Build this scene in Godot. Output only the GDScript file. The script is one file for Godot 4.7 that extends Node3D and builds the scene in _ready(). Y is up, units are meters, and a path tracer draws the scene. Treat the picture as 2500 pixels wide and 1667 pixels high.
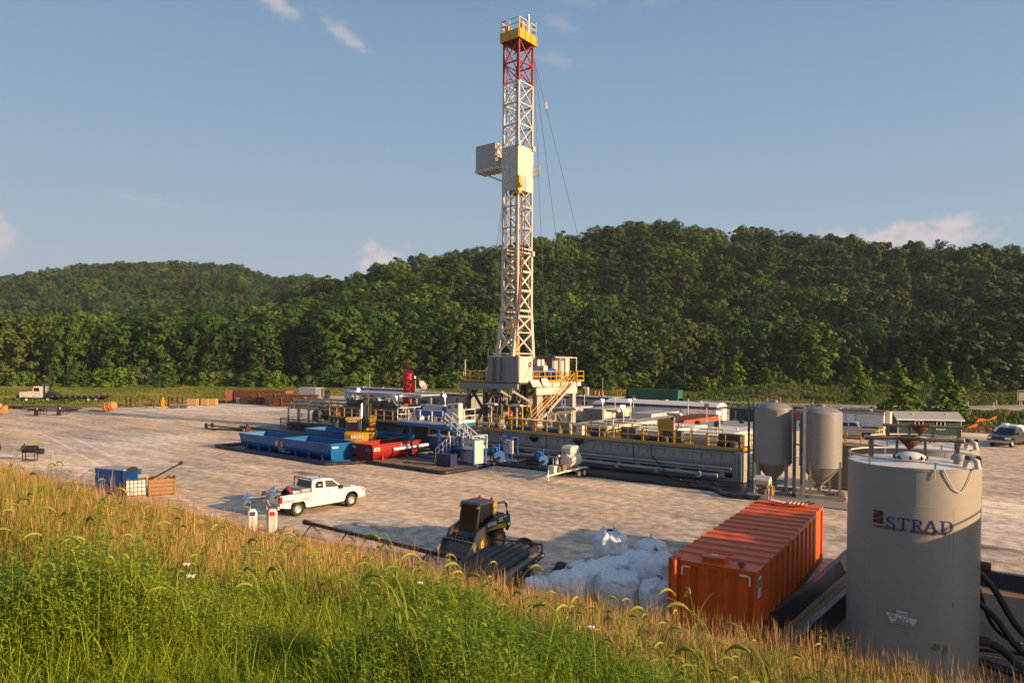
extends Node3D
# A drilling site seen from a grassy bank. U runs along the site's long side, V away from the bank.
const U := Vector3(0.78, 0, 0.6258)
const V := Vector3(0.6258, 0, -0.78)
const SITE := -0.6761
var rng := RandomNumberGenerator.new()
var taken := {}
var M := {}
var tx := {}

class MB:
	var v := PackedVector3Array()
	var n := PackedVector3Array()
	var c := PackedColorArray()
	var X := Transform3D()
	var tint := Color(1, 1, 1)
	var tinted := false
	func tri(p: Vector3, q: Vector3, r: Vector3, np: Vector3, nq: Vector3, nr: Vector3):
		p = X * p; q = X * q; r = X * r
		np = (X.basis * np).normalized(); nq = (X.basis * nq).normalized(); nr = (X.basis * nr).normalized()
		if (q - p).cross(r - p).dot(np + nq + nr) > 0.0:
			v.append(p); v.append(r); v.append(q); n.append(np); n.append(nr); n.append(nq)
		else:
			v.append(p); v.append(q); v.append(r); n.append(np); n.append(nq); n.append(nr)
		if tinted:
			c.append(tint); c.append(tint); c.append(tint)
	func flat(p: Vector3, q: Vector3, r: Vector3, out: Vector3):
		var k := (q - p).cross(r - p).normalized()
		if k.dot(out) < 0.0: k = -k
		tri(p, q, r, k, k, k)
	func quad(p: Vector3, q: Vector3, r: Vector3, s: Vector3, out: Vector3):
		flat(p, q, r, out); flat(p, r, s, out)
	func box(at: Vector3, s: Vector3, b := Basis()):
		var h := s / 2
		var o: Array[Vector3] = []
		for i in 8: o.append(at + b * Vector3(h.x if i & 1 else -h.x, h.y if i & 2 else -h.y, h.z if i & 4 else -h.z))
		quad(o[0], o[1], o[3], o[2], b * Vector3(0, 0, -1)); quad(o[4], o[5], o[7], o[6], b * Vector3(0, 0, 1))
		quad(o[0], o[2], o[6], o[4], b * Vector3(-1, 0, 0)); quad(o[1], o[3], o[7], o[5], b * Vector3(1, 0, 0))
		quad(o[0], o[1], o[5], o[4], b * Vector3(0, -1, 0)); quad(o[2], o[3], o[7], o[6], b * Vector3(0, 1, 0))
	func bb(x0: float, x1: float, y0: float, y1: float, z0: float, z1: float):
		box(Vector3((x0 + x1) / 2, (y0 + y1) / 2, (z0 + z1) / 2), Vector3(absf(x1 - x0), absf(y1 - y0), absf(z1 - z0)))
	func frame_of(p: Vector3, q: Vector3) -> Basis:
		var d := (q - p).normalized()
		var s := d.cross(Vector3.UP)
		if s.length() < 0.01: s = d.cross(Vector3.RIGHT)
		s = s.normalized()
		return Basis(s, d, s.cross(d))
	func bar(p: Vector3, q: Vector3, w: float, t := -1.0):      # square bar from p to q
		box((p + q) / 2, Vector3(w, (q - p).length(), w if t < 0 else t), frame_of(p, q))
	func tube(p: Vector3, q: Vector3, r: float, k := 8, r2 := -1.0, cap := true):
		if r2 < 0: r2 = r
		var b := frame_of(p, q)
		for i in k:
			var a0 := TAU * i / k
			var a1 := TAU * (i + 1) / k
			var d0 := b.x * cos(a0) + b.z * sin(a0)
			var d1 := b.x * cos(a1) + b.z * sin(a1)
			tri(p + d0 * r, p + d1 * r, q + d1 * r2, d0, d1, d1)
			tri(p + d0 * r, q + d1 * r2, q + d0 * r2, d0, d1, d0)
			if cap:
				flat(p, p + d0 * r, p + d1 * r, -b.y); flat(q, q + d0 * r2, q + d1 * r2, b.y)
	func path(ps: Array, r: float, k := 7, r2 := -1.0):
		var m := ps.size()
		if r2 < 0: r2 = r
		var rings := []
		for j in m:
			var d: Vector3 = (ps[min(j + 1, m - 1)] - ps[max(j - 1, 0)]).normalized()
			var s := d.cross(Vector3(0.13, 1, 0.07)).normalized()
			var t := s.cross(d)
			var ring := []
			for i in k + 1:
				var a := TAU * i / k
				ring.append([s * cos(a) + t * sin(a), ps[j] + (s * cos(a) + t * sin(a)) * lerpf(r, r2, float(j) / (m - 1))])
			rings.append(ring)
		for j in m - 1:
			for i in k:
				var A = rings[j][i]; var B = rings[j][i + 1]; var C = rings[j + 1][i + 1]; var D = rings[j + 1][i]
				tri(A[1], B[1], C[1], A[0], B[0], C[0]); tri(A[1], C[1], D[1], A[0], C[0], D[0])
		for i in k:
			flat(ps[0], rings[0][i][1], rings[0][i + 1][1], ps[0] - ps[1])
			flat(ps[m - 1], rings[m - 1][i][1], rings[m - 1][i + 1][1], ps[m - 1] - ps[m - 2])
	func lathe(pr: Array, k := 24, smooth := true, at := Vector3.ZERO, ax := Basis()):   # pr: Vector2(radius, height)
		for j in pr.size() - 1:
			var p: Vector2 = pr[j]; var q: Vector2 = pr[j + 1]
			var t := (q - p).normalized()
			var nn := Vector2(t.y, -t.x)
			for i in k:
				var a0 := TAU * i / k
				var a1 := TAU * (i + 1) / k
				var d0 := Vector3(cos(a0), 0, sin(a0)); var d1 := Vector3(cos(a1), 0, sin(a1))
				var A := at + ax * (d0 * p.x + Vector3.UP * p.y); var B := at + ax * (d1 * p.x + Vector3.UP * p.y)
				var C := at + ax * (d1 * q.x + Vector3.UP * q.y); var D := at + ax * (d0 * q.x + Vector3.UP * q.y)
				var n0 := ax * (d0 * nn.x + Vector3.UP * nn.y); var n1 := ax * (d1 * nn.x + Vector3.UP * nn.y)
				if not smooth: n0 = ((n0 + n1) / 2).normalized(); n1 = n0
				if p.x > 1e-4: tri(A, B, C, n0, n1, n1)
				if q.x > 1e-4: tri(A, C, D, n0, n1, n0)
	func prism(po: Array, w: float, bev := 0.0, w2 := -1.0):   # polygon in x-y, w wide along z; w2: width at the polygon's top
		var pts := PackedVector2Array(po)
		var m := pts.size()
		var area := 0.0
		var lo := INF; var hi := -INF
		for i in m:
			area += pts[i].cross(pts[(i + 1) % m]); lo = minf(lo, pts[i].y); hi = maxf(hi, pts[i].y)
		if area < 0: pts.reverse()
		var inn := PackedVector2Array()
		for i in m:
			var e0 := (pts[i] - pts[(i + m - 1) % m]).normalized(); var e1 := (pts[(i + 1) % m] - pts[i]).normalized()
			var k := Vector2(-e0.y - e1.y, e0.x + e1.x)
			inn.append(pts[i] + k / maxf(k.length_squared() / 2, 0.3) * bev)
		var hw := func(y: float) -> float: return w / 2 if w2 < 0 else lerpf(w, w2, (y - lo) / maxf(hi - lo, 1e-5)) / 2
		var ix := Geometry2D.triangulate_polygon(inn)
		if ix.is_empty():
			inn = pts.duplicate(); ix = Geometry2D.triangulate_polygon(pts)
		for sd: float in [-1.0, 1.0]:
			for i in range(0, ix.size(), 3):
				var t := []
				for j in 3:
					var p := inn[ix[i + j]]
					t.append(Vector3(p.x, p.y, sd * hw.call(pts[ix[i + j]].y)))
				flat(t[0], t[1], t[2], Vector3(0, 0, sd))
		for i in m:
			var p := pts[i]; var q := pts[(i + 1) % m]; var pi := inn[i]; var qi := inn[(i + 1) % m]
			var o := Vector3(q.y - p.y, p.x - q.x, 0)
			var wp: float = hw.call(p.y); var wq: float = hw.call(q.y)
			quad(Vector3(p.x, p.y, -wp + bev), Vector3(q.x, q.y, -wq + bev), Vector3(q.x, q.y, wq - bev), Vector3(p.x, p.y, wp - bev), o)
			if bev > 0:
				for sd: float in [-1.0, 1.0]:
					quad(Vector3(p.x, p.y, sd * (wp - bev)), Vector3(q.x, q.y, sd * (wq - bev)), Vector3(qi.x, qi.y, sd * wq), Vector3(pi.x, pi.y, sd * wp), o.normalized() + Vector3(0, 0, sd))
	func mesh() -> ArrayMesh:
		var a := []
		a.resize(Mesh.ARRAY_MAX)
		a[Mesh.ARRAY_VERTEX] = v; a[Mesh.ARRAY_NORMAL] = n
		if tinted: a[Mesh.ARRAY_COLOR] = c
		var am := ArrayMesh.new()
		am.add_surface_from_arrays(Mesh.PRIMITIVE_TRIANGLES, a)
		return am

func numbered(called: String) -> String:
	taken[called] = taken.get(called, 0) + 1
	return called if taken[called] == 1 else "%s_%03d" % [called, taken[called] - 1]
func tag(o: Node3D, label: String, category: String, group := ""):
	o.set_meta("label", label); o.set_meta("category", category)
	if group: o.set_meta("group", group)
func S(a: float, b: float, h := 0.0) -> Vector3: return U * a + V * b + Vector3.UP * h
func thing(called: String, label: String, category: String, at: Vector3, turn := 0.0, group := "") -> Node3D:
	var o := Node3D.new()
	o.name = numbered(called); add_child(o)
	o.position = at; o.rotation.y = turn; tag(o, label, category, group)
	return o
func site(called: String, label: String, category: String, a: float, b: float, h := 0.0, turn := 0.0, group := "") -> Node3D:
	return thing(called, label, category, S(a, b, h), SITE + turn, group)
func node(called: String, parent: Node3D, at := Vector3.ZERO, turn := 0.0) -> Node3D:
	var o := Node3D.new()
	o.name = called; parent.add_child(o, true); o.position = at; o.rotation.y = turn
	return o
func part(called: String, b: MB, mat: String, parent: Node3D = null) -> MeshInstance3D:
	return put(called, b.mesh(), mat, parent)
func put(called: String, mesh: Mesh, mat: String, parent: Node3D = null) -> MeshInstance3D:
	var o := MeshInstance3D.new()
	o.mesh = mesh; o.material_override = M[mat]
	if parent:
		o.name = called; parent.add_child(o, true)
	else:
		o.name = numbered(called); add_child(o)
	return o
func structure(called: String, b: MB, mat: String) -> MeshInstance3D:
	var o := part(called, b, mat)
	o.set_meta("kind", "structure")
	return o
func copy(o: Node3D, at: Vector3, turn: float, label: String, scl := Vector3.ONE) -> Node3D:
	var called := String(o.name).rstrip("0123456789").rstrip("_")
	var d: Node3D = o.duplicate()
	d.name = numbered(called); add_child(d)
	d.position = at; d.rotation = Vector3(0, turn, 0); d.scale = scl; d.set_meta("label", label)
	return d
func copy_site(o: Node3D, a: float, b: float, label: String, turn := 0.0, h := 0.0) -> Node3D: return copy(o, S(a, b, h), SITE + turn, label)
func R(a: float, b: float) -> float: return rng.randf_range(a, b)
func v3(x: float, y: float, z: float) -> Vector3: return Vector3(x, y, z)

func text_mesh(s: String, h: float, font := "Droid Sans", bold := false) -> ArrayMesh:   # lettering of cap height h, centred, facing +z
	var t := TextMesh.new()
	var f := SystemFont.new()
	f.font_names = PackedStringArray([font])
	if bold: f.font_weight = 700
	t.font = f; t.text = s; t.font_size = 40; t.pixel_size = h / 28.6; t.depth = 0.006; t.curve_step = 1.0
	var am := ArrayMesh.new()
	am.add_surface_from_arrays(Mesh.PRIMITIVE_TRIANGLES, t.get_mesh_arrays())
	return am
func letters(called: String, s: String, h: float, mat: String, parent: Node3D, at: Vector3, turn := 0.0, font := "Droid Sans", bold := false, wide := 1.0) -> MeshInstance3D:
	var o := put(called, text_mesh(s, h, font, bold), mat, parent)
	o.position = at; o.rotation.y = turn; o.scale.x = wide
	return o
func bent(mesh: ArrayMesh, r: float) -> ArrayMesh:             # wrapped round an upright cylinder of radius r, facing +z
	var a := mesh.surface_get_arrays(0)
	var v: PackedVector3Array = a[Mesh.ARRAY_VERTEX]
	var n: PackedVector3Array = a[Mesh.ARRAY_NORMAL]
	for i in v.size():
		var k := v[i].x / r
		v[i] = Vector3(sin(k) * (r + v[i].z), v[i].y, cos(k) * (r + v[i].z)); n[i] = n[i].rotated(Vector3.UP, k)
	a[Mesh.ARRAY_VERTEX] = v; a[Mesh.ARRAY_NORMAL] = n
	var am := ArrayMesh.new()
	am.add_surface_from_arrays(Mesh.PRIMITIVE_TRIANGLES, a)
	return am

# ---- materials: base colours are linear, real-world values
func noise_tex(freq: float, lo: float, hi: float, seed_: int, size := 512, oct := 5, normal := false, kind := FastNoiseLite.TYPE_SIMPLEX_SMOOTH) -> NoiseTexture2D:
	var f := FastNoiseLite.new()
	f.noise_type = kind; f.seed = seed_; f.frequency = freq; f.fractal_octaves = oct
	var t := NoiseTexture2D.new()
	t.width = size; t.height = size; t.seamless = true; t.noise = f
	if normal:
		t.as_normal_map = true; t.bump_strength = hi
	else:
		var g := Gradient.new()
		g.set_color(0, Color(lo, lo, lo)); g.set_color(1, Color(hi, hi, hi)); g.set_offset(0, 0.25); g.set_offset(1, 0.75)
		t.color_ramp = g
	return t
func mat(called: String, r: float, g: float, b: float, rough := 0.6, tex := "", scl := 0.5, metal := 0.0, world := false) -> StandardMaterial3D:
	var m := StandardMaterial3D.new()
	m.albedo_color = Color(r, g, b).linear_to_srgb(); m.roughness = rough; m.metallic = metal
	if tex:
		m.albedo_texture = tx[tex]; m.uv1_triplanar = true; m.uv1_world_triplanar = world; m.uv1_scale = Vector3.ONE * scl
	M[called] = m
	return m
func leafy(called: String, r: float, g: float, b: float, through := 0.25, rough := 0.6):
	var m := mat(called, r, g, b, rough)
	m.backlight = Color(through, through, through); m.metallic_specular = 0.25
func tinted_mat(called: String, through := 0.3, rough := 0.6):
	leafy(called, 1, 1, 1, through, rough)
	M[called].vertex_color_use_as_albedo = true
func materials():
	tx.wear = noise_tex(0.012, 0.92, 1.0, 3)
	tx.light = noise_tex(0.03, 0.965, 1.0, 4)
	tx.dirt = noise_tex(0.02, 0.76, 1.0, 8)
	tx.rust = noise_tex(0.03, 0.5, 1.0, 5)
	tx.fine = noise_tex(0.08, 0.7, 1.0, 6)
	tx.gravel = noise_tex(0.09, 0.85, 1.0, 14, 512, 3, false, FastNoiseLite.TYPE_CELLULAR)
	mat("white", 0.70, 0.69, 0.66, 0.45, "wear", 0.4)
	mat("mast_white", 0.62, 0.58, 0.52, 0.55, "dirt", 0.35)
	mat("clean_white", 0.78, 0.78, 0.77, 0.25, "wear", 0.3)
	mat("offwhite", 0.55, 0.54, 0.50, 0.6, "wear", 0.3)
	mat("cream", 0.60, 0.55, 0.47, 0.6, "wear", 0.4)
	mat("grey", 0.25, 0.255, 0.25, 0.5, "wear", 0.3)
	mat("light_grey", 0.36, 0.36, 0.35, 0.5, "wear", 0.35)
	mat("panel_grey", 0.235, 0.245, 0.24, 0.55, "wear", 0.4)
	mat("tank_grey", 0.30, 0.295, 0.275, 0.42, "light", 0.25)
	mat("stain", 0.21, 0.185, 0.13, 0.55, "dirt", 2.0)
	mat("silo_grey", 0.20, 0.205, 0.21, 0.45, "light", 0.25)
	mat("mud_grey", 0.31, 0.325, 0.315, 0.45, "wear", 0.25)
	mat("dark_grey", 0.09, 0.09, 0.092, 0.6, "dirt", 0.4)
	mat("steel", 0.27, 0.26, 0.25, 0.4, "dirt", 0.8, 0.5)
	mat("galvanised", 0.42, 0.43, 0.44, 0.38, "wear", 0.7, 0.6)
	mat("roof_grey", 0.40, 0.40, 0.40, 0.5, "wear", 0.2)
	mat("sub_dark", 0.11, 0.10, 0.09, 0.6, "dirt", 0.5)
	mat("black", 0.022, 0.022, 0.024, 0.55, "dirt", 0.6)
	mat("liner", 0.018, 0.019, 0.024, 0.42, "dirt", 0.8)
	mat("rubber", 0.022, 0.021, 0.02, 0.8, "fine", 1.5)
	mat("dusty_rubber", 0.075, 0.068, 0.06, 0.9, "fine", 1.5)
	mat("hose", 0.02, 0.019, 0.018, 0.45, "fine", 1.0)
	mat("yellow", 0.74, 0.40, 0.015, 0.45, "dirt", 0.6)
	mat("machine_yellow", 0.58, 0.33, 0.02, 0.4, "dirt", 0.5)
	mat("blue", 0.007, 0.105, 0.35, 0.35, "wear", 0.4)
	mat("bright_blue", 0.006, 0.14, 0.40, 0.35, "wear", 0.4)
	mat("cabinet_blue", 0.015, 0.10, 0.40, 0.35, "wear", 0.5)
	mat("navy", 0.018, 0.032, 0.10, 0.45, "wear", 0.5)
	mat("red", 0.50, 0.012, 0.012, 0.32, "wear", 0.4)
	mat("skip_red", 0.34, 0.018, 0.02, 0.45, "dirt", 0.4)
	mat("maroon", 0.13, 0.018, 0.028, 0.55, "dirt", 0.5)
	mat("mast_red", 0.36, 0.03, 0.035, 0.5, "dirt", 0.5)
	mat("hose_red", 0.30, 0.03, 0.02, 0.5, "dirt", 0.5)
	mat("orange", 0.70, 0.115, 0.014, 0.42, "wear", 0.3)
	mat("orange_bright", 0.75, 0.12, 0.02, 0.5, "wear", 0.3)
	mat("mixer_orange", 0.62, 0.24, 0.07, 0.5, "wear", 0.6)
	mat("cone_orange", 0.8, 0.16, 0.02, 0.5)
	mat("rust_red", 0.30, 0.085, 0.05, 0.7, "dirt", 0.3)
	mat("rust", 0.17, 0.07, 0.032, 0.8, "rust", 0.8)
	mat("rust_dark", 0.06, 0.03, 0.02, 0.8, "rust", 0.8)
	mat("pipe_rust", 0.26, 0.115, 0.05, 0.75, "rust", 0.5)
	mat("pipe_pale", 0.36, 0.20, 0.10, 0.75, "rust", 0.7)
	mat("rusty_grey", 0.25, 0.20, 0.16, 0.7, "rust", 1.2)
	mat("green", 0.012, 0.15, 0.085, 0.5, "wear", 0.3)
	mat("dark_green", 0.012, 0.055, 0.05, 0.55, "wear", 0.3)
	mat("tractor_red", 0.30, 0.07, 0.05, 0.5, "dirt", 0.7)
	mat("wood", 0.34, 0.20, 0.10, 0.8, "dirt", 1.5)
	mat("pale_wood", 0.55, 0.33, 0.14, 0.8, "dirt", 1.5)
	mat("mat_wood", 0.24, 0.155, 0.10, 0.85, "dirt", 0.9)
	mat("mud", 0.10, 0.078, 0.058, 0.85, "dirt", 0.8)
	mat("skid_dark", 0.045, 0.052, 0.062, 0.4, "dirt", 0.8)
	mat("bag", 0.76, 0.77, 0.79, 0.55, "wear", 1.2)
	mat("deck_board", 0.30, 0.27, 0.23, 0.8, "dirt", 1.3)
	mat("aluminium", 0.62, 0.63, 0.64, 0.32, "wear", 0.8, 0.7)
	mat("chrome", 0.75, 0.75, 0.76, 0.12, "", 1.0, 0.95)
	mat("silver_paint", 0.42, 0.44, 0.48, 0.28, "", 1.0, 0.35)
	mat("white_paint", 0.80, 0.79, 0.77, 0.22, "wear", 0.25)
	mat("black_paint", 0.014, 0.016, 0.022, 0.2)
	mat("red_paint", 0.34, 0.015, 0.03, 0.25)
	for k in ["white_paint", "silver_paint", "black_paint", "red_paint"]:
		M[k].clearcoat_enabled = true; M[k].clearcoat = 0.6; M[k].clearcoat_roughness = 0.08
	mat("glass_dark", 0.012, 0.014, 0.016, 0.06)
	mat("glass_green", 0.05, 0.07, 0.065, 0.06)
	mat("tail_red", 0.35, 0.006, 0.006, 0.15)
	mat("amber", 0.7, 0.22, 0.01, 0.2)
	mat("plastic_white", 0.72, 0.73, 0.72, 0.4)
	mat("letter_white", 0.75, 0.75, 0.75, 0.5)
	mat("letter_black", 0.02, 0.02, 0.022, 0.5)
	mat("letter_blue", 0.025, 0.03, 0.16, 0.45)
	mat("letter_maroon", 0.10, 0.012, 0.03, 0.45)
	mat("letter_red", 0.5, 0.02, 0.03, 0.5)
	mat("letter_grey", 0.12, 0.13, 0.16, 0.5)
	mat("net_orange", 0.62, 0.12, 0.01, 0.7)
	mat("stone", 0.33, 0.29, 0.24, 0.9, "fine", 3.0)
	mat("bark", 0.13, 0.105, 0.08, 0.9, "dirt", 1.0)
	mat("bark_pale", 0.30, 0.26, 0.20, 0.9, "dirt", 1.0)
	mat("soil", 0.085, 0.075, 0.03, 0.95, "dirt", 0.3, 0.0, true)
	mat("road_gravel", 0.36, 0.33, 0.29, 0.95, "fine", 0.2, 0.0, true)
	mat("bank_soil", 0.10, 0.085, 0.035, 0.95, "dirt", 0.5, 0.0, true)
	leafy("leaf_dark", 0.020, 0.054, 0.008, 0.25)
	leafy("leaf_mid", 0.034, 0.080, 0.009, 0.28)
	leafy("leaf_light", 0.072, 0.128, 0.013, 0.3)
	leafy("leaf_olive", 0.056, 0.086, 0.017, 0.25)
	leafy("leaf_blue", 0.024, 0.064, 0.016, 0.25)
	tinted_mat("leaf_tinted", 0.28)
	tinted_mat("blade", 0.5, 0.55)
	for k in ["lamp_lit", "lamp_glow"]:
		var m := mat(k, 0.9, 0.9, 0.85, 0.3)
		m.emission_enabled = true; m.emission = Color(1.0, 0.95, 0.78); m.emission_energy_multiplier = 2.2

func _ready():
	# ---- camera
	var cam := Camera3D.new()
	cam.name = "camera"; add_child(cam)
	cam.position = Vector3(0, 8.2, 0)
	cam.basis = Basis(Vector3.RIGHT, deg_to_rad(-0.9)) * Basis(Vector3.BACK, deg_to_rad(0.35))
	cam.set_frustum(0.1 * 1667.0 / 1725.0, Vector2(0, 0.1 * 78.5 / 1725.0), 0.1, 4000)
	cam.current = true
	# ---- sky, exposure, air
	var we := WorldEnvironment.new()
	we.name = "world_environment"
	var e := Environment.new()
	e.background_mode = Environment.BG_SKY
	var sky := Sky.new()
	var pm := PanoramaSkyMaterial.new()
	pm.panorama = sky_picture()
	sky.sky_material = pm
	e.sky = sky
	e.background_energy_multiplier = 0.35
	e.tonemap_mode = Environment.TONE_MAPPER_LINEAR
	e.tonemap_exposure = 2.3
	e.sdfgi_enabled = true; e.ssao_enabled = true; e.ssil_enabled = true
	e.fog_enabled = true; e.fog_density = 0.0001; e.fog_light_color = Color(0.80, 0.86, 0.95)
	we.environment = e
	add_child(we)
	# ---- sun: low, from the right and a little behind the camera
	var sun := DirectionalLight3D.new()
	sun.name = "sun"
	sun.light_energy = 1.3; sun.light_color = Color(1.0, 0.81, 0.60); sun.light_angular_distance = 0.55; sun.shadow_enabled = true
	add_child(sun)
	sun.look_at_from_position(Vector3.ZERO, -Vector3(0.87, 0.268, 0.49))
	rng.seed = 20140
	materials()
	setting()
	forest()
	drill_rig()
	mud_system()
	solids_control()
	rig_buildings()
	tank_yard()
	near_yard()
	far_yard()
	lights_on_masts()
	bank_plants()

func sky_picture() -> ImageTexture:
	var w := 2048
	var h := 1024
	var im := Image.create_empty(w, h, false, Image.FORMAT_RGBF)
	var el := [0.0, 4.0, 10.0, 18.0, 28.0, 50.0, 90.0]
	var cl := [Color(0.60, 0.61, 0.67), Color(0.54, 0.60, 0.69), Color(0.44, 0.57, 0.70), Color(0.34, 0.50, 0.68), Color(0.23, 0.39, 0.60), Color(0.15, 0.30, 0.56), Color(0.11, 0.23, 0.48)]
	var rows := []
	for y in h:
		var a := 90.0 - (y + 0.5) / h * 180.0
		var c: Color = cl[0]
		for i in 6:
			if a >= el[i]: c = cl[i].lerp(cl[i + 1], (a - el[i]) / (el[i + 1] - el[i]))
		rows.append(c)
		im.fill_rect(Rect2i(0, y, w, 1), c)
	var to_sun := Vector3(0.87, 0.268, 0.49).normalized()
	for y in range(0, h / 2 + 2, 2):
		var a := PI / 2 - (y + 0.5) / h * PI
		for x in range(0, w, 4):                             # sky whitens towards the sun, brightened beyond that to add fill light
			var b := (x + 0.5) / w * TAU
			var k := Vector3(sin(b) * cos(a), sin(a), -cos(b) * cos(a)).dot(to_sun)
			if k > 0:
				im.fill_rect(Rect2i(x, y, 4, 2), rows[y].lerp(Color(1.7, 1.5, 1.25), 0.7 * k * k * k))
	var f := FastNoiseLite.new()
	f.seed = 4; f.frequency = 0.045; f.fractal_octaves = 5; f.noise_type = FastNoiseLite.TYPE_SIMPLEX_SMOOTH
	# clouds: azimuth, elevation, half-width, half-height (degrees), strength, slant
	for k in [[-18.6, 25.5, 1.7, 0.6, 0.5, 0.35], [-13.4, 24.0, 1.6, 0.6, 0.42, 0.5], [-10.6, 7.9, 1.6, 0.75, 0.75, -0.25], [-11.4, 8.9, 0.7, 0.6, 0.5, 0.0], [3.5, 23.0, 1.6, 0.5, 0.18, 0.2], [4.0, 27.3, 3.0, 0.6, 0.13, 0.2],
			[30.2, 8.6, 3.6, 0.8, 0.65, 0.0], [32.0, 9.5, 1.5, 0.65, 0.7, 0.0], [29.0, 9.5, 1.2, 0.6, 0.6, 0.0], [27.0, 8.8, 1.6, 0.7, 0.5, 0.0], [24.4, 9.0, 1.5, 0.8, 0.5, 0.0], [17.9, 9.9, 1.0, 0.5, 0.5, 0.0], [14.6, 10.1, 0.9, 0.4, 0.5, 0.0], [-36.2, 7.9, 1.2, 1.4, 0.45, 0.0],
			[13.0, 27.0, 3.5, 0.5, 0.1, -0.2], [-27.5, 11.3, 3.0, 0.3, 0.12, 0.1], [3.8, 25.4, 1.3, 0.5, 0.18, 0.3], [-60, 14, 6, 1.6, 0.5, 0.0], [70, 12, 8, 1.8, 0.5, 0.0], [150, 16, 9, 2.0, 0.5, 0.1], [-130, 12, 8, 1.8, 0.5, 0.0]]:
		var x0 := int((k[0] - 2.2 * k[2]) / 360.0 * w); var x1 := int((k[0] + 2.2 * k[2]) / 360.0 * w)
		var y0 := int((90.0 - k[1] - 2.4 * k[3] - k[2]) / 180.0 * h); var y1 := int((90.0 - k[1] + 2.4 * k[3] + k[2]) / 180.0 * h)
		for y in range(maxi(y0, 0), mini(y1, h / 2)):
			for x in range(x0, x1):
				var da: float = ((x + 0.5) / w * 360.0 - k[0]) / k[2]
				var de: float = (90.0 - (y + 0.5) / h * 180.0 - k[1]) / k[3] + da * k[5] * k[2] / k[3]
				var q := da * da + de * de
				if q < 4.5:
					var d: float = clampf((exp(-q * 0.9) + 0.55 * f.get_noise_2d(x * 4.0, y * 6.0) - 0.22) * 1.6, 0, 1) * k[4]
					im.set_pixel(posmod(x, w), y, im.get_pixel(posmod(x, w), y).lerp(Color(0.98, 0.80, 0.78) if de > -0.4 else Color(0.80, 0.72, 0.76), d))
	return ImageTexture.create_from_image(im)

# ---- the ground, the hills and the air above them
func ridge(t: float, ks: Array) -> float:
	for i in ks.size() - 1:
		if t <= ks[i + 1][0]:
			return lerpf(ks[i][1], ks[i + 1][1], smoothstep(0, 1, clampf((t - ks[i][0]) / (ks[i + 1][0] - ks[i][0]), 0, 1)))
	return ks[-1][1]
const NEAR_RIDGE := [[-0.80, 2.0], [-0.55, 4.0], [-0.36, 18.0], [-0.26, 34.0], [-0.14, 47.0], [-0.07, 53.0], [0.0, 57.0], [0.06, 66.0], [0.2, 78.0], [0.3, 75.0], [0.42, 70.0], [0.55, 62.0], [0.75, 54.0], [1.2, 40.0]]
const FAR_RIDGE := [[-1.2, 60.0], [-0.75, 70.0], [-0.60, 83.0], [-0.52, 86.0], [-0.42, 78.0], [-0.32, 58.0], [-0.2, 30.0], [0.1, 10.0], [1.0, 10.0]]
func hill_start(t: float) -> float: return 243.0 + 25.0 * sin(t * 5.0) - 30.0 * clampf(t - 0.4, 0, 1)
func land(x: float, z: float) -> float:
	var d := -z
	if d < 60: return -0.15
	var t := x / d
	var y := -0.15
	y += ridge(t, NEAR_RIDGE) * smoothstep(0, 1, clampf((d - hill_start(t)) / 190.0, 0, 1)) * (1.0 - 0.4 * smoothstep(480, 800, d))
	y += ridge(t, FAR_RIDGE) * smoothstep(430, 720, d) * (1.0 - 0.5 * smoothstep(760, 1100, d))
	for m in [[60, -164, 17, 9, 3.0], [84, -170, 22, 9, 2.8], [103, -178, 15, 9, 2.6], [93, -112, 14, 5, 1.6]]:      # grassy mounds behind the pad
		var q := Vector2((x - m[0]) / m[2], (z - m[1]) / m[3]).length_squared()
		if q < 6: y += m[4] * exp(-q * 1.3)
	return y
const BANK := [[-60.0, 8.4], [-12.0, 7.6], [-1.0, 6.85], [1.5, 6.5], [3.4, 5.75], [5.5, 4.8], [9.6, 3.12], [12.4, 2.05], [15.2, 1.05], [18.3, 0.0], [19.6, -0.25]]
const TOE := [[-90.0, 17.8], [-62.0, 17.1], [-48.0, 16.3], [-38.0, 16.0], [-30.0, 17.0], [-24.0, 18.3], [-18.0, 18.8], [-13.0, 19.0], [-9.0, 19.6], [-4.0, 20.6], [0.0, 21.0], [80.0, 21.2]]
func bank_b(a: float, b: float) -> float: return b * 18.3 / ridge(a, TOE)     # the toe of the bank swings in and out
func bank_height(a: float, b: float) -> float:
	if b > 0: b = bank_b(a, b)
	for i in BANK.size() - 1:
		if b <= BANK[i + 1][0]: return lerpf(BANK[i][1], BANK[i + 1][1], clampf((b - BANK[i][0]) / (BANK[i + 1][0] - BANK[i][0]), 0, 1)) + 0.12 * sin(a * 0.7 + b) * clampf((18.0 - b) / 5.0, 0, 1)
	return -0.3

func grid_mesh(nx: int, nz: int, at: Callable) -> MB:
	var b := MB.new()
	var ps := []
	for j in nz + 1:
		var row := []
		for i in nx + 1: row.append(at.call(float(i) / nx, float(j) / nz))
		ps.append(row)
	var ns := []
	for j in nz + 1:
		var row := []
		for i in nx + 1:
			var k: Vector3 = (ps[j][mini(i + 1, nx)] - ps[j][maxi(i - 1, 0)]).cross(ps[mini(j + 1, nz)][i] - ps[maxi(j - 1, 0)][i]).normalized()
			row.append(k if k.y > 0 else -k)
		ns.append(row)
	for j in nz:
		for i in nx:
			b.tri(ps[j][i], ps[j][i + 1], ps[j + 1][i + 1], ns[j][i], ns[j][i + 1], ns[j + 1][i + 1])
			b.tri(ps[j][i], ps[j + 1][i + 1], ps[j + 1][i], ns[j][i], ns[j + 1][i + 1], ns[j + 1][i])
	return b

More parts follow.
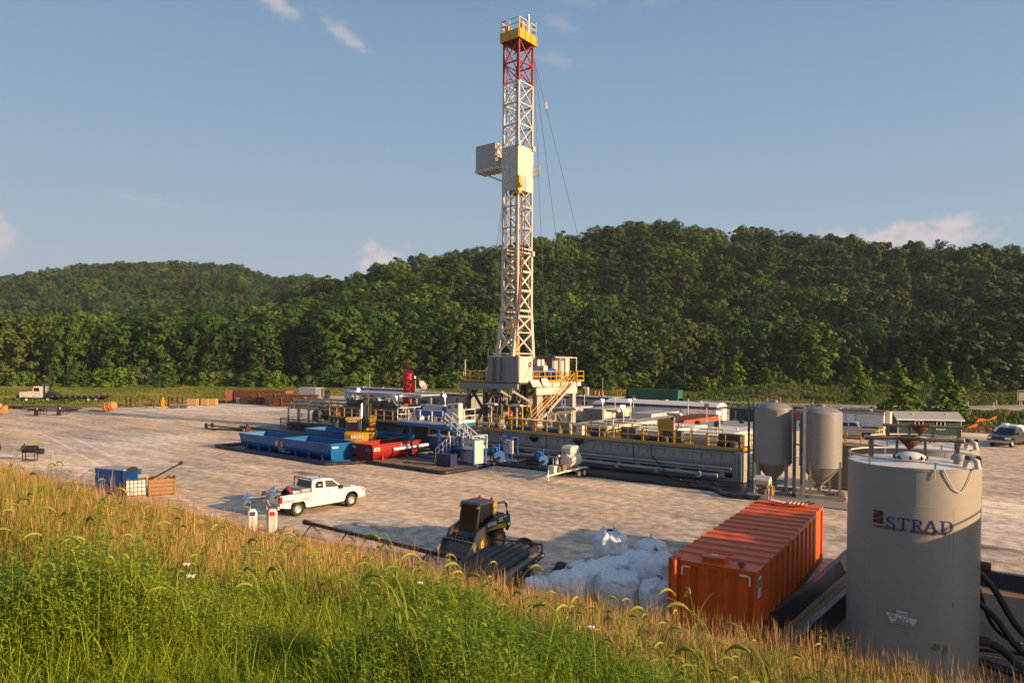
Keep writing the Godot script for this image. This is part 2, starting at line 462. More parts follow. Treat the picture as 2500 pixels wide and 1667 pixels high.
const PAD := [[-118, -92], [-108, -108], [-80, -117], [-62, -126], [-52, -140], [-50, -166], [-20, -172], [14, -158], [36, -140], [46, -112], [50, -92], [58, -84], [74, -76], [96, -52], [92, -20], [40, 10], [20, -8], [8, -14], [-30, -44], [-90, -88]]
func in_pad(x: float, z: float) -> bool: return Geometry2D.is_point_in_polygon(Vector2(x, z), PackedVector2Array(PAD.map(func(p): return Vector2(p[0], p[1]))))

func pad_picture() -> ImageTexture:
	# bare gravel: broad stains, streaks of traffic along the pad, pale crushed limestone, damp spots and wheel tracks
	var n := 1400
	var layers := []
	for k in [[11, 0.012, 700, 700, 5], [31, 0.045, 160, 1400, 4], [7, 0.21, 1400, 1400, 4], [19, 0.006, 700, 700, 3], [43, 0.12, 300, 1400, 3]]:
		var f := FastNoiseLite.new()
		f.seed = k[0]; f.frequency = k[1]; f.fractal_octaves = k[4]
		var im := f.get_image(k[2], k[3], false, false, true)
		im.convert(Image.FORMAT_L8); im.resize(n, n); layers.append(im.get_data())
	var A: PackedByteArray = layers[0]; var B: PackedByteArray = layers[1]; var C: PackedByteArray = layers[2]; var D: PackedByteArray = layers[3]; var E: PackedByteArray = layers[4]
	var tone := PackedFloat32Array()
	tone.resize(n * n); tone.fill(0.0)
	var r2 := RandomNumberGenerator.new()
	r2.seed = 9
	for t in 90:                                             # wheel tracks, two by two
		var p := Vector2(r2.randf_range(0.1, 0.9), r2.randf_range(0.12, 0.8)) * n
		var an := r2.randfn() * 0.5 + (PI / 2 if r2.randf() < 0.25 else 0.0)
		var turn := r2.randfn() * 0.0025
		var amt := r2.randf_range(-0.10, 0.10)
		for s in 420:
			an += turn; p += Vector2(cos(an), sin(an))
			for o in [0, 1, 12, 13]:
				var x := int(p.x - sin(an) * o); var y := int(p.y + cos(an) * o)
				if x >= 0 and y >= 0 and x < n and y < n: tone[y * n + x] = amt
	for t in 60:                                             # damp or oily spots
		var p := Vector2(r2.randf_range(0.1, 0.9), r2.randf_range(0.15, 0.75)) * n
		var w := r2.randf_range(4, 14); var h := r2.randf_range(2, 5)
		for y in range(int(p.y - h), int(p.y + h)):
			for x in range(int(p.x - w), int(p.x + w)):
				var q := Vector2((x - p.x) / w, (y - p.y) / h).length_squared()
				if q < 1: tone[y * n + x] -= 0.22 * (1 - q)
	var out := PackedByteArray()
	out.resize(n * n * 3)
	for i in n * n:
		var a := A[i] / 255.0; var s := B[i] / 255.0; var q := C[i] / 255.0; var d := D[i] / 255.0; var e := E[i] / 255.0
		var k := 0.90 + 0.27 * (s - 0.5) + 0.24 * (a - 0.5) + 0.40 * (q - 0.5) + 0.17 * (e - 0.5) + tone[i] * 1.3
		var pale := clampf((d - 0.55) * 4.0, 0, 1)
		var warm := clampf(0.9 * a + 0.5 * s - 0.2 - 0.5 * pale, 0, 1)
		k *= 1.0 + 0.08 * pale
		out[i * 3] = int(clampf(230.0 * k, 0, 255)); out[i * 3 + 1] = int(clampf((218.0 - 16.0 * warm) * k, 0, 255)); out[i * 3 + 2] = int(clampf((202.0 - 36.0 * warm) * k, 0, 255))
	return ImageTexture.create_from_image(Image.create_from_data(n, n, false, Image.FORMAT_RGB8, out))
const PAD_A := -165.0
const PAD_B := -10.0
const PAD_SIZE := 210.0

func setting():
	var far := grid_mesh(150, 120, func(i, j):
		var d: float = 40.0 + 1360.0 * pow(j, 1.7)
		var x: float = (i - 0.5) * 2.0 * (d * 1.05 + 60.0)
		return Vector3(x, land(x, -d), -d))
	structure("field_ground", far, "soil")
	var under := MB.new()
	under.quad(v3(-2500, -1.2, 400), v3(2500, -1.2, 400), v3(2500, -1.2, -3000), v3(-2500, -1.2, -3000), Vector3.UP)
	structure("ground", under, "soil")
	var near := grid_mesh(70, 40, func(i, j):
		var b: float = -60.0 + 80.0 * j
		var a: float = -150.0 + 230.0 * i
		return S(a, b, bank_height(a, b)))
	structure("grassy_bank_ground", near, "bank_soil")
	# the pad: one sheet with its own picture of gravel
	var pm := StandardMaterial3D.new()
	pm.albedo_texture = pad_picture(); pm.roughness = 0.95; pm.metallic_specular = 0.2
	pm.albedo_color = Color(1, 1, 1)
	pm.detail_enabled = true; pm.detail_albedo = tx.gravel; pm.detail_blend_mode = BaseMaterial3D.BLEND_MODE_MUL
	pm.detail_uv_layer = BaseMaterial3D.DETAIL_UV_2
	M["pad"] = pm
	var pts := PackedVector2Array()
	for p in PAD: pts.append(Vector2(p[0], p[1]))
	var ix := Geometry2D.triangulate_polygon(pts)
	var st := SurfaceTool.new()
	st.begin(Mesh.PRIMITIVE_TRIANGLES)
	for k in ix:
		var p := Vector3(pts[k].x, 0.0, pts[k].y)
		st.set_normal(Vector3.UP); st.set_uv(Vector2((p.dot(U) - PAD_A) / PAD_SIZE, (p.dot(V) - PAD_B) / PAD_SIZE)); st.set_uv2(Vector2(p.x, p.z) / 3.1)
		st.add_vertex(p)
	put("gravel_pad", st.commit(), "pad").set_meta("kind", "structure")
	# pad shoulder and the gravel road on the right
	var rd := MB.new()
	var line := [v3(40, 0, -150), v3(62, 0, -136), v3(80, 0, -131), v3(98, 0.3, -133), v3(130, 0.9, -140), v3(190, 1.5, -150)]
	for i in line.size() - 1:
		var p: Vector3 = line[i]; var q: Vector3 = line[i + 1]
		rd.quad(p + v3(0, 0.35, 3), p + v3(0, 0.35, -3), q + v3(0, 0.35, -3), q + v3(0, 0.35, 3), Vector3.UP)
		rd.quad(p + v3(0, 0.35, 3), q + v3(0, 0.35, 3), q + v3(0, -0.5, 5), p + v3(0, -0.5, 5), v3(0, 1, 1))
	structure("gravel_road", rd, "road_gravel")

# ---- trees: a trunk with limbs and a crown of leaf sprays gathered in clumps
func spray(b: MB, at: Vector3, nn: Vector3, s: float):
	var r := Vector3(R(-1, 1), R(-1, 1), R(-1, 1)).cross(nn).normalized()
	var u := nn.cross(r).normalized()
	var tip := at + u * s * R(0.5, 0.75) + nn * s * R(-0.25, 0.1)
	var low := at - u * s * 0.5 - nn * s * 0.1
	var l := at - r * s * R(0.35, 0.5) + nn * s * 0.08; var q := at + r * s * R(0.35, 0.5) + nn * s * R(-0.1, 0.12)
	b.tri(low, l, tip, nn, nn, nn); b.tri(low, tip, q, nn, nn, nn)
func crown(H: float, W: float, base: float, clumps: int, leaves: int, size: float, shape: int, cl := 0.15) -> MB:
	var b := MB.new()
	for k in clumps:
		var t := (k + R(0.1, 0.9)) / clumps
		var rad := 1.0
		if shape == 0: rad = sqrt(maxf(0.05, 1.0 - pow(absf(t - 0.42) / 0.62, 2.2)))
		elif shape == 1: rad = pow(1.0 - t, 0.8) * 1.0 + 0.06
		else: rad = sqrt(maxf(0.04, 1.0 - pow(absf(t - 0.55) / 0.6, 2.0))) * R(0.75, 1.2)
		var ang := k * 2.39996 + R(-0.5, 0.5)
		var out := rad * W / 2 * sqrt(R(0.12, 1.0))
		if shape == 1: out = rad * W / 2 * R(0.35, 1.0)
		var cr := W * cl * R(0.55, 1.4)
		if shape == 1: cr *= 0.35 + 0.65 * (1.0 - t)
		var at := v3(cos(ang) * out, lerpf(base * H, H - cr * 0.7, t), sin(ang) * out)
		for i in leaves:
			var d := Vector3(rng.randfn(), rng.randfn() * 0.8 + 0.35, rng.randfn()).normalized()
			var p := at + d * v3(1, 0.72, 1) * cr * (0.55 + 0.5 * sqrt(rng.randf()))
			var nn := (d + v3(at.x, 0, at.z).normalized() * 0.35 + v3(R(-0.5, 0.5), R(-0.2, 0.6), R(-0.5, 0.5))).normalized()
			spray(b, p, nn, size * R(0.7, 1.3))
	return b
func trunk(H: float, W: float, base: float, r: float, limbs: int, up := 0.75) -> MB:
	var b := MB.new()
	b.path([v3(0, -1.5, 0), v3(R(-0.1, 0.1), H * 0.12, 0), v3(R(-0.2, 0.2), H * 0.4, R(-0.2, 0.2)), v3(R(-0.3, 0.3), H * up, R(-0.3, 0.3))], r, 6, r * 0.3)
	for i in limbs:
		var h := H * lerpf(base + 0.05, up * 0.92, float(i) / limbs)
		var an := i * 2.4 + R(-0.3, 0.3)
		var L := W * R(0.22, 0.36)
		b.path([v3(0, h, 0), v3(cos(an) * L * 0.5, h + L * 0.35, sin(an) * L * 0.5), v3(cos(an) * L, h + L * R(0.7, 1.0), sin(an) * L)], r * 0.42, 5, r * 0.12)
	return b

var kinds := []
func tree_kind(called: String, H: float, W: float, base: float, clumps: int, leaves: int, size: float, shape: int, r: float, limbs: int, cl := 0.15, up := 0.75) -> Dictionary:
	return {"name": called, "H": H, "W": W, "crown": crown(H, W, base, clumps, leaves, size, shape, cl), "trunk": trunk(H, W, base, r, limbs, up).mesh()}

const LANDMARKS := [[-0.63, "behind the flatbed truck's cab"], [-0.53, "behind the flatbed truck's deck"], [-0.42, "behind the wooden boxes"], [-0.33, "behind the pipe stacks"], [-0.25, "behind the parked pickups"], [-0.17, "behind the red separator"], [-0.07, "left of the drilling mast"], [0.0, "right behind the drilling mast"], [0.07, "right of the mast's foot"], [0.14, "behind the traffic cones"], [0.23, "behind the green tank"], [0.31, "behind the curved-roof trailer"], [0.4, "behind the two grey silos"], [0.48, "behind the silver pickup"], [0.57, "behind the dark green shed"], [0.66, "behind the road posts"], [9.0, "at the woods' right end"]]
func landmark(t: float) -> String:
	for l in LANDMARKS:
		if t < l[0]: return l[1]
	return ""
const TONES := ["leaf_dark", "leaf_mid", "leaf_light", "leaf_olive", "leaf_blue"]
const TONE_WORDS := ["dark green", "mid green", "bright green", "olive green", "bluish green"]
var tree_count := {}
func plant_tree(kind: Dictionary, x: float, z: float, h: float, w: float, tone: int, row: String, called := "tree", pale := false):
	var words: String = "%s %s %s %s" % [TONE_WORDS[tone], kind.name, row, landmark(x / -z)]
	var o := thing(called, words, "shrub" if called == "shrub" else "tree", v3(x, land(x, z) - 0.1, z), R(0, TAU), "shrubs along the foot of the woods" if called == "shrub" else "trees of the woods behind the pad")
	o.scale = v3(w / kind.W, h / kind.H, w / kind.W)
	if not kind.has("mesh"): kind.mesh = kind.crown.mesh()
	if called != "shrub": put("trunk", kind.trunk, "bark_pale" if pale else "bark", o)
	put("crown", kind.mesh, TONES[tone], o)

func forest():
	rng.seed = 77
	kinds = [
		tree_kind("round-crowned tree", 24, 17, 0.10, 46, 62, 0.95, 0, 0.38, 6),
		tree_kind("broad bushy tree", 22, 19, 0.06, 54, 60, 0.95, 0, 0.42, 6, 0.13),
		tree_kind("tall oval tree", 26, 13, 0.16, 40, 56, 0.9, 0, 0.34, 6, 0.17),
		tree_kind("loose bare-trunked tree", 25, 14, 0.34, 30, 46, 0.85, 2, 0.3, 9, 0.15),
		tree_kind("narrow uneven tree", 23, 9, 0.12, 30, 50, 0.8, 2, 0.26, 6, 0.2),
		tree_kind("pale-limbed spreading tree", 21, 18, 0.25, 36, 52, 0.9, 2, 0.34, 9, 0.14),
		tree_kind("young cone-shaped tree", 9, 5.5, 0.04, 44, 34, 0.5, 1, 0.13, 4, 0.19, 0.9),
		tree_kind("leafy shrub", 5, 6, 0.0, 20, 44, 0.55, 0, 0.1, 3, 0.2),
	]
	# the rows that stand nearest: tangent of the direction, distance, height, width, kind, tone
	var front := [[-0.72, 238, 21, 15, 1, 0], [-0.70, 232, 24, 18, 0, 3], [-0.655, 236, 25, 14, 3, 3], [-0.63, 230, 20, 13, 1, 1], [-0.60, 238, 26, 15, 3, 2], [-0.575, 236, 23, 13, 5, 1], [-0.55, 231, 20, 13, 0, 1], [-0.525, 240, 24, 15, 2, 0], [-0.495, 233, 24.5, 17, 0, 1], [-0.462, 236, 22, 12, 2, 0], [-0.43, 234, 24, 15, 1, 0], [-0.395, 238, 22, 14, 0, 0], [-0.352, 233, 21.5, 13.5, 2, 1], [-0.315, 240, 21, 12, 1, 0], [-0.285, 236, 22, 12, 2, 0], [-0.245, 231, 25.5, 25, 1, 1], [-0.19, 238, 21, 13, 2, 0], [-0.16, 234, 19, 13, 0, 1], [-0.115, 240, 22, 14, 2, 0], [-0.075, 236, 20, 13, 1, 0], [-0.035, 238, 21, 13, 0, 0],
		[0.02, 240, 21, 14, 1, 0], [0.06, 238, 22, 14, 2, 1], [0.118, 236, 27, 23, 0, 0], [0.17, 242, 21, 12, 4, 1], [0.205, 238, 20, 12, 3, 3], [0.245, 240, 24, 13, 3, 3], [0.285, 238, 18, 12, 1, 0], [0.325, 240, 21, 15, 5, 1], [0.355, 236, 20, 14, 1, 0], [0.395, 236, 24, 14, 2, 0], [0.432, 228, 22, 12, 4, 2], [0.475, 236, 21, 14, 1, 0], [0.51, 238, 22, 13, 2, 0], [0.55, 234, 20, 14, 0, 0], [0.595, 234, 21, 13, 1, 0], [0.64, 226, 23, 22, 0, 0], [0.70, 228, 26, 26, 0, 1], [0.76, 230, 24, 18, 1, 0]]
	for k in front:
		plant_tree(kinds[k[4]], k[0] * k[1], -k[1], k[2], k[3], k[5], "in front row", "tree", k[4] in [3, 5])
	var n := front.size()
	# shrubs along the foot of the woods
	for i in 62:
		var t := -0.74 + 1.5 * (i + R(0.1, 0.9)) / 62
		var d := R(206, 224) - 6 * absf(t)
		var big := R(0.7, 1.35)
		plant_tree(kinds[7], t * d, -d, 5.0 * big, 6.5 * big * R(0.8, 1.2), [1, 2, 2, 3, 0][i % 5], "before the trees", "shrub")
	# young trees that stand free in the grass on the right
	for k in [[57.5, -104, 8.2, 6.4, 2, "leaning over the grey trailer"], [70.5, -114.5, 9.2, 6.2, 2, "behind the green shed's right end"], [62, -196, 11, 7.5, 2, "by the round grassy mound"], [73, -201, 7, 4.6, 2, "just right of the left mound's top"], [82, -168, 7.5, 5, 2, "between the two mounds"], [108, -185, 9.5, 6, 2, "left of the road posts"], [125, -192, 8.5, 6, 2, "beyond the road posts"], [74, -150, 5.5, 4, 1, "low at the edge of the gravel road"], [97, -178, 7.5, 5, 2, "on the right-hand mound"]]:
		var o := thing("young_tree", "young cone-shaped tree standing free %s" % k[5], "tree", v3(k[0], land(k[0], k[1]) - 0.1, k[1]), R(0, TAU), "young trees standing free in the grass")
		o.scale = v3(k[3] / 5.5, k[2] / 9.0, k[3] / 5.5)
		if not kinds[6].has("mesh"): kinds[6].mesh = kinds[6].crown.mesh()
		put("trunk", kinds[6].trunk, "bark", o); put("crown", kinds[6].mesh, TONES[k[4]], o)
	# the wooded hillsides
	var spots := []
	var d := 250.0
	while d < 500.0:
		var step := 8.8 + (d - 250.0) * 0.008
		var x := -0.78 * d + R(0, step)
		while x < 0.80 * d:
			var px := x + R(-2.6, 2.6)
			var pd := d + R(-2.6, 2.6)
			if pd > hill_start(px / pd) + 2.0: spots.append([px, pd])
			x += step
		d += step * 0.92
	var mass := []
	for s in spots:
		var t: float = s[0] / s[1]
		var back := smoothstep(250, 470, s[1])
		var k: int = [0, 1, 2, 2, 3, 4, 0, 5][rng.randi() % 8]
		var tone: int = [0, 0, 1, 1, 3, 2, 4, 0][rng.randi() % 8]
		var h := R(12, 26) * lerpf(1.0, 0.9, back)
		var w: float = kinds[k].W / kinds[k].H * minf(h, 21) * R(0.85, 1.4)
		if n < 292 and (s[1] < 330 or (t > -0.1 and rng.randf() < 0.35)) and rng.randf() < 0.5 and absf(t) < 0.75:
			plant_tree(kinds[k], s[0], -s[1], h, w, tone, "on lower slope" if back < 0.2 else "half-way uphill" if back < 0.65 else "near hilltop", "tree", k in [3, 5]); n += 1
		else: mass.append([k, v3(s[0], land(s[0], -s[1]) - 0.3, -s[1]), h, w, tone])
	d = 520.0
	while d < 860.0:
		var x := -0.82 * d
		while x < 0.12 * d:
			var p := v3(x + R(-3, 3), 0, -d + R(-3, 3))
			var h := R(13, 21)
			var k := rng.randi() % 3
			mass.append([k, v3(p.x, land(p.x, p.z) - 0.3, p.z), h, kinds[k].W / kinds[k].H * h * R(0.9, 1.2), [0, 1, 4, 4, 3][rng.randi() % 5]])
			x += 10.5
		d += 10.0
	var fo := Node3D.new()
	fo.name = "forest"; add_child(fo); tag(fo, "mass of trees covering the hillsides behind and between the nearer trees", "forest"); fo.set_meta("kind", "stuff")
	var leaf := [Color(0.019, 0.052, 0.007), Color(0.033, 0.078, 0.009), Color(0.066, 0.118, 0.012), Color(0.054, 0.084, 0.017), Color(0.024, 0.063, 0.018)]
	for k in 6:
		var mine := mass.filter(func(q): return q[0] == k)
		if mine.is_empty(): continue
		for which in 2:
			var mm := MultiMesh.new()
			mm.transform_format = MultiMesh.TRANSFORM_3D; mm.use_colors = which == 0
			if not kinds[k].has("mesh"): kinds[k].mesh = kinds[k].crown.mesh()
			mm.mesh = kinds[k].mesh if which == 0 else kinds[k].trunk
			mm.instance_count = mine.size()
			for i in mine.size():
				var q = mine[i]
				mm.set_instance_transform(i, Transform3D(Basis(Vector3.UP, i * 1.7).scaled(v3(q[3] / kinds[k].W, q[2] / kinds[k].H, q[3] / kinds[k].W)), q[1]))
				if which == 0: mm.set_instance_color(i, leaf[q[4]] * (0.7 + 0.6 * fmod(i * 0.618, 1.0)))
			var mi := MultiMeshInstance3D.new()
			mi.multimesh = mm; mi.material_override = M.leaf_tinted if which == 0 else M.bark
			mi.name = "crowns" if which == 0 else "trunks"; fo.add_child(mi, true); mi.set_meta("kind", "stuff")
	meadow()

func scatter(called: String, mesh: Mesh, material: String, label: String, category: String, at: Array, tints := []) -> MultiMeshInstance3D:
	var mm := MultiMesh.new()
	mm.transform_format = MultiMesh.TRANSFORM_3D; mm.use_colors = not tints.is_empty(); mm.mesh = mesh; mm.instance_count = at.size()
	for i in at.size():
		mm.set_instance_transform(i, at[i])
		if tints: mm.set_instance_color(i, tints[i])
	var mi := MultiMeshInstance3D.new()
	mi.multimesh = mm; mi.material_override = M[material]; mi.name = numbered(called); add_child(mi)
	tag(mi, label, category); mi.set_meta("kind", "stuff")
	return mi
func blade(b: MB, at: Vector3, lean: Vector3, h: float, w: float, droop := 0.15, seg := 3):
	# a tapering blade or stalk that bends over
	var side := lean.cross(Vector3.UP)
	side = (side if side.length() > 0.01 else Vector3.RIGHT).normalized().rotated(Vector3.UP, R(-0.8, 0.8))
	var nn := side.cross(Vector3.UP).normalized()
	nn = (nn + Vector3.UP * 0.5).normalized()
	var prev := at
	if b.tinted: b.tint = Color(1, 1, 1) * R(0.55, 1.35)
	for i in seg:
		var t0 := float(i) / seg; var t1 := float(i + 1) / seg
		var q := at + Vector3.UP * h * (t1 - droop * t1 * t1) + lean * h * (t1 * t1)
		var w0 := w * (1.0 - 0.75 * t0); var w1 := w * (1.0 - 0.75 * t1) if i < seg - 1 else 0.0
		b.tri(prev - side * w0, prev + side * w0, q + side * w1, nn, nn, nn)
		if w1 > 0: b.tri(prev - side * w0, q + side * w1, q - side * w1, nn, nn, nn)
		prev = q
func meadow():
	# rough grass between the pad and the woods
	var b := MB.new()
	for i in 34:
		var an := R(0, TAU)
		blade(b, v3(R(-0.9, 0.9), 0, R(-0.9, 0.9)), v3(cos(an), 0, sin(an)) * R(0.1, 0.5), R(0.5, 1.1), 0.07, 0.2, 2)
	var mesh := b.mesh()
	var at := []; var col := []
	var f := FastNoiseLite.new()
	f.seed = 5; f.frequency = 0.03
	while at.size() < 15000:
		var d := 70.0 + 160.0 * sqrt(rng.randf()); var t := R(-0.78, 0.8)
		var x := t * d
		if in_pad(x, -d): continue
		if x > 60 and absf(-d - (-131 - absf(x - 85) * 0.12)) < 4.5: continue
		var near_pad := in_pad(x + 9, -d + 14) or in_pad(x - 4, -d + 9)
		var q := f.get_noise_2d(x, d)
		var s := R(0.6, 1.2) * (0.55 if near_pad else 0.95)
		at.append(Transform3D(Basis(Vector3.UP, R(0, TAU)).scaled(v3(1.3, s, 1.3)), v3(x, land(x, -d), -d)))
		var dry := clampf((0.75 if near_pad else 0.1) + q * 0.8, 0, 1)
		col.append(Color(0.085, 0.13, 0.02).lerp(Color(0.25, 0.19, 0.07), dry) * R(0.8, 1.2))
	scatter("meadow_grass", mesh, "blade", "rough green and dry grass between the gravel pad and the woods", "grass", at, col)

# ---- shared pieces. In a thing that stands along the site, x runs along U and -z along V; L() takes the depth along V.
func L(x: float, y: float, d: float) -> Vector3: return Vector3(x, y, -d)
func railing(parent: Node3D, pts: Array, material: String, h := 1.07, toe := 0.15, r := 0.03, called := "railing_panel"):
	for i in pts.size() - 1:
		var p: Vector3 = pts[i]; var q: Vector3 = pts[i + 1]
		var b := MB.new()
		var e: Vector3 = (q - p).normalized() * 0.05
		p += e; q -= e
		for k in 3:
			if k == 1 and (q - p).length() < 1.5: continue
			var s := p.lerp(q, k / 2.0)
			b.bar(s, s + v3(0, h, 0), r * 2)
		for f in [1.0, 0.52]: b.bar(p + v3(0, h * f, 0), q + v3(0, h * f, 0), r * 2)
		if toe > 0: b.bar(p + v3(0, toe / 2 + 0.01, 0), q + v3(0, toe / 2 + 0.01, 0), 0.03 if absf((q - p).normalized().y) < 0.3 else 0.03, toe)
		part(called, b, material, parent)
func stair(parent: Node3D, p: Vector3, q: Vector3, w: float, n: int, string_mat: String, tread_mat: String, rail_mat: String, called := "stair"):
	# a flight from its foot p up to q; w wide
	var o := node(called, parent)
	var run := v3(q.x - p.x, 0, q.z - p.z).normalized()
	var s := run.cross(Vector3.UP) * (w / 2)
	for k in [-1, 1]:
		var b := MB.new()
		b.box((p + q) / 2 + s * k, v3(0.26, (q - p).length() + 0.2, 0.06), Basis(run.cross(Vector3.UP).cross((q - p).normalized()).normalized(), (q - p).normalized(), run.cross(Vector3.UP)))
		part("stringer", b, string_mat, o)
		var r := MB.new()
		for f in [0.55, 1.0]: r.tube(p + s * k + v3(0, f, 0), q + s * k + v3(0, f, 0), 0.042, 6)
		for j in 5:
			var m: Vector3 = p.lerp(q, j / 4.0) + s * k
			r.tube(m, m + v3(0, 1.0, 0), 0.035, 6)
		part("handrail", r, rail_mat, o)
	var t := MB.new()
	t.box(Vector3.ZERO, v3(0.24, 0.04, w - 0.07))
	var tm := t.mesh()
	for j in n:
		var m := put("tread", tm, tread_mat, o)
		m.position = p.lerp(q, (j + 0.5) / n); m.rotation.y = atan2(-run.z, run.x)

func drill_rig():
	rng.seed = 301
	var o := site("drilling_rig", "tall drilling rig with a white and red lattice mast on a steel substructure", "drilling rig", -41.8, 53.2)
	var F := 6.26
	# substructure
	var sub := node("substructure", o)
	for k in [[-0.45, 3.6, "light_grey", 0.55, 0.95], [-6.9, 0.5, "sub_dark", 0.3, 0.3], [-4.6, 0.4, "dark_grey", 0.36, 0.36], [-2.6, 0.4, "dark_grey", 0.34, 0.34], [-0.45, 9.8, "light_grey", 0.5, 0.6], [-6.9, 9.6, "sub_dark", 0.4, 0.4], [-6.9, 5.0, "sub_dark", 0.4, 0.4], [-3.6, 9.4, "sub_dark", 0.4, 0.4], [-3.4, 5.5, "sub_dark", 0.35, 0.35], [-1.4, 1.2, "sub_dark", 0.3, 0.3], [-1.9, 0.8, "sub_dark", 0.14, 0.14], [-2.2, 2.2, "sub_dark", 0.16, 0.16], [-5.3, 2.4, "sub_dark", 0.2, 0.2]]:
		var b := MB.new()
		b.box(L(k[0], F / 2 - 0.2, k[1]), v3(k[3], F - 0.4, k[4]))
		part("column", b, k[2], sub)  # inner columns darker: shade under the floor put into their colour
	for k in [[-7.0, 0.3, 0.5, -3.6, 5.6, 0.5], [-0.4, 0.3, 9.6, -0.4, 5.4, 4.2], [-7.0, 0.4, 9.0, -7.0, 5.6, 4.8], [-3.4, 0.4, 5.4, -1.0, 5.6, 5.4], [-6.8, 0.4, 5.0, -3.6, 5.6, 5.4], [-4.6, 2.8, 0.3, -2.6, 0.4, 0.3], [-4.6, 3.0, 0.5, -6.7, 5.6, 0.5], [-2.5, 3.2, 0.4, -0.4, 5.6, 3.4], [-1.4, 0.4, 1.2, -0.5, 4.6, 3.6], [-3.2, 1.0, 2.0, -1.2, 4.4, 2.6], [-5.4, 0.5, 1.4, -4.0, 3.8, 2.2]]:
		var b := MB.new()
		b.bar(L(k[0], k[1], k[2]), L(k[3], k[4], k[5]), 0.22)
		part("brace", b, "sub_dark", sub)
	for h in [0.35, 3.0]:
		for k in [[-7.0, 0.5, -0.3, 0.5], [-7.0, 9.6, -0.3, 9.6], [-7.0, 0.5, -7.0, 9.6], [-0.4, 3.6, -0.4, 9.8]]:
			if h > 1 and k[3] == 0.5: continue
			var b := MB.new()
			b.bar(L(k[0], h, k[1]), L(k[2], h, k[3]), 0.35)
			part("beam", b, "sub_dark", sub)
	# wellhead valves seen between the legs
	var bop := node("blowout_preventer", o, L(-2.9, 0, 3.2))
	for k in [[0.0, 0.9, 0.28, "steel"], [0.9, 1.6, 0.62, "sub_dark"], [1.6, 2.0, 0.3, "rust"], [2.0, 2.9, 0.58, "rust_dark"], [2.9, 3.3, 0.32, "rusty_grey"], [3.3, 4.4, 0.66, "rusty_grey"], [4.4, 5.6, 0.24, "offwhite"]]:
		var b := MB.new()
		b.lathe([Vector2(0, k[0]), Vector2(k[2], k[0]), Vector2(k[2], k[1]), Vector2(0, k[1])], 14)
		part("body", b, k[3], bop)
	for k in [[1.3, 0.0], [2.45, 0.0], [2.45, PI / 2]]:
		var b := MB.new()
		b.tube(v3(cos(k[1]) * -1.3, k[0], sin(k[1]) * 1.3), v3(cos(k[1]) * 1.3, k[0], sin(k[1]) * -1.3), 0.24, 10)
		part("ram", b, "rust", bop)
	for i in 9:
		var b := MB.new()
		var x := R(-3.0, -0.6); var d := R(0.6, 4.0)
		b.path([L(x, F - 0.4, d), L(x + R(-0.2, 0.2), 4.0, d + 0.1), L(x + R(-0.4, 0.4), 2.2, d), L(x + R(-0.8, 0.8), 0.3, d + R(-0.5, 0.5))], 0.05, 6)
		part("hose", b, "hose", sub)
	# floor and its decks
	var fl := node("drill_floor", o)
	var b1 := MB.new()
	b1.bb(-7.4, 0.0, F - 0.12, F, 0.0, -10.5)
	part("plate", b1, "dark_grey", fl)
	var b2 := MB.new()
	b2.bb(-4.1, 0.02, F - 0.62, F - 0.13, 0.05, 0.3)
	part("edge_beam", b2, "grey", fl)
	var b3 := MB.new()
	b3.bb(-7.5, -4.1, F - 0.75, F - 0.1, 0.06, 0.35)
	part("edge_beam", b3, "panel_grey", fl)
	var b4 := MB.new()
	b4.bb(0.02, 0.3, F - 1.25, F - 0.55, -2.4, -9.6); b4.bb(0.0, 0.2, F - 0.5, F - 0.05, -3.0, -10.5)
	part("edge_beam", b4, "cream", fl)
	for i in 5:
		var b := MB.new()
		b.bb(0.2, 0.26, F - 0.48, F - 0.06, -3.6 - i * 1.5, -3.68 - i * 1.5)
		part("stiffener", b, "dark_grey", fl)
	for i in 3:                                                # outriggers that hold the floor's front edge
		var b := MB.new()
		b.bb(-4.0 + i * 1.6, -3.7 + i * 1.6, F - 1.0, F - 0.5, 0.45, 0.0); b.bar(L(-3.85 + i * 1.6, F - 0.8, -0.2), L(-3.0 + i * 1.6, F - 2.0, 1.8), 0.2)
		part("outrigger", b, "panel_grey", fl)
	var b5 := MB.new()
	b5.box(L(0.35, F - 0.1, 2.2), v3(0.06, 0.8, 1.5), Basis(Vector3.BACK, 0.6)); b5.box(L(0.4, F + 0.0, 3.7), v3(0.06, 0.8, 1.1), Basis(Vector3.BACK, 0.35))
	part("canvas_flap", b5, "offwhite", fl)
	# wind wall of upright panels
	var ww := node("wind_wall", o)
	for i in 7:
		var b := MB.new()
		b.bb(-3.95 + i * 0.56, -3.42 + i * 0.56, F + 0.02, F + 2.5, 0.0, 0.06)
		b.bb(-3.95 + i * 0.56, -3.92 + i * 0.56, F + 0.02, F + 2.5, 0.06, 0.1)
		for h in [0.9, 1.75]:
			for j in 3: b.bb(-3.85 + i * 0.56 + j * 0.15, -3.82 + i * 0.56 + j * 0.15, F + h, F + h + 0.03, 0.06, 0.085)
		part("panel", b, "panel_grey", ww)
	for i in 3:
		var b := MB.new()
		b.bb(-0.05, 0.02, F + 0.02, F + 2.45, -0.02 - i * 0.7, -0.69 - i * 0.7)
		part("panel", b, "cream", ww)  # cream instead of grey: sunlight put into this side's colour
	var cap := MB.new()
	cap.bb(-3.97, 0.04, F + 2.5, F + 2.58, 0.08, -0.04); cap.bb(-0.07, 0.04, F + 2.45, F + 2.53, -0.04, -2.1)
	part("top_trim", cap, "mast_white", ww)
	var coil := MB.new()
	for i in 3: coil.path(range(13).map(func(j): return v3(0.06 + 0.02 * i, F + 1.75 + sin(j * TAU / 12) * (0.2 + 0.02 * i), -1.62 + cos(j * TAU / 12) * (0.14 + 0.02 * i))), 0.025, 5)
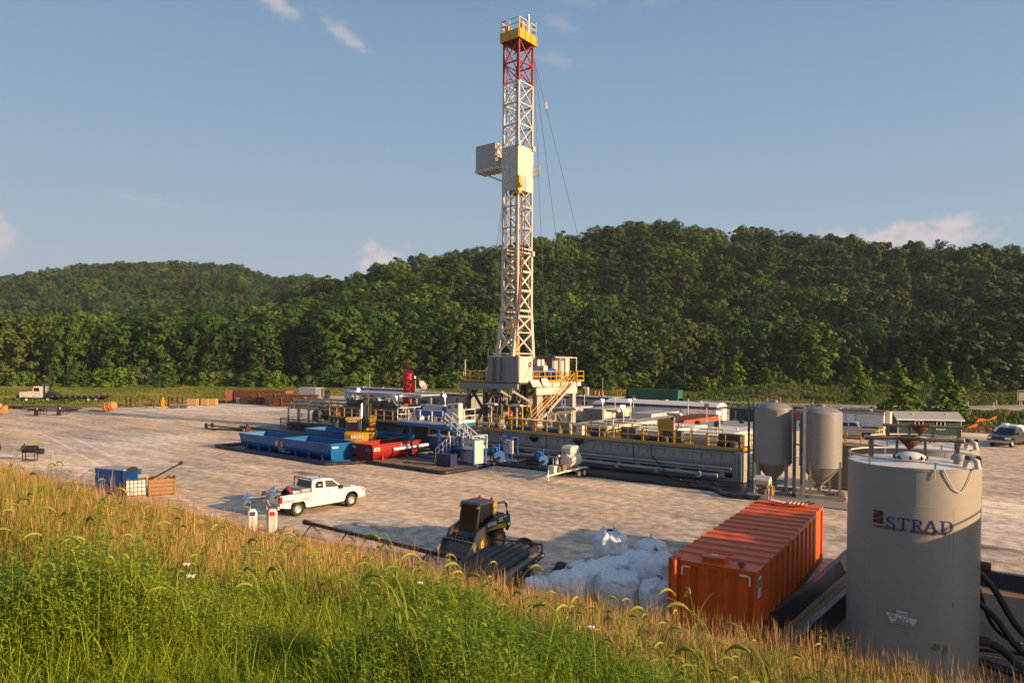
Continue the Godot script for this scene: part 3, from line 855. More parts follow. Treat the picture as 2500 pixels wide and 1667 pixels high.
	coil.path([v3(0.05, F + 1.6, -1.6), v3(0.05, F + 0.9, -1.2), v3(0.05, F + 0.3, -0.8)], 0.015, 5)
	part("cable_coil", coil, "black", ww)
	rig_mast(o, F)
	# doghouse and machinery on the right-hand deck
	var dh := node("doghouse", o)
	var d1 := MB.new()
	d1.bb(-5.0, -1.4, F, F + 2.5, -7.4, -10.3)
	part("wall", d1, "panel_grey", dh)
	var d2 := MB.new()
	d2.bb(-5.1, -0.9, F + 2.5, F + 2.62, -6.9, -10.4); d2.bb(-5.0, -0.3, F + 2.62, F + 2.72, -6.4, -6.6)
	part("roof", d2, "dark_grey", dh)
	for k in [[-1.38, 7.7, 0.9], [-1.38, 9.0, 0.7]]:
		var b := MB.new()
		b.bb(k[0], k[0] + 0.05, F + 0.3, F + 2.2, -k[1], -k[1] - k[2])
		part("door", b, "offwhite", dh)
	var d3 := MB.new()
	for k in [[-0.3, 7.2], [-0.3, 8.2], [-0.3, 10.3], [-1.3, 10.4]]: d3.bar(L(k[0], F, k[1]), L(k[0], F + 2.55, k[1]), 0.09)
	d3.bar(L(-0.3, F + 2.5, 6.4), L(-0.3, F + 2.5, 10.4), 0.09); d3.bar(L(-0.3, F + 2.5, 10.3), L(-1.3, F + 2.5, 10.3), 0.09)
	part("frame", d3, "offwhite", dh)
	var dw := node("drawworks", o)
	for k in [[-1.7, 0.7, 4.0, 0.8, "navy"], [-1.9, 0.75, 5.6, 0.65, "cabinet_blue"], [-1.2, 0.6, 6.4, 0.5, "cabinet_blue"]]:
		var b := MB.new()
		b.tube(L(k[0], F + k[1] + 0.3, k[2] - 0.7), L(k[0], F + k[1] + 0.3, k[2] + 0.7), k[3], 14)
		part("drum", b, k[4], dw)
	for k in [[-1.5, 1.9, 4.8, 0.6, 0.8, 0.5, "cream"], [-1.5, 1.9, 5.5, 0.6, 0.8, 0.45, "offwhite"], [-0.9, 1.35, 5.2, 0.5, 0.6, 0.7, "offwhite"], [-0.9, 0.5, 6.9, 0.8, 0.8, 0.8, "navy"], [-1.8, 1.3, 6.2, 0.7, 1.4, 0.4, "rusty_grey"], [-0.8, 1.1, 7.0, 0.3, 0.3, 0.3, "red"], [-1.0, 0.5, 3.4, 1.0, 1.0, 0.7, "dark_grey"], [-0.5, 1.5, 8.7, 0.3, 1.9, 0.5, "cream"]]:
		var b := MB.new()
		b.box(L(k[0], F + k[1], k[2]), v3(k[3], k[4], k[5]))
		part("housing", b, k[6], dw)
	for i in 7:
		var b := MB.new()
		var d := 3.2 + i * 0.7
		b.path([L(-1.0, F + 2.7, d), L(-0.9, F + 2.3, d + 0.5), L(-1.1, F + 2.45, d + 1.0), L(-1.0, F + 2.7, d + 1.5)], 0.045, 5)
		part("hose", b, "hose", dw)
	# railings of the two decks
	railing(o, [L(-7.35, F, 0.05), L(-6.4, F, 0.05), L(-5.2, F, 0.05), L(-4.0, F, 0.05)], "yellow")
	railing(o, [L(-7.35, F, 0.05), L(-7.35, F, 2.5), L(-7.35, F, 5.0)], "yellow")
	railing(o, [L(0, F, 2.2), L(0, F, 4.2), L(0, F, 6.2), L(0, F, 7.9)], "yellow")
	railing(o, [L(0, F, 9.2), L(0.55, F, 9.2), L(0.55, F, 10.5), L(-1.4, F, 10.5)], "yellow")
	railing(o, [L(-1.2, F, 9.0), L(-0.1, F, 9.0)], "yellow")
	# things on the left deck
	for k in [[-6.6, 1.0, "bright_blue", 0.14, 0.9], [-6.2, 1.0, "bright_blue", 0.14, 0.9], [-5.1, 1.3, "cream", 0.22, 1.5], [-4.5, 1.2, "machine_yellow", 0.25, 0.8], [-5.8, 1.8, "sub_dark", 0.3, 0.7]]:
		var b := MB.new()
		b.lathe([Vector2(0, F), Vector2(k[3], F), Vector2(k[3], F + k[4] - k[3] * 0.6), Vector2(0, F + k[4])], 10)
		b.X = Transform3D(Basis(), Vector3.ZERO)
		var m := part("deck_drum", b, k[2], o)
		m.position = L(k[0], 0, k[1])
	# stairs: yellow-railed down to the right, grey down to the left
	stair(o, L(0.25, 2.3, 2.2), L(0.25, F - 0.1, 8.55), 0.85, 16, "light_grey", "galvanised", "yellow")
	stair(o, L(-9.9, 2.2, 1.1), L(-5.6, F - 0.1, 0.6), 0.85, 16, "light_grey", "dark_grey", "yellow")
	# mud line that leaves the well to the left
	var fln := MB.new()
	fln.path([L(-3.2, 3.6, 2.6), L(-5.4, 3.3, 1.6), L(-8.0, 2.9, 0.0), L(-9.6, 2.7, -0.6)], 0.28, 10)
	part("flow_line", fln, "rusty_grey", o)
	# guy wires
	var top := S(-41.8, 53.2)
	for k in [[-4.5, 28.9, 3.6, -5.3, 0, -96, "from the small cabin down to the left"], [-4.9, 28.8, 3.8, -3.2, 0, -84, "nearest the mast on its left side"], [-4.45, 39.8, 5.0, -2.1, 6, -72.6, "from the mast top down its left edge"], [-2.5, 39.8, 5.2, 4.2, 0, -77, "running close beside the mast's right edge"], [-2.5, 39.8, 5.2, 9.4, 0, -98, "from the mast top to the ground on the right"], [-2.55, 39.8, 5.2, 18.5, 0, -118, "reaching farthest right from the mast top"]]:
		var p: Vector3 = top + U * k[0] + V * k[2] + v3(0, k[1], 0)
		var q := v3(k[3], k[4], k[5])
		var b := MB.new()
		b.tube(Vector3.ZERO, q - p, 0.022, 4)
		var w := part("guy_wire", b, "dark_grey")
		w.position = p; tag(w, "thin steel guy wire %s" % k[6], "guy wire", "guy wires of the drilling mast")
	var tb := MB.new()
	tb.box(Vector3.ZERO, v3(0.18, 0.75, 0.3), Basis(Vector3.BACK, 0.2))
	var tbo := part("cable_weight", tb, "cream"); tbo.position = top + U * -2.2 + V * 6.3 + v3(0.5, 34.9, 0); tag(tbo, "small pale block hanging on a wire right of the mast's red top", "weight")

func rig_mast(o: Node3D, F: float):
	var m := node("mast", o)
	m.scale.y = 0.971; m.position.y = 0.383
	var xs := [-4.45, -2.55]
	var at := func(ix: int, nr: bool, h: float) -> Vector3:
		var k := clampf((13.2 - h) / (13.2 - F), 0, 1)
		var d := lerpf(2.85, 1.6, k) if nr else lerpf(5.15, 5.65, k)
		return L(xs[ix] + (-0.04 if ix == 0 else 0.04) * k * 2.0, h, d)
	var lv := [F, 9.0, 11.2, 12.9, 13.5, 15.6, 17.6, 19.6, 20.0, 22.2, 24.4, 26.4, 30.6, 32.9, 35.1, 37.3, 39.4, 41.7]
	for ix in 2:
		for nr in [true, false]:
			for sgm in [[F, 13.2, 0.30, "mast_white"], [13.2, 19.8, 0.26, "mast_white"], [19.8, 37.3, 0.19, "mast_white"], [37.3, 42.0, 0.19, "mast_red"]]:
				var b := MB.new()
				b.bar(at.call(ix, nr, sgm[0]), at.call(ix, nr, sgm[1]), sgm[2])
				part("leg", b, sgm[3], m)
	for i in lv.size() - 1:
		var h0: float = lv[i]; var h1: float = lv[i + 1]
		var red := "mast_red" if h0 > 36.5 else "mast_white"
		var heavy := h1 < 20
		for fc in [[0, true, 1, true], [1, true, 1, false], [0, true, 0, false], [0, false, 1, false]]:
			if fc[0] == 0 and fc[1] == false and h0 < 20 and i % 2: continue
			var g := MB.new()
			g.bar(at.call(fc[0], fc[1], h1), at.call(fc[2], fc[3], h1), 0.22 if heavy and h1 in [15.6, 17.6, 13.5, 12.9] else 0.13)
			part("girt", g, red, m)
			if h1 - h0 < 1.0 or (h0 > 26 and h0 < 30): continue
			var b := MB.new()
			var w := 0.16 if heavy else 0.10
			var cross: bool = heavy or (fc[1] != fc[3])
			if cross or i % 2 == 0: b.bar(at.call(fc[0], fc[1], h0), at.call(fc[2], fc[3], h1), w)
			if cross or i % 2 == 1:
				if cross: b.bar(at.call(fc[2], fc[3], h0), at.call(fc[0], fc[1], h1), w * 0.96)
				else: b.bar(at.call(fc[2], fc[3], h0), at.call(fc[0], fc[1], h1), w)
			part("brace", b, red, m)
	# sheeted section at the racking board
	for k in [[-4.52, -3.53, 26.0, 28.25, 0], [-3.51, -2.6, 26.0, 28.25, 0], [-4.52, -3.53, 28.28, 30.5, 0], [-3.51, -2.6, 28.28, 30.5, 0]]:
		var b := MB.new()
		b.bb(k[0], k[1], k[2], k[3], -2.74, -2.68)
		part("weather_panel", b, "mast_white", m)
	for k in [[26.0, 2.7, 3.9], [26.0, 3.92, 5.25]]:
		var b := MB.new()
		b.bb(-2.5, -2.44, k[0], 30.55, -k[1], -k[2])
		part("weather_panel", b, "cream", m)
	var back := MB.new()
	back.bb(-4.5, -2.5, 26.0, 30.5, -5.24, -5.3); back.bb(-4.55, -4.5, 26.0, 30.5, -3.9, -5.2)
	part("weather_panel", back, "mast_white", m)
	# cabin hung on the mast's left side
	var cb := node("racking_cabin", o)
	cb.scale.y = 0.971; cb.position.y = 0.55
	for k in [[-8.65, -5.95, 28.9, 31.5, -3.3, -3.36, "light_grey"], [-6.01, -5.95, 28.9, 31.5, -3.37, -4.3, "cream"], [-8.65, -8.59, 28.9, 31.5, -3.37, -4.3, "light_grey"], [-8.58, -6.02, 28.9, 31.45, -4.25, -4.3, "light_grey"]]:
		var b := MB.new()
		b.bb(k[0], k[1], k[2], k[3], k[4], k[5])
		part("wall", b, k[6], cb)  # grey puts shade, cream on the right end sunlight, into the walls' colour
	var cf := MB.new()
	cf.bb(-8.7, -4.6, 28.62, 28.88, -3.25, -4.9)
	for i in 5: cf.bb(-8.5 + i * 0.6, -8.4 + i * 0.6, 28.5, 28.62, -3.2, -4.9)
	part("floor", cf, "mast_white", cb)
	var cw := MB.new()
	cw.bb(-5.95, -5.4, 28.9, 30.0, -4.0, -4.05)
	part("side_wall", cw, "cream", cb)
	var cs := MB.new()
	cs.bar(L(-7.9, 28.5, 3.6), L(-4.5, 26.9, 3.6), 0.14); cs.bar(L(-7.9, 28.5, 4.6), L(-4.5, 26.9, 4.6), 0.14)
	part("strut", cs, "offwhite", cb)
	railing(cb, [L(-5.9, 29.6, 3.4), L(-4.6, 29.6, 3.4)], "steel", 1.0, 0.0)
	railing(cb, [L(-2.4, 27.6, 5.3), L(-1.6, 27.6, 5.3)], "yellow", 1.1, 0.1)
	# crown
	var cr := node("crown_block", o)
	cr.position.y = -0.84
	var c1 := MB.new()
	for s in [[-4.75, -2.25, 2.55, 2.61], [-4.75, -2.25, 5.4, 5.46]]: c1.bb(s[0], s[1], 41.6, 42.55, -s[2], -s[3])
	for s in [[-4.75, -4.69], [-2.31, -2.25]]: c1.bb(s[0], s[1], 41.6, 42.55, -2.62, -5.39)
	c1.bb(-4.68, -2.32, 42.3, 42.36, -2.62, -5.39)
	for i in 4: c1.bb(-2.25, -2.19, 41.6, 42.55, -2.6 - i * 0.92, -2.68 - i * 0.92)
	for i in 3: c1.bb(-4.7 + i * 1.15, -4.62 + i * 1.15, 41.6, 42.55, -2.48, -2.54)
	part("platform", c1, "yellow", cr)
	var c2 := MB.new()
	for i in 4: c2.tube(L(-3.9 + i * 0.25, 42.0, 4.0), L(-3.8 + i * 0.25, 42.0, 4.0), 0.5, 16)
	c2.bb(-4.2, -2.7, 41.9, 42.1, -3.9, -4.1)
	part("sheave", c2, "dark_grey", cr)
	railing(cr, [L(-4.7, 42.55, 2.6), L(-3.95, 42.55, 2.6)], "mast_red", 1.1, 0.0)
	railing(cr, [L(-3.6, 42.55, 2.6), L(-2.3, 42.55, 2.6), L(-2.3, 42.55, 3.9)], "offwhite", 1.1, 0.0)
	railing(cr, [L(-2.3, 42.55, 4.4), L(-2.3, 42.55, 5.4), L(-4.7, 42.55, 5.4), L(-4.7, 42.55, 2.6)], "offwhite", 1.1, 0.0)
	var c3 := MB.new()
	c3.bb(-2.5, -2.3, 42.6, 44.2, -4.1, -4.3); part("beacon_post", c3, "offwhite", cr)
	c3 = MB.new()
	c3.bb(-2.3, -2.25, 42.5, 44.0, -5.3, -5.35); part("aerial", c3, "offwhite", cr)
	var c4 := MB.new()
	c4.lathe([Vector2(0, 44.2), Vector2(0.13, 44.22), Vector2(0.13, 44.4), Vector2(0, 44.5)], 10, true, L(-2.4, 0, 4.2))
	part("beacon", c4, "clean_white", cr)
	var c5 := MB.new()
	c5.bb(-4.3, -3.9, 42.55, 43.2, -2.8, -3.2); c5.bb(-2.9, -2.5, 42.55, 43.5, -3.3, -3.7)
	part("winch", c5, "yellow", cr)
	# drilling lines, standpipe, hoses, top drive, ladder
	var ln := MB.new()
	for i in 5: ln.tube(L(-3.75 + i * 0.12, 41.8, 3.9), L(-3.72 + i * 0.1, 14.5, 3.9), 0.02, 4)
	for i in 2: ln.tube(L(-4.25 + i * 0.1, 41.8, 3.0), L(-4.25 + i * 0.1, F + 2.0, 3.0), 0.022, 4)
	part("drilling_line", ln, "dark_grey", m)
	var sp := MB.new()
	sp.path([L(-2.75, 13.5, 2.75), L(-2.55, 20, 2.65), L(-2.5, 26.6, 2.6)], 0.055, 7)
	part("standpipe", sp, "sub_dark", m)
	var hr := MB.new()
	hr.path([L(-2.3, 25.2, 3.2), L(-2.28, 21, 3.25), L(-2.3, 16, 3.0), L(-2.3, 12.0, 2.6), L(-2.4, 10.2, 2.4)], 0.075, 7)
	part("kelly_hose", hr, "hose_red", m)
	var h2 := MB.new()
	h2.path([L(-2.15, 27.4, 3.5), L(-2.2, 24, 3.6), L(-2.35, 18, 3.5), L(-2.4, 13, 3.0)], 0.05, 6)
	for i in 2: h2.path([L(-3.1 + i * 0.9, F + 2.8, -0.15), L(-3.0 + i * 0.9, F + 1.0, -0.2), L(-3.1 + i * 0.85, F - 1.5, -0.25), L(-3.4 + i * 0.8, 2.6, -0.3)], 0.09 - i * 0.02, 7)
	h2.path([L(-2.55, F + 2.6, -0.1), L(-2.3, 11, 1.0), L(-2.0, 14, 2.4)], 0.04, 6)
	part("service_hose", h2, "sub_dark", m)
	var td := node("top_drive", o)
	for k in [[-2.95, 7.4, 3.2, 0.9, 1.9, 0.9, "machine_yellow"], [-2.95, 9.4, 3.2, 0.6, 1.6, 0.6, "yellow"], [-3.0, 6.6, 3.2, 0.4, 1.2, 0.4, "sub_dark"], [-3.6, 11.6, 3.6, 0.5, 1.8, 0.6, "yellow"], [-4.0, 12.0, 3.2, 0.4, 0.8, 0.4, "machine_yellow"]]:
		var b := MB.new()
		b.box(L(k[0], k[1], k[2]), v3(k[3], k[4], k[5]), Basis(Vector3.UP, 0.3)); b.box(L(k[0] + 0.1, k[1] + k[4] * 0.3, k[2] - 0.3), v3(k[3] * 0.5, k[4] * 0.6, k[5] * 0.5), Basis(Vector3.BACK, 0.2))
		part("housing", b, k[6], td)
	var hk := MB.new()
	hk.box(L(-2.2, 27.1, 2.55), v3(0.35, 0.5, 0.35)); hk.box(L(-2.2, 26.5, 2.55), v3(0.5, 0.8, 0.4), Basis(Vector3.BACK, 0.4)); hk.tube(L(-2.3, 25.7, 2.4), L(-2.3, 25.7, 2.8), 0.25, 10)
	part("hose_block", hk, "yellow", m)
	var dp := MB.new()
	dp.tube(L(-3.9, F, 3.4), L(-3.9, 25.9, 3.4), 0.09, 7)
	part("drill_pipe", dp, "sub_dark", m)
	var ld := MB.new()
	for k in [-0.2, 0.2]: ld.bar(L(-2.8 + k, F, 5.3), L(-2.8 + k, 41.5, 5.3), 0.05)
	for i in 100: ld.bar(L(-3.0, F + 0.35 * i + 0.2, 5.3), L(-2.6, F + 0.35 * i + 0.2, 5.3), 0.03)
	part("ladder", ld, "offwhite", m)
	var gp := MB.new()
	for k in [[-3.3, 32.5, 34.0], [-3.35, 36.0, 38.5]]: gp.bb(k[0] - 0.1, k[0] + 0.1, k[1], k[2], -3.8, -4.0)
	part("counterweight", gp, "offwhite", m)
	var eb := MB.new()
	eb.box(at.call(1, false, 30.7) + v3(0.1, 0, 0), v3(0.4, 0.5, 0.4)); eb.box(at.call(1, true, 30.8), v3(0.45, 0.5, 0.4)); eb.box(at.call(1, false, 19.6) + v3(0.15, 0, 0), v3(0.35, 0.5, 0.35))
	part("splice_plate", eb, "mast_white", m)

func box_thing(called: String, label: String, category: String, a: float, b: float, w: float, h: float, l: float, wall: String, roof: String, y0 := 0.0, rib := 0.0, turn := 0.0, group := "") -> Node3D:
	# a box of sheet walls whose near left corner stands at (a, b); w along U, l along V
	var o := site(called, label, category, a, b, 0, turn, group)
	var m := MB.new()
	m.bb(0, w, y0, h, 0, -l)
	if rib > 0:
		var x := rib / 2
		while x < w:
			m.bb(x - 0.04, x + 0.04, y0 + 0.1, h - 0.08, 0, 0.035); x += rib
		x = rib / 2
		while x < l:
			m.bb(w, w + 0.035, y0 + 0.1, h - 0.08, -x + 0.04, -x - 0.04); x += rib
	part("wall", m, wall, o)
	var r := MB.new()
	r.bb(-0.05, w + 0.06, h, h + 0.08, 0.06, -l - 0.05)
	part("roof", r, roof, o)
	return o

func mud_system():
	rng.seed = 302
	var A0 := -42.8
	var len_ := 25.0
	var o := site("mud_tank", "long grey round-bottomed mud tank carrying the yellow-railed walkway", "tank", A0, 47.7)
	var D := 2.22
	# the tank's side: sloped lip, round belly, skid; made of three lengths
	for k in [[0.0, 8.2], [8.28, 16.4], [16.48, 24.2]]:
		var b := MB.new()
		var pr := [Vector2(0.0, 2.02), Vector2(0.02, 1.55)]
		for i in 9:
			var an := i / 8.0 * 1.45
			pr.append(Vector2(0.02 - 0.0 - (1 - cos(an)) * 0.9, 1.5 - sin(an) * 1.05))
		for i in pr.size() - 1:
			var p: Vector2 = pr[i]; var q: Vector2 = pr[i + 1]
			var n := Vector2(-(q.y - p.y), q.x - p.x).normalized()
			var nn := v3(0, n.y, n.x)
			b.tri(v3(k[0], p.y, p.x), v3(k[1], p.y, p.x), v3(k[1], q.y, q.x), nn, nn, nn); b.tri(v3(k[0], p.y, p.x), v3(k[1], q.y, q.x), v3(k[0], q.y, q.x), nn, nn, nn)
		b.bb(k[0], k[1], 1.97, 2.05, -0.05, 0.14)
		part("shell", b, "mud_grey", o)
		var st := MB.new()
		var x: float = k[0] + 0.4
		while x < k[1] - 0.2:
			st.bb(x - 0.02, x + 0.02, 1.52, 1.96, 0.021, 0.1); x += 0.72
		part("stiffener", st, "mud_grey", o)
	var bk := MB.new()
	bk.bb(0, 24.2, 0.3, 2.0, -1.0, -2.9); bk.bb(0, 24.9, 0.02, 0.28, 0.0, -0.25); bk.bb(0, 24.9, 0.02, 0.28, -2.6, -2.9)
	part("skid", bk, "grey", o)
	var en := MB.new()
	en.bb(24.22, 25.0, 0.05, 2.05, 0.05, -2.9)
	for i in 3: en.bb(24.3 + i * 0.25, 24.36 + i * 0.25, 0.1, 1.95, 0.05, 0.12)
	part("end_cabinet", en, "mud_grey", o)
	for k in [[0.0, 0.95, 0.09, 0.25, 24.2], [0.0, 0.42, 0.14, 0.42, 23.3], [6.0, 0.72, 0.1, 0.1, 24.2]]:
		var b := MB.new()
		b.tube(v3(k[0], k[1], k[3]), v3(k[4], k[1], k[3]), k[2], 10)
		part("pipe", b, "light_grey", o)
	for i in 7:
		var b := MB.new()
		var x := 2.2 + i * 3.3
		b.tube(v3(x, 0.42, 0.2), v3(x, 0.42, 0.72), 0.2, 12); b.bb(x - 0.03, x + 0.03, 0.6, 0.78, 0.4, 0.46); b.bb(x - 0.16, x + 0.16, 0.78, 0.81, 0.41, 0.45)
		part("valve", b, "light_grey", o)
		var t := MB.new()
		t.prism([Vector2(x + 1.2, 0.28), Vector2(x + 1.75, 0.28), Vector2(x + 1.58, 0.85), Vector2(x + 1.37, 0.85)], 0.06)
		t.X = Transform3D()
		var g := part("gusset", t, "mud_grey", o); g.position.z = 0.12
	for i in 6:
		for s in [0.0, 0.5]:
			var b := MB.new()
			var x: float = 1.0 + i * 4.1 + s
			b.path([v3(x, 1.95, 0.06), v3(x, 2.2, 0.07), v3(x + 0.03, 2.28, 0.02), v3(x + 0.12, 2.3, -0.12)], 0.04, 6)
			part("lifting_hook", b, "light_grey", o)
	for i in 7:
		var b := MB.new()
		b.bb(0.9 + i * 3.7, 1.05 + i * 3.7, 2.05, D - 0.02, -0.1, -0.25)
		part("post", b, "light_grey", o)
	# walkway on top
	var dk := MB.new()
	dk.bb(-0.6, 25.0, D - 0.02, D + 0.03, 0.02, -3.0)
	part("walkway", dk, "mat_wood", o)
	var de := MB.new()
	de.bb(-0.6, 25.0, D - 0.1, D + 0.02, 0.03, 0.09)
	part("walkway_edge", de, "grey", o)
	var fr := []
	var bkp := []
	for i in 10:
		fr.append(L(-0.6 + i * 2.55, D + 0.03, -0.05)); bkp.append(L(-0.6 + i * 2.55, D + 0.03, 2.95))
	railing(o, fr, "yellow")
	railing(o, [fr[9], L(25.0, D + 0.03, -0.05)], "yellow")
	for i in 10:
		if i in [3, 4]: continue
		if i < 9: railing(o, [bkp[i], bkp[i + 1]], "yellow", 1.07, 0.12)
	railing(o, [L(25.0, D + 0.03, -0.05), L(25.0, D + 0.03, 2.9)], "yellow")
	# machines on the walkway
	for k in [[3.9, 0.8], [5.6, 0.7], [8.2, 0.9], [12.6, 0.8], [16.6, 0.8], [18.0, 0.7], [23.3, 0.7]]:
		var t := site("agitator_motor", "blue electric agitator motor on the walkway, %s" % {3.9: "leftmost, by the white pipe's elbow", 5.6: "under the second lamp canopy", 8.2: "near the foot of the yellow-railed stair", 12.6: "between the lamp mast and the grey hatch box", 16.6: "left of the yellow control board", 18.0: "beside the dark screen box", 23.3: "rightmost, near the silos"}[k[0]], "motor", A0 + k[0], 47.7 + k[1], D + 0.03, R(-0.1, 0.1), "agitator motors on the mud tank")
		var b := MB.new()
		b.tube(v3(-0.45, 0.27, 0), v3(0.35, 0.27, 0), 0.2, 12)
		for i in 6: b.tube(v3(-0.35 + i * 0.1, 0.27, 0), v3(-0.32 + i * 0.1, 0.27, 0), 0.225, 12)
		b.bb(-0.4, 0.3, 0.0, 0.08, -0.2, 0.2)
		part("motor", b, "navy" if k[0] > 9 else "cabinet_blue", t)
		var g := MB.new()
		g.lathe([Vector2(0, 0.05), Vector2(0.3, 0.05), Vector2(0.3, 0.3), Vector2(0.2, 0.5), Vector2(0, 0.5)], 12, true, v3(0.72, 0, 0))
		part("gearbox", g, "dark_grey", t)
	var n := 0
	for k in [[1.6, 1.0, 0.75, 0.9, "panel_grey", "left of the yellow valve frame"], [2.4, 1.0, 0.6, 0.85, "panel_grey", "beside the yellow valve frame"], [8.6, 1.9, 1.7, 0.9, "panel_grey", "at the stair's foot"], [10.6, 1.6, 0.6, 0.75, "cream", "under the flat roof"], [15.2, 1.6, 1.2, 0.85, "dark_grey", "with a dented front behind the railing"], [19.2, 1.1, 1.5, 0.9, "dark_grey", "between the white mud-pump houses"], [21.6, 0.7, 1.0, 0.6, "panel_grey", "low, in front of the right-hand pump house"], [23.4, 1.6, 1.6, 0.9, "dark_grey", "next to the silos"]]:
		var t := site("equipment_box", "%s steel equipment box on the walkway %s" % ["pale" if k[4] == "cream" else "dark" if k[4] == "dark_grey" else "grey", k[5]], "box", A0 + k[0], 47.7 + k[1], D + 0.03, 0, "equipment boxes on the walkway")
		var b := MB.new()
		b.box(v3(0, k[3] / 2, 0), v3(k[2], k[3], 0.5)); part("body", b, k[4], t)
		var c := MB.new()
		c.box(v3(0, k[3] + 0.02, 0), v3(k[2] + 0.06, 0.04, 0.56)); part("lid", c, "steel", t)
		n += 1
	# pale pipe that lies on the walkway's left end
	var wp := site("white_pipe", "thick white pipe with black couplings along the walkway's left end", "pipe", A0, 47.7, D + 0.03)
	var w1 := MB.new()
	w1.path([v3(-2.6, 0.45, -0.5), v3(0.5, 0.42, -0.5), v3(2.8, 0.4, -0.5), v3(3.25, 0.3, -0.45), v3(3.4, -0.05, -0.4)], 0.17, 12)
	part("pipe", w1, "clean_white", wp)
	for x in [-0.2, 0.25, 2.5]:
		var b := MB.new()
		b.tube(v3(x - 0.1, 0.42, -0.5), v3(x + 0.1, 0.42, -0.5), 0.2, 12)
		part("coupling", b, "rubber", wp)
	# yellow valve frame by the left stair
	var vf := site("valve_frame", "yellow pipe frame with valves behind the walkway's left end", "frame", A0 + 2.6, 49.6, D)
	for k in [[0, 0, 0, 2.1], [1.6, 0, 0, 2.2], [0, 1.2, 0, 2.1], [1.6, 1.2, 0, 2.2]]:
		var b := MB.new()
		b.bar(L(k[0], k[2], k[1]), L(k[0], k[3], k[1]), 0.09)
		part("post", b, "yellow", vf)
	for k in [[0, 2.0, 0, 1.6, 2.1, 0], [0, 1.1, 0, 1.6, 1.1, 0], [0, 2.0, 0, 0, 2.0, 1.2], [1.6, 2.1, 0, 1.6, 2.1, 1.2], [0, 0.5, 0, 1.6, 1.1, 0], [0, 0.6, 0.4, 1.6, 0.6, 0.4]]:
		var b := MB.new()
		b.bar(L(k[0], k[1], k[2]), L(k[3], k[4], k[5]), 0.08)
		part("rail", b, "yellow", vf)
	for x in [0.4, 1.0, 1.5]:
		var b := MB.new()
		b.tube(L(x, 0.6, 0.1), L(x, 0.6, 0.7), 0.22, 10); b.tube(L(x, 0.6, 0.3), L(x, 1.0, 0.3), 0.05, 6)
		part("valve", b, "machine_yellow", vf)
	# mixing hoppers: pale funnels on the walkway
	for k in [[3.6, 2.2, "beside the yellow valve frame"], [5.0, 2.0, "in the middle of the three"], [6.8, 1.9, "nearest the yellow-railed stair"]]:
		var t := site("mixing_hopper", "pale mixing hopper with a flat top on the walkway, %s" % k[2], "hopper", A0 + k[0], 47.7 + k[1], D + 0.03, 0, "hoppers on the mud tank walkway")
		var b := MB.new()
		b.prism([Vector2(-0.75, 0.95), Vector2(0.75, 0.95), Vector2(0.75, 0.85), Vector2(-0.75, 0.85)], 0.9); part("table", b, "cream", t)
		var c := MB.new()
		c.lathe([Vector2(0.08, 0.2), Vector2(0.42, 0.85), Vector2(0.4, 0.85), Vector2(0.06, 0.2)], 4, false); part("funnel", c, "offwhite", t)
		var g := MB.new()
		g.tube(v3(-0.3, 0.15, 0), v3(0.5, 0.15, 0), 0.12, 8); part("jet_pipe", g, "sub_dark", t)
	# fire extinguisher and drum behind the rail
	for k in [[1.7, 3.4, "beside the pale drum behind the walkway's left end"], [-1.35, -0.2, "on the white-railed platform's corner"]]:
		var t := site("fire_extinguisher", "red fire extinguisher %s" % k[2], "extinguisher", A0 + k[0], 47.7 + k[1], D + 0.6, 0, "fire extinguishers")
		var b := MB.new()
		b.lathe([Vector2(0, 0), Vector2(0.13, 0), Vector2(0.13, 0.75), Vector2(0.05, 0.9), Vector2(0.05, 1.0), Vector2(0, 1.0)], 10); part("bottle", b, "red", t)
		var c := MB.new()
		c.lathe([Vector2(0.135, 0.35), Vector2(0.135, 0.55)], 10); part("label", c, "clean_white", t)
	var yb := site("control_board", "yellow round-cornered control board on the walkway railing", "control board", A0 + 18.25, 49.4, D + 0.25)
	var yb1 := MB.new()
	yb1.prism([Vector2(-0.62, 0.2), Vector2(-0.45, 0), Vector2(0.5, 0), Vector2(0.68, 0.25), Vector2(0.68, 1.5), Vector2(-0.62, 1.5)], 0.14, 0.02); part("board", yb1, "machine_yellow", yb)
	var yb2 := MB.new()
	yb2.tube(v3(0.5, 1.5, 0), v3(0.9, 1.75, 0), 0.12, 8); yb2.path([v3(0.9, 1.7, 0), v3(1.2, 1.1, 0.2), v3(1.0, 0.4, 0.5), v3(0.2, -0.1, 0.6)], 0.05, 6); part("cable", yb2, "black", yb)
	var dr := MB.new()
	dr.path([v3(0, D - 0.1, 0.15), v3(0.1, 1.4, 0.3), v3(0.9, 0.8, 0.5), v3(1.6, 0.25, 0.9), v3(2.6, 0.06, 1.6), v3(4.2, 0.05, 2.4)], 0.04, 6)
	var dro := part("drain_hose", dr, "hose"); dro.position = S(A0 + 18.0, 47.7); dro.rotation.y = SITE; tag(dro, "dark hose hanging over the mud tank's side to the liner", "hose")
	var tarp := MB.new()
	tarp.lathe([Vector2(0.1, -0.55), Vector2(0.4, -0.3), Vector2(0.6, 0.05), Vector2(0.3, 0.2), Vector2(0, 0.22)], 9, false)
	for k in [[7.1, 1.9, "left, below the hopper at the stair"], [11.6, 2.0, "behind the white vacuum trailer"]]:
		var t := put("plastic_sack", tarp.mesh(), "liner"); t.position = S(A0 + k[0], 47.5, k[1]); t.scale = v3(0.8, 0.7, 0.6); tag(t, "black plastic sheet bundled on the mud tank's rim, %s" % k[2], "plastic sheet", "bundled sheets on the rim")
	# sprayer line across the belly
	var mh := MB.new()
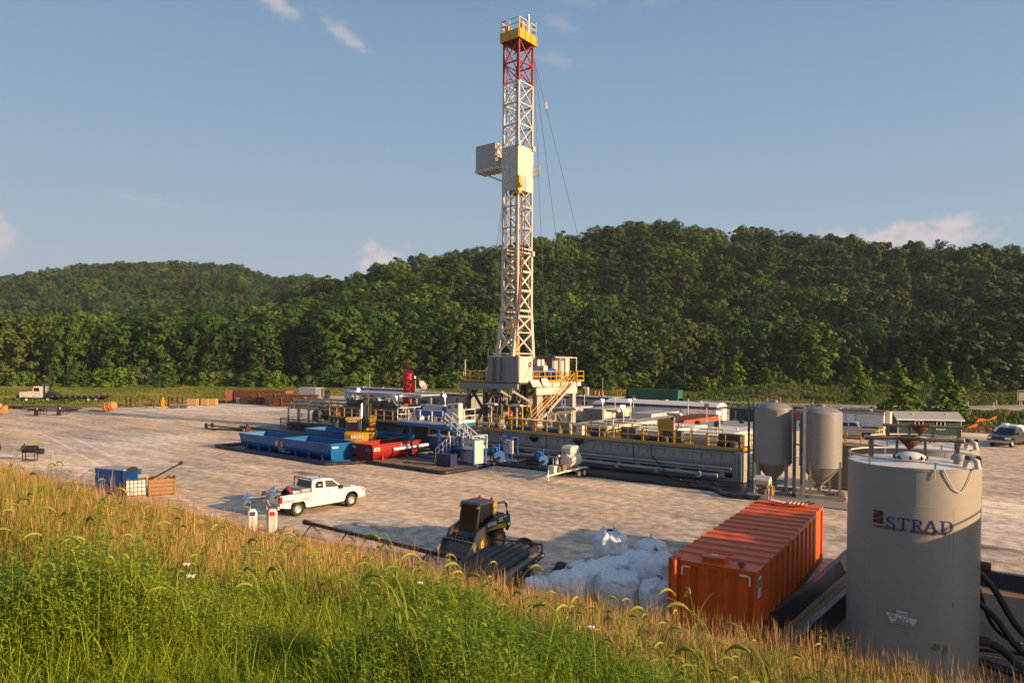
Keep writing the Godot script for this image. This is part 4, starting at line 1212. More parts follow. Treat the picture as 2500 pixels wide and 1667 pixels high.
	mh.path([v3(-1.2, 1.5, 0.1), v3(0.8, 1.1, 0.5), v3(2.2, 1.15, 0.35), v3(3.4, 1.75, 0.15)], 0.035, 6); mh.path([v3(3.6, 1.9, 0.12), v3(3.7, 1.0, 0.4), v3(3.2, 0.5, 0.5), v3(2.2, 0.75, 0.5), v3(1.4, 0.6, 0.6)], 0.05, 6); mh.path([v3(3.7, 1.9, 0.1), v3(4.2, 1.2, 0.5), v3(4.6, 0.4, 1.2)], 0.05, 6)
	var mho := part("hose_run", mh, "rust_dark"); mho.position = S(A0 + 1.5, 47.6); mho.rotation.y = SITE; tag(mho, "brown hoses looped along the mud tank behind the blue pump", "hose")

func skip(called: String, label: String, a: float, b: float, lx: float, wz: float, h: float, paint: String, end_paint: String, turn := 0.0) -> Node3D:
	# an open cuttings bin: sloping ends, straight lip, round belly, on a skid
	var o := site(called, label, "skip", a, b, 0, turn)
	var y0 := 0.2
	var prof := []                                             # half-width by height, from the lip down
	prof.append(Vector2(wz / 2, h)); prof.append(Vector2(wz / 2 - 0.03, h - 0.5))
	for i in 7:
		var an := (i + 1) / 7.0 * 1.25
		prof.append(Vector2((wz / 2 - 0.03) - (1 - cos(an)) * wz * 0.38, (h - 0.5) - sin(an) * (h - 0.5 - y0) / sin(1.25)))
	var ends := func(y: float) -> float: return lx / 2 - 0.30 * (h - y) / (h - y0)
	for sd: float in [-1.0, 1.0]:
		var m := MB.new()
		for i in prof.size() - 1:
			var p: Vector2 = prof[i]; var q: Vector2 = prof[i + 1]
			var n := v3(0, -(p.x - q.x), (p.y - q.y) * sd).normalized()
			if i == 0: n = v3(0, 0, sd)
			var e0: float = ends.call(p.y); var e1: float = ends.call(q.y)
			for off in [0.0, 0.04]:
				var z0: float = (p.x - off) * sd; var z1: float = (q.x - off) * sd
				var nn := n if off == 0.0 else -n
				m.tri(v3(-e0, p.y, z0), v3(e0, p.y, z0), v3(e1, q.y, z1), nn, nn, nn); m.tri(v3(-e0, p.y, z0), v3(e1, q.y, z1), v3(-e1, q.y, z1), nn, nn, nn)
		m.bb(-lx / 2, lx / 2, h - 0.06, h + 0.03, sd * (wz / 2 - 0.05), sd * (wz / 2 + 0.06))
		part("side", m, paint, o)
	for sd: float in [-1.0, 1.0]:
		var m := MB.new()
		for off in [0.0, 0.05]:
			var e0: float = (ends.call(h) - off) * sd; var e1: float = (ends.call(y0) - off) * sd
			m.quad(v3(e0, h, -wz / 2), v3(e0, h, wz / 2), v3(e1, y0, wz * 0.38), v3(e1, y0, -wz * 0.38), v3(sd if off == 0.0 else -sd, 0, 0))
		m.bb(sd * (lx / 2 - 0.05), sd * (lx / 2 + 0.06), h - 0.06, h + 0.035, -wz / 2, wz / 2)
		part("end_plate", m, end_paint, o)
	var bt := MB.new()
	var last: Vector2 = prof[-1]
	bt.bb(-lx / 2 + 0.3, lx / 2 - 0.3, y0 - 0.02, y0 + 0.03, -last.x, last.x)
	part("bottom", bt, paint, o)
	var sk := MB.new()
	for sd: float in [-1.0, 1.0]: sk.bb(-lx / 2 + 0.05, lx / 2 + 0.35, 0.02, 0.17, sd * (wz / 2 - 0.2), sd * (wz / 2))
	for i in 5: sk.bb(-lx / 2 + 0.3 + i * (lx - 0.6) / 4 - 0.05, -lx / 2 + 0.3 + i * (lx - 0.6) / 4 + 0.05, 0.03, 0.16, -wz / 2 + 0.2, wz / 2 - 0.2)
	sk.bb(lx / 2 + 0.25, lx / 2 + 0.36, 0.03, 0.165, -wz / 2 + 0.2, wz / 2 - 0.2)
	part("skid", sk, paint, o)
	var nb := int(lx / 1.9)
	for i in nb:
		var g := MB.new()
		for sd: float in [-1.0, 1.0]: g.bb(-lx / 2 + 1.2 + i * (lx - 2.4) / (nb - 1) - 0.09, -lx / 2 + 1.2 + i * (lx - 2.4) / (nb - 1) + 0.09, 0.17, 0.62, sd * (wz / 2 - 0.22), sd * (wz / 2 - 0.08))
		part("support", g, paint, o)
	return o

func solids_control():
	rng.seed = 303
	# liners and mats on the ground, rolled black edges
	var ln := site("liner", "black containment liner spread on the gravel under the tanks and skips", "liner", 0, 0)
	for k in [[-36.2, -15.8, 43.4, 51.0, 0.010], [-63, -46.3, 34.5, 38.6, 0.008], [-62.5, -46.3, 38.7, 46.5, 0.009], [-80, -58, 46.6, 52, 0.007]]:
		var b := MB.new()
		b.quad(L(k[0], k[4], k[2]), L(k[1], k[4], k[2]), L(k[1], k[4], k[3]), L(k[0], k[4], k[3]), Vector3.UP)
		part("sheet", b, "liner", ln)
	for ps in [[L(-36.3, 0.13, 43.1), L(-30, 0.13, 43.2), L(-24, 0.14, 43.35), L(-18.2, 0.13, 43.6), L(-16.6, 0.13, 42.0), L(-14.8, 0.13, 42.4)], [L(-63.3, 0.13, 34.4), L(-58, 0.14, 34.35), L(-52, 0.13, 34.3), L(-46.2, 0.13, 34.1)], [L(-46.2, 0.12, 34.1), L(-45.2, 0.12, 35.8), L(-44.6, 0.12, 36.9)], [L(-45.0, 0.12, 36.85), L(-40, 0.12, 36.9), L(-36.0, 0.13, 36.9), L(-35.8, 0.12, 40), L(-36.3, 0.12, 43.2)], [L(-63.3, 0.13, 34.4), L(-63.4, 0.13, 38.5), L(-63.0, 0.13, 46.6)], [L(-63, 0.13, 46.6), L(-72, 0.13, 46.4), L(-80, 0.13, 46.6)]]:
		var fine := []
		for i in ps.size() - 1:
			for j in 8: fine.append(ps[i].lerp(ps[i + 1], j / 8.0) + v3(R(-0.04, 0.04), R(-0.03, 0.03), R(-0.06, 0.06)))
		fine.append(ps[-1])
		var b := MB.new()
		b.path(fine, 0.17, 8)
		part("rolled_edge", b, "liner", ln)
	var mt := site("ground_mat", "brown timber mats laid under the blue platform", "mat", -45.0, 37.0)
	for i in 8:
		for j in 2:
			var b := MB.new()
			b.bb(i * 1.12, i * 1.12 + 1.08, 0.02, 0.2 + 0.01 * (i % 3), -0.05 - j * 3.1, -3.1 - j * 3.1)
			part("mat", b, "mat_wood", mt)
	# skips
	var s1 := skip("cuttings_skip", "long blue open skip with white lettering in front of the excavator", -53.6, 36.4, 13.6, 2.7, 1.52, "blue", "bright_blue")
	var dv := MB.new()
	dv.bb(-0.06, 0.06, 0.5, 1.5, -1.28, 1.28); dv.bb(-0.14, 0.14, 1.5, 1.56, -1.33, 1.33)
	part("divider", dv, "bright_blue", s1)
	var fill := MB.new()
	fill.quad(v3(-6.3, 0.85, -1.2), v3(6.3, 0.8, -1.2), v3(6.3, 0.8, 1.2), v3(-6.3, 0.85, 1.2), Vector3.UP); part("cuttings", fill, "mud", s1)
	letters("lettering", "B", 0.42, "letter_white", s1, v3(-0.75, 1.02, 1.37), 0, "Droid Sans", true)
	letters("lettering", "S", 0.42, "letter_white", s1, v3(0.02, 1.02, 1.37), 0, "Droid Sans", true)
	var em := MB.new()
	em.prism([Vector2(-0.17, 0.12), Vector2(-0.17, -0.1), Vector2(0, -0.22), Vector2(0.17, -0.1), Vector2(0.17, 0.12), Vector2(0.07, 0.17), Vector2(0, 0.1), Vector2(-0.07, 0.17)], 0.02)
	part("emblem", em, "letter_red", s1).position = v3(-0.37, 1.02, 1.36)
	for k in [[-0.55, 0.70, 0.5], [-0.3, 0.6, 1.1], [0.05, 0.42, 1.7]]:
		var b := MB.new()
		b.bb(k[0] - k[2] / 2 + 0.3, k[0] + k[2] / 2 + 0.3, k[1], k[1] + 0.025, 1.36 if k[1] > 0.9 else 1.32, 1.37)
		part("small_print", b, "letter_white", s1)
	letters("lettering", "10018", 0.17, "letter_white", s1, v3(6.78, 1.22, 0.85), PI / 2, "Droid Sans", true)
	var s2 := skip("cuttings_skip", "second blue open skip standing behind the excavator", -53.7, 43.3, 13.0, 2.6, 1.5, "blue", "bright_blue")
	var dv2 := MB.new()
	dv2.bb(0.9, 1.02, 0.5, 1.5, -1.2, 1.2); dv2.bb(0.82, 1.1, 1.5, 1.56, -1.28, 1.28); part("divider", dv2, "bright_blue", s2)
	var f2 := MB.new()
	f2.quad(v3(-6.0, 0.9, -1.1), v3(6.0, 0.9, -1.1), v3(6.0, 0.9, 1.1), v3(-6.0, 0.9, 1.1), Vector3.UP); part("cuttings", f2, "mud", s2)
	var s3 := skip("cuttings_skip", "scuffed red skip with a maroon end plate marked 475", -45.25, 39.7, 5.4, 2.5, 1.5, "skip_red", "maroon", PI / 2)
	var f3 := MB.new()
	f3.quad(v3(-2.4, 0.95, -1.1), v3(2.4, 1.1, -1.1), v3(2.4, 1.1, 1.1), v3(-2.4, 0.95, 1.1), Vector3.UP); part("cuttings", f3, "mud", s3)
	letters("lettering", "475", 0.3, "letter_white", s3, v3(-2.2, 1.12, 1.27), 0, "Droid Sans", true)
	letters("lettering", "475", 0.26, "letter_grey", s3, v3(-2.73, 1.1, 0.75), -PI / 2, "Droid Sans", true)
	letters("lettering", "NER", 0.17, "letter_white", s3, v3(-2.73, 1.25, -0.95), -PI / 2, "Droid Sans", true)
	letters("lettering", "RES USA", 0.2, "letter_white", s3, v3(0.9, 1.25, 1.27), 0, "Droid Sans", true)
	letters("lettering", "475 475", 0.16, "letter_white", s3, v3(1.0, 0.98, 1.25), 0, "Droid Sans", true)
	var sp := MB.new()
	sp.path([v3(-0.9, 1.0, 1.32), v3(0.2, 1.05, 1.6), v3(2.2, 1.2, 2.2)], 0.13, 10)
	var spo := part("drain_pipe", sp, "clean_white"); spo.position = S(-45.25, 40.1); spo.rotation.y = SITE + PI / 2; tag(spo, "short white pipe from the red skip's side to the blue tank", "pipe")
	excavator()
	decanter()
	# shaker deck on the left, with its blue tank wall, chutes and canopy
	var sh := site("shaker_deck", "dark shale shaker deck with a yellow railing and a long grey canopy", "shaker deck", -62.0, 46.6)
	var b := MB.new()
	b.bb(0, 17.2, 0.1, 2.2, -0.9, -4.2); part("tank", b, "dark_grey", sh)
	b = MB.new()
	b.bb(-0.4, 17.4, 2.2, 2.32, 0.0, -4.4); part("deck", b, "mat_wood", sh)
	for i in 6:
		b = MB.new()
		b.prism([Vector2(0.6, 2.15), Vector2(2.2, 2.15), Vector2(1.8, 0.9), Vector2(0.9, 0.9)], 0.5)
		b.X = Transform3D()
		var m := part("chute", b, "sub_dark" if i % 2 else "mud", sh); m.position = v3(i * 2.8, 0, -0.5); m.rotation.x = -0.35
	for i in 6:
		b = MB.new()
		b.bb(0.3 + i * 2.8, 2.7 + i * 2.8, 2.32, 3.3, -0.9, -1.05); part("side_panel", b, "navy" if i % 3 != 1 else "dark_grey", sh)
	for i in 5:
		b = MB.new()
		b.bb(0.6 + i * 3.2, 2.8 + i * 3.2, 3.3, 3.55, -1.0, -3.6); b.tube(v3(0.8 + i * 3.2, 3.8, -1.6), v3(2.5 + i * 3.2, 3.8, -1.6), 0.3, 10); b.tube(v3(1.2 + i * 3.2, 3.75, -2.6), v3(2.3 + i * 3.2, 3.75, -2.6), 0.35, 10)
		b.path([v3(0.8 + i * 3.2, 3.9, -2.0), v3(1.6 + i * 3.2, 4.3, -1.4), v3(2.6 + i * 3.2, 3.7, -1.2)], 0.09, 6)
		part("shaker", b, "sub_dark", sh)
	var rl := []
	for i in 8: rl.append(v3(-0.4 + i * 2.5, 2.33, 0.0))
	railing(sh, rl, "yellow", 1.05, 0.12)
	b = MB.new()
	b.bb(0.2, 12.0, 4.85, 4.98, -1.6, -4.2); b.bb(0.2, 12.0, 4.7, 4.86, -1.55, -1.62); part("canopy", b, "roof_grey", sh)
	for x in [1.5, 4.6, 8.0, 11.0]:
		b = MB.new()
		b.bar(v3(x, 2.3, -1.9), v3(x, 4.85, -1.9), 0.14); b.bar(v3(x, 2.3, -3.9), v3(x, 4.85, -3.9), 0.14); part("canopy_post", b, "galvanised", sh)
	b = MB.new()
	b.path([v3(7.6, 4.4, -2.4), v3(7.9, 3.9, -2.2), v3(8.8, 3.5, -2.0), v3(9.6, 2.9, -1.6), v3(9.9, 2.4, -1.2)], 0.2, 8); part("vent_hose", b, "offwhite", sh)
	# red gas separator
	var se := site("gas_separator", "tall red cylindrical gas separator with a gooseneck pipe on top", "separator", -72.8 + 12.6, 56.0)
	b = MB.new()
	b.lathe([Vector2(0, 1.0), Vector2(0.5, 1.05), Vector2(0.64, 1.4), Vector2(0.65, 6.75), Vector2(0.6, 6.98), Vector2(0.4, 7.2), Vector2(0.14, 7.28), Vector2(0.14, 7.5), Vector2(0, 7.5)], 24); part("vessel", b, "red", se)
	b = MB.new()
	b.path([v3(0, 7.4, 0), v3(-0.05, 7.85, 0), v3(-0.22, 8.1, 0), v3(-0.5, 8.1, 0), v3(-0.7, 7.85, 0), v3(-0.75, 7.0, 0), v3(-0.75, 3.0, 0)], 0.13, 10); part("gooseneck", b, "red", se)
	b = MB.new()
	b.path([v3(0.95, 2.0, 0), v3(0.95, 6.2, 0)], 0.08, 8); b.path([v3(0.6, 6.15, 0), v3(1.0, 6.18, 0), v3(1.9, 6.15, 0.1)], 0.09, 8); b.tube(v3(1.7, 6.15, 0.08), v3(1.95, 6.15, 0.1), 0.14, 8); part("vent_pipe", b, "red", se)
	for h in [5.6, 4.0]:
		b = MB.new()
		b.lathe([Vector2(0.665, h), Vector2(0.665, h + 0.06)], 24); part("band", b, "maroon", se)
	for i in 3:
		b = MB.new()
		b.bar(v3(cos(i * 2.1) * 0.5, 0, sin(i * 2.1) * 0.5), v3(cos(i * 2.1) * 0.5, 1.4, sin(i * 2.1) * 0.5), 0.14); part("leg", b, "red", se)
	# raised pipe rack with its yellow-railed catwalk
	var g := site("pipe_gantry", "grey raised pipes on posts with a yellow railing along the shaker line", "pipe rack", -76.8, 52.0)
	for k in [[0.35, 2.92, 0.6, 0.13, 13.5], [0.15, 3.3, 0.0, 0.1, 16], [0.9, 3.55, -1.0, 0.1, 16], [0.0, 2.45, 0.4, 0.11, 17]]:
		b = MB.new()
		b.tube(v3(k[0], k[1], k[2]), v3(k[4], k[1], k[2]), k[3], 10); part("pipe", b, "light_grey", g)
		for x in [k[0] + 0.1, k[0] + 3.4, k[0] + 7.0, k[0] + 10.4]:
			var f := MB.new()
			f.tube(v3(x - 0.08, k[1], k[2]), v3(x + 0.08, k[1], k[2]), k[3] * 1.7, 10); part("flange", f, "offwhite", g)
	for x in [-0.6, 1.4, 3.6, 5.6, 8.6, 10.6, 13.8]:
		b = MB.new()
		b.bar(v3(x, 0, 0.4), v3(x, 2.4, 0.4), 0.17); b.bar(v3(x, 2.35, 0.5), v3(x, 2.35, -1.3), 0.15); b.bar(v3(x, 0, -1.2), v3(x, 2.4, -1.2), 0.15); part("post", b, "light_grey", g)
	b = MB.new()
	b.bb(-0.2, 16.5, 2.5, 2.56, -0.4, -1.4); part("catwalk", b, "dark_grey", g)
	railing(g, [v3(0.6, 2.56, -0.35), v3(3.2, 2.56, -0.35), v3(5.8, 2.56, -0.35), v3(8.4, 2.56, -0.35), v3(11.0, 2.56, -0.35), v3(13.6, 2.56, -0.35)], "yellow", 0.95, 0.16)
	railing(g, [v3(0.6, 2.56, -1.4), v3(3.2, 2.56, -1.4), v3(5.8, 2.56, -1.4), v3(8.4, 2.56, -1.4), v3(11.0, 2.56, -1.4), v3(13.6, 2.56, -1.4)], "yellow", 0.95, 0.16)
	for y in [1.75, 1.5]:
		b = MB.new()
		b.tube(v3(2.6, y, 0.6), v3(9.8, y, 0.6), 0.035, 6); b.tube(v3(2.4, y, 0.6), v3(2.6, y, 0.6), 0.08, 6); part("rod", b, "black", g)
	# low mesh basket in front of the rack
	var bs := site("mesh_basket", "long rusty wire-mesh basket holding dark rods, low in front of the raised pipes", "basket", -77.0, 50.2)
	for k in [0.0, 4.0, 8.0, 12.0]:
		b = MB.new()
		for z in [0.0, -1.8]: b.bar(v3(k, 0, z), v3(k, 1.2, z), 0.09)
		b.bar(v3(k, 1.2, 0), v3(k, 1.2, -1.8), 0.06); part("post", b, "rusty_grey", bs)
	for y in [0.12, 0.62, 1.2]:
		b = MB.new()
		for z in [0.0, -1.8]: b.bar(v3(0, y, z), v3(12, y, z), 0.05)
		part("rail", b, "rusty_grey", bs)
	for i in 3:
		b = MB.new()
		for j in 26: b.bar(v3(i * 4 + j * 0.155, 0.1, 0.03), v3(i * 4 + j * 0.155, 1.2, 0.03), 0.018)
		for j in 8: b.bar(v3(i * 4, 0.1 + j * 0.15, 0.03), v3(i * 4 + 4, 0.1 + j * 0.15, 0.03), 0.018)
		part("mesh_panel", b, "sub_dark", bs)
	for i in 16:
		b = MB.new()
		b.tube(v3(R(0.2, 3), 0.15 + (i / 6) * 0.22, -0.25 - (i % 6) * 0.25), v3(R(8, 11.8), 0.15 + (i / 6) * 0.22, -0.25 - (i % 6) * 0.25), 0.1, 7); part("rod", b, ["rust_dark", "sub_dark", "dark_grey"][i % 3], bs)
	# the small red tractor that shows between the posts
	var tr := site("tractor", "small faded red tractor parked behind the raised pipe rack", "tractor", -79.5, 59.0, 0, 0.15)
	b = MB.new()
	b.prism([Vector2(-0.6, 0.9), Vector2(2.4, 0.9), Vector2(2.5, 1.5), Vector2(2.3, 1.9), Vector2(0.9, 1.95), Vector2(0.2, 1.5), Vector2(-0.6, 1.5)], 1.1, 0.06); part("hood", b, "tractor_red", tr)
	b = MB.new()
	b.prism([Vector2(-1.3, 1.0), Vector2(0.1, 1.0), Vector2(0.2, 1.9), Vector2(-0.1, 2.6), Vector2(-0.9, 2.7), Vector2(-1.2, 1.9)], 1.2, 0.05); part("seat_area", b, "black", tr)
	for i in 6:
		b = MB.new()
		b.bb(0.55 + i * 0.14, 0.62 + i * 0.14, 1.05, 1.6, 0.56, 0.58); part("grille_slat", b, "black", tr)
	for k in [[-0.9, 0.85, 0.9], [-0.9, 0.85, -0.9], [2.0, 0.8, 0.85], [2.0, 0.8, -0.85]]: wheel(tr, v3(k[0], k[1], k[2]), k[1], 0.45, "dusty_rubber", "dusty_rubber")

func wheel(parent: Node3D, at: Vector3, r: float, w: float, tyre := "rubber", rim := "aluminium", lugs := 0, called := "wheel") -> Node3D:
	# axle along z, the outer side away from the vehicle's middle
	var o := node(called, parent, at)
	var sd := 1.0 if at.z > 0 else -1.0
	var ax := Basis(Vector3.RIGHT, PI / 2)
	var b := MB.new()
	var ri := r * 0.58
	b.lathe([Vector2(ri, -w * 0.42), Vector2(r * 0.93, -w * 0.5), Vector2(r, -w * 0.36), Vector2(r, w * 0.36), Vector2(r * 0.93, w * 0.5), Vector2(ri, w * 0.42), Vector2(ri, -w * 0.42)], 26, true, Vector3.ZERO, ax)
	if lugs:
		for i in lugs:
			for s: float in [-1.0, 1.0]:
				var an: float = TAU * (i + (0.25 if s > 0 else -0.25)) / lugs
				b.box(v3(cos(an) * r, sin(an) * r, s * w * 0.24), v3(0.05, r * 0.13, w * 0.46), Basis(Vector3.BACK, an) * Basis(Vector3.RIGHT, s * 0.5))
	part("tyre", b, tyre, o)
	b = MB.new()
	b.lathe([Vector2(0, w * 0.25), Vector2(ri * 0.35, w * 0.27), Vector2(ri * 0.5, w * 0.2), Vector2(ri * 0.86, w * 0.26), Vector2(ri, w * 0.42), Vector2(ri * 1.02, w * 0.3)], 22, true, Vector3.ZERO, ax if sd > 0 else Basis(Vector3.RIGHT, -PI / 2))
	part("rim", b, rim, o)
	if rim in ["aluminium", "chrome"]:
		b = MB.new()
		for i in 8:
			var an := TAU * i / 8
			b.tube(v3(cos(an) * ri * 0.68, sin(an) * ri * 0.68, sd * w * 0.22), v3(cos(an) * ri * 0.68, sin(an) * ri * 0.68, sd * w * 0.265), ri * 0.13, 8)
		part("rim_hole", b, "black", o)
	return o

func excavator():
	var o := site("excavator", "yellow tracked excavator with its back to us and its boom folded up", "excavator", -49.5, 40.4, 0, 0.78)
	var b := MB.new()
	for z: float in [-1.0, 1.0]:
		b = MB.new()
		var po := []
		for i in 9: po.append(Vector2(1.6 + cos(-PI / 2 + i * PI / 8) * 0.4, 0.42 + sin(-PI / 2 + i * PI / 8) * 0.4))
		for i in 9: po.append(Vector2(-1.6 + cos(PI / 2 + i * PI / 8) * 0.4, 0.42 + sin(PI / 2 + i * PI / 8) * 0.4))
		b.prism(po, 0.55, 0.03); part("track", b, "dusty_rubber", o).position.z = z
		b = MB.new()
		for i in 18:
			b.box(v3(-1.65 + i * 0.194, 0.83, z), v3(0.05, 0.05, 0.56)); b.box(v3(-1.65 + i * 0.194, 0.02, z), v3(0.05, 0.05, 0.56))
		for i in 4: b.tube(v3(-1.2 + i * 0.8, 0.42, z - 0.29), v3(-1.2 + i * 0.8, 0.42, z + 0.29), 0.2, 12)
		part("track_shoe", b, "steel", o)
	b = MB.new()
	b.bb(-0.9, 0.9, 0.35, 0.95, -0.75, 0.75); b.lathe([Vector2(0.8, 0.9), Vector2(0.8, 1.05)], 20); part("undercarriage", b, "sub_dark", o)
	# upper body: the counterweight's curved back faces the camera side (local +z)
	b = MB.new()
	var arc := []
	for i in 11:
		var t := -1.0 + 2.0 * i / 10
		arc.append(Vector2(t * 1.28, 1.75 - t * t * 0.28))
	arc.append(Vector2(1.28, 0.4)); arc.append(Vector2(-1.28, 0.4))
	b.X = Transform3D(Basis(Vector3.RIGHT, PI / 2), v3(0, 1.55, 0))
	b.prism(arc, 1.05, 0.05); part("counterweight", b, "machine_yellow", o)
	b = MB.new()
	b.bb(-1.28, 1.28, 1.05, 1.95, -1.5, 0.4); b.bb(0.25, 1.25, 1.95, 2.2, -1.0, 0.4); part("engine_cover", b, "machine_yellow", o)
	letters("lettering", "DEERE", 0.26, "letter_white", o, v3(-0.15, 1.72, 1.79), 0, "Droid Sans", true)
	b = MB.new()
	b.bb(-1.24, -0.95, 1.62, 1.82, 1.2, 1.62); part("vent", b, "sub_dark", o)
	# cab on the left
	b = MB.new()
	for k in [[-1.25, 0.35], [-0.25, 0.35], [-1.25, -1.4], [-0.25, -1.4]]: b.bar(v3(k[0], 1.95, k[1]), v3(k[0], 3.05, k[1]), 0.1)
	b.bb(-1.3, -0.2, 1.95, 2.1, -1.45, 0.4); part("cab_frame", b, "black", o)
	b = MB.new()
	b.bb(-1.33, -0.17, 3.05, 3.2, -1.5, 0.45); part("cab_roof", b, "machine_yellow", o)
	letters("lettering", "JOHN DEERE", 0.1, "letter_white", o, v3(-0.75, 2.93, 0.42), 0, "Droid Sans", true)
	b = MB.new()
	b.bb(-1.2, -0.3, 2.1, 2.85, 0.36, 0.38); part("rear_window", b, "glass_dark", o)
	b = MB.new()
	b.bb(-1.28, -1.26, 2.1, 3.0, -1.35, 0.3); b.bb(-0.24, -0.22, 2.1, 3.0, -1.35, 0.3); part("side_window", b, "glass_dark", o)
	b = MB.new()
	b.bb(0.55, 1.28, 2.2, 2.4, 0.42, 1.1)
	for i in 5: b.bb(0.7, 1.2, 2.45 + i * 0.2, 2.58 + i * 0.2, -0.7, -0.25)
	part("step_grating", b, "machine_yellow", o)
	# boom, stick and bucket: folded tall in front
	b = MB.new()
	b.X = Transform3D(Basis(Vector3.UP, PI / 2), v3(0.25, 0, 0))
	b.prism([Vector2(0.8, 1.6), Vector2(1.25, 1.6), Vector2(2.3, 3.8), Vector2(2.0, 5.0), Vector2(1.65, 5.05), Vector2(1.75, 3.9)], 0.42, 0.03); part("boom", b, "sub_dark", o)
	b = MB.new()
	b.X = Transform3D(Basis(Vector3.UP, PI / 2), v3(0.25, 0, 0))
	b.prism([Vector2(1.75, 5.35), Vector2(2.1, 5.2), Vector2(3.1, 2.6), Vector2(2.9, 2.5)], 0.34, 0.03); part("stick", b, "rusty_grey", o)
	for k in [[-0.15, 1.0, 1.9, 1.55, 4.4, "chrome"], [0.65, 1.0, 1.9, 1.55, 4.4, "black"], [0.25, 1.9, 5.2, 2.9, 3.2, "chrome"]]:
		b = MB.new()
		b.tube(v3(k[0], k[2], -k[1]), v3(k[0], k[4], -k[3]), 0.09, 8); part("hydraulic_cylinder", b, k[5], o)
	b = MB.new()
	b.X = Transform3D(Basis(Vector3.UP, PI / 2), v3(0.25, 0, 0))
	b.prism([Vector2(2.6, 2.6), Vector2(3.3, 2.6), Vector2(3.5, 2.0), Vector2(3.2, 1.4), Vector2(2.7, 1.5)], 0.9, 0.03); part("bucket", b, "rust_dark", o)
	for i in 3:
		b = MB.new()
		b.path([v3(0.05 + i * 0.2, 1.9, -0.6), v3(0.0 + i * 0.2, 3.4, -1.3), v3(0.05 + i * 0.2, 4.6, -1.5), v3(0.25, 5.2, -1.8)], 0.04, 6); part("hose", b, "black", o)

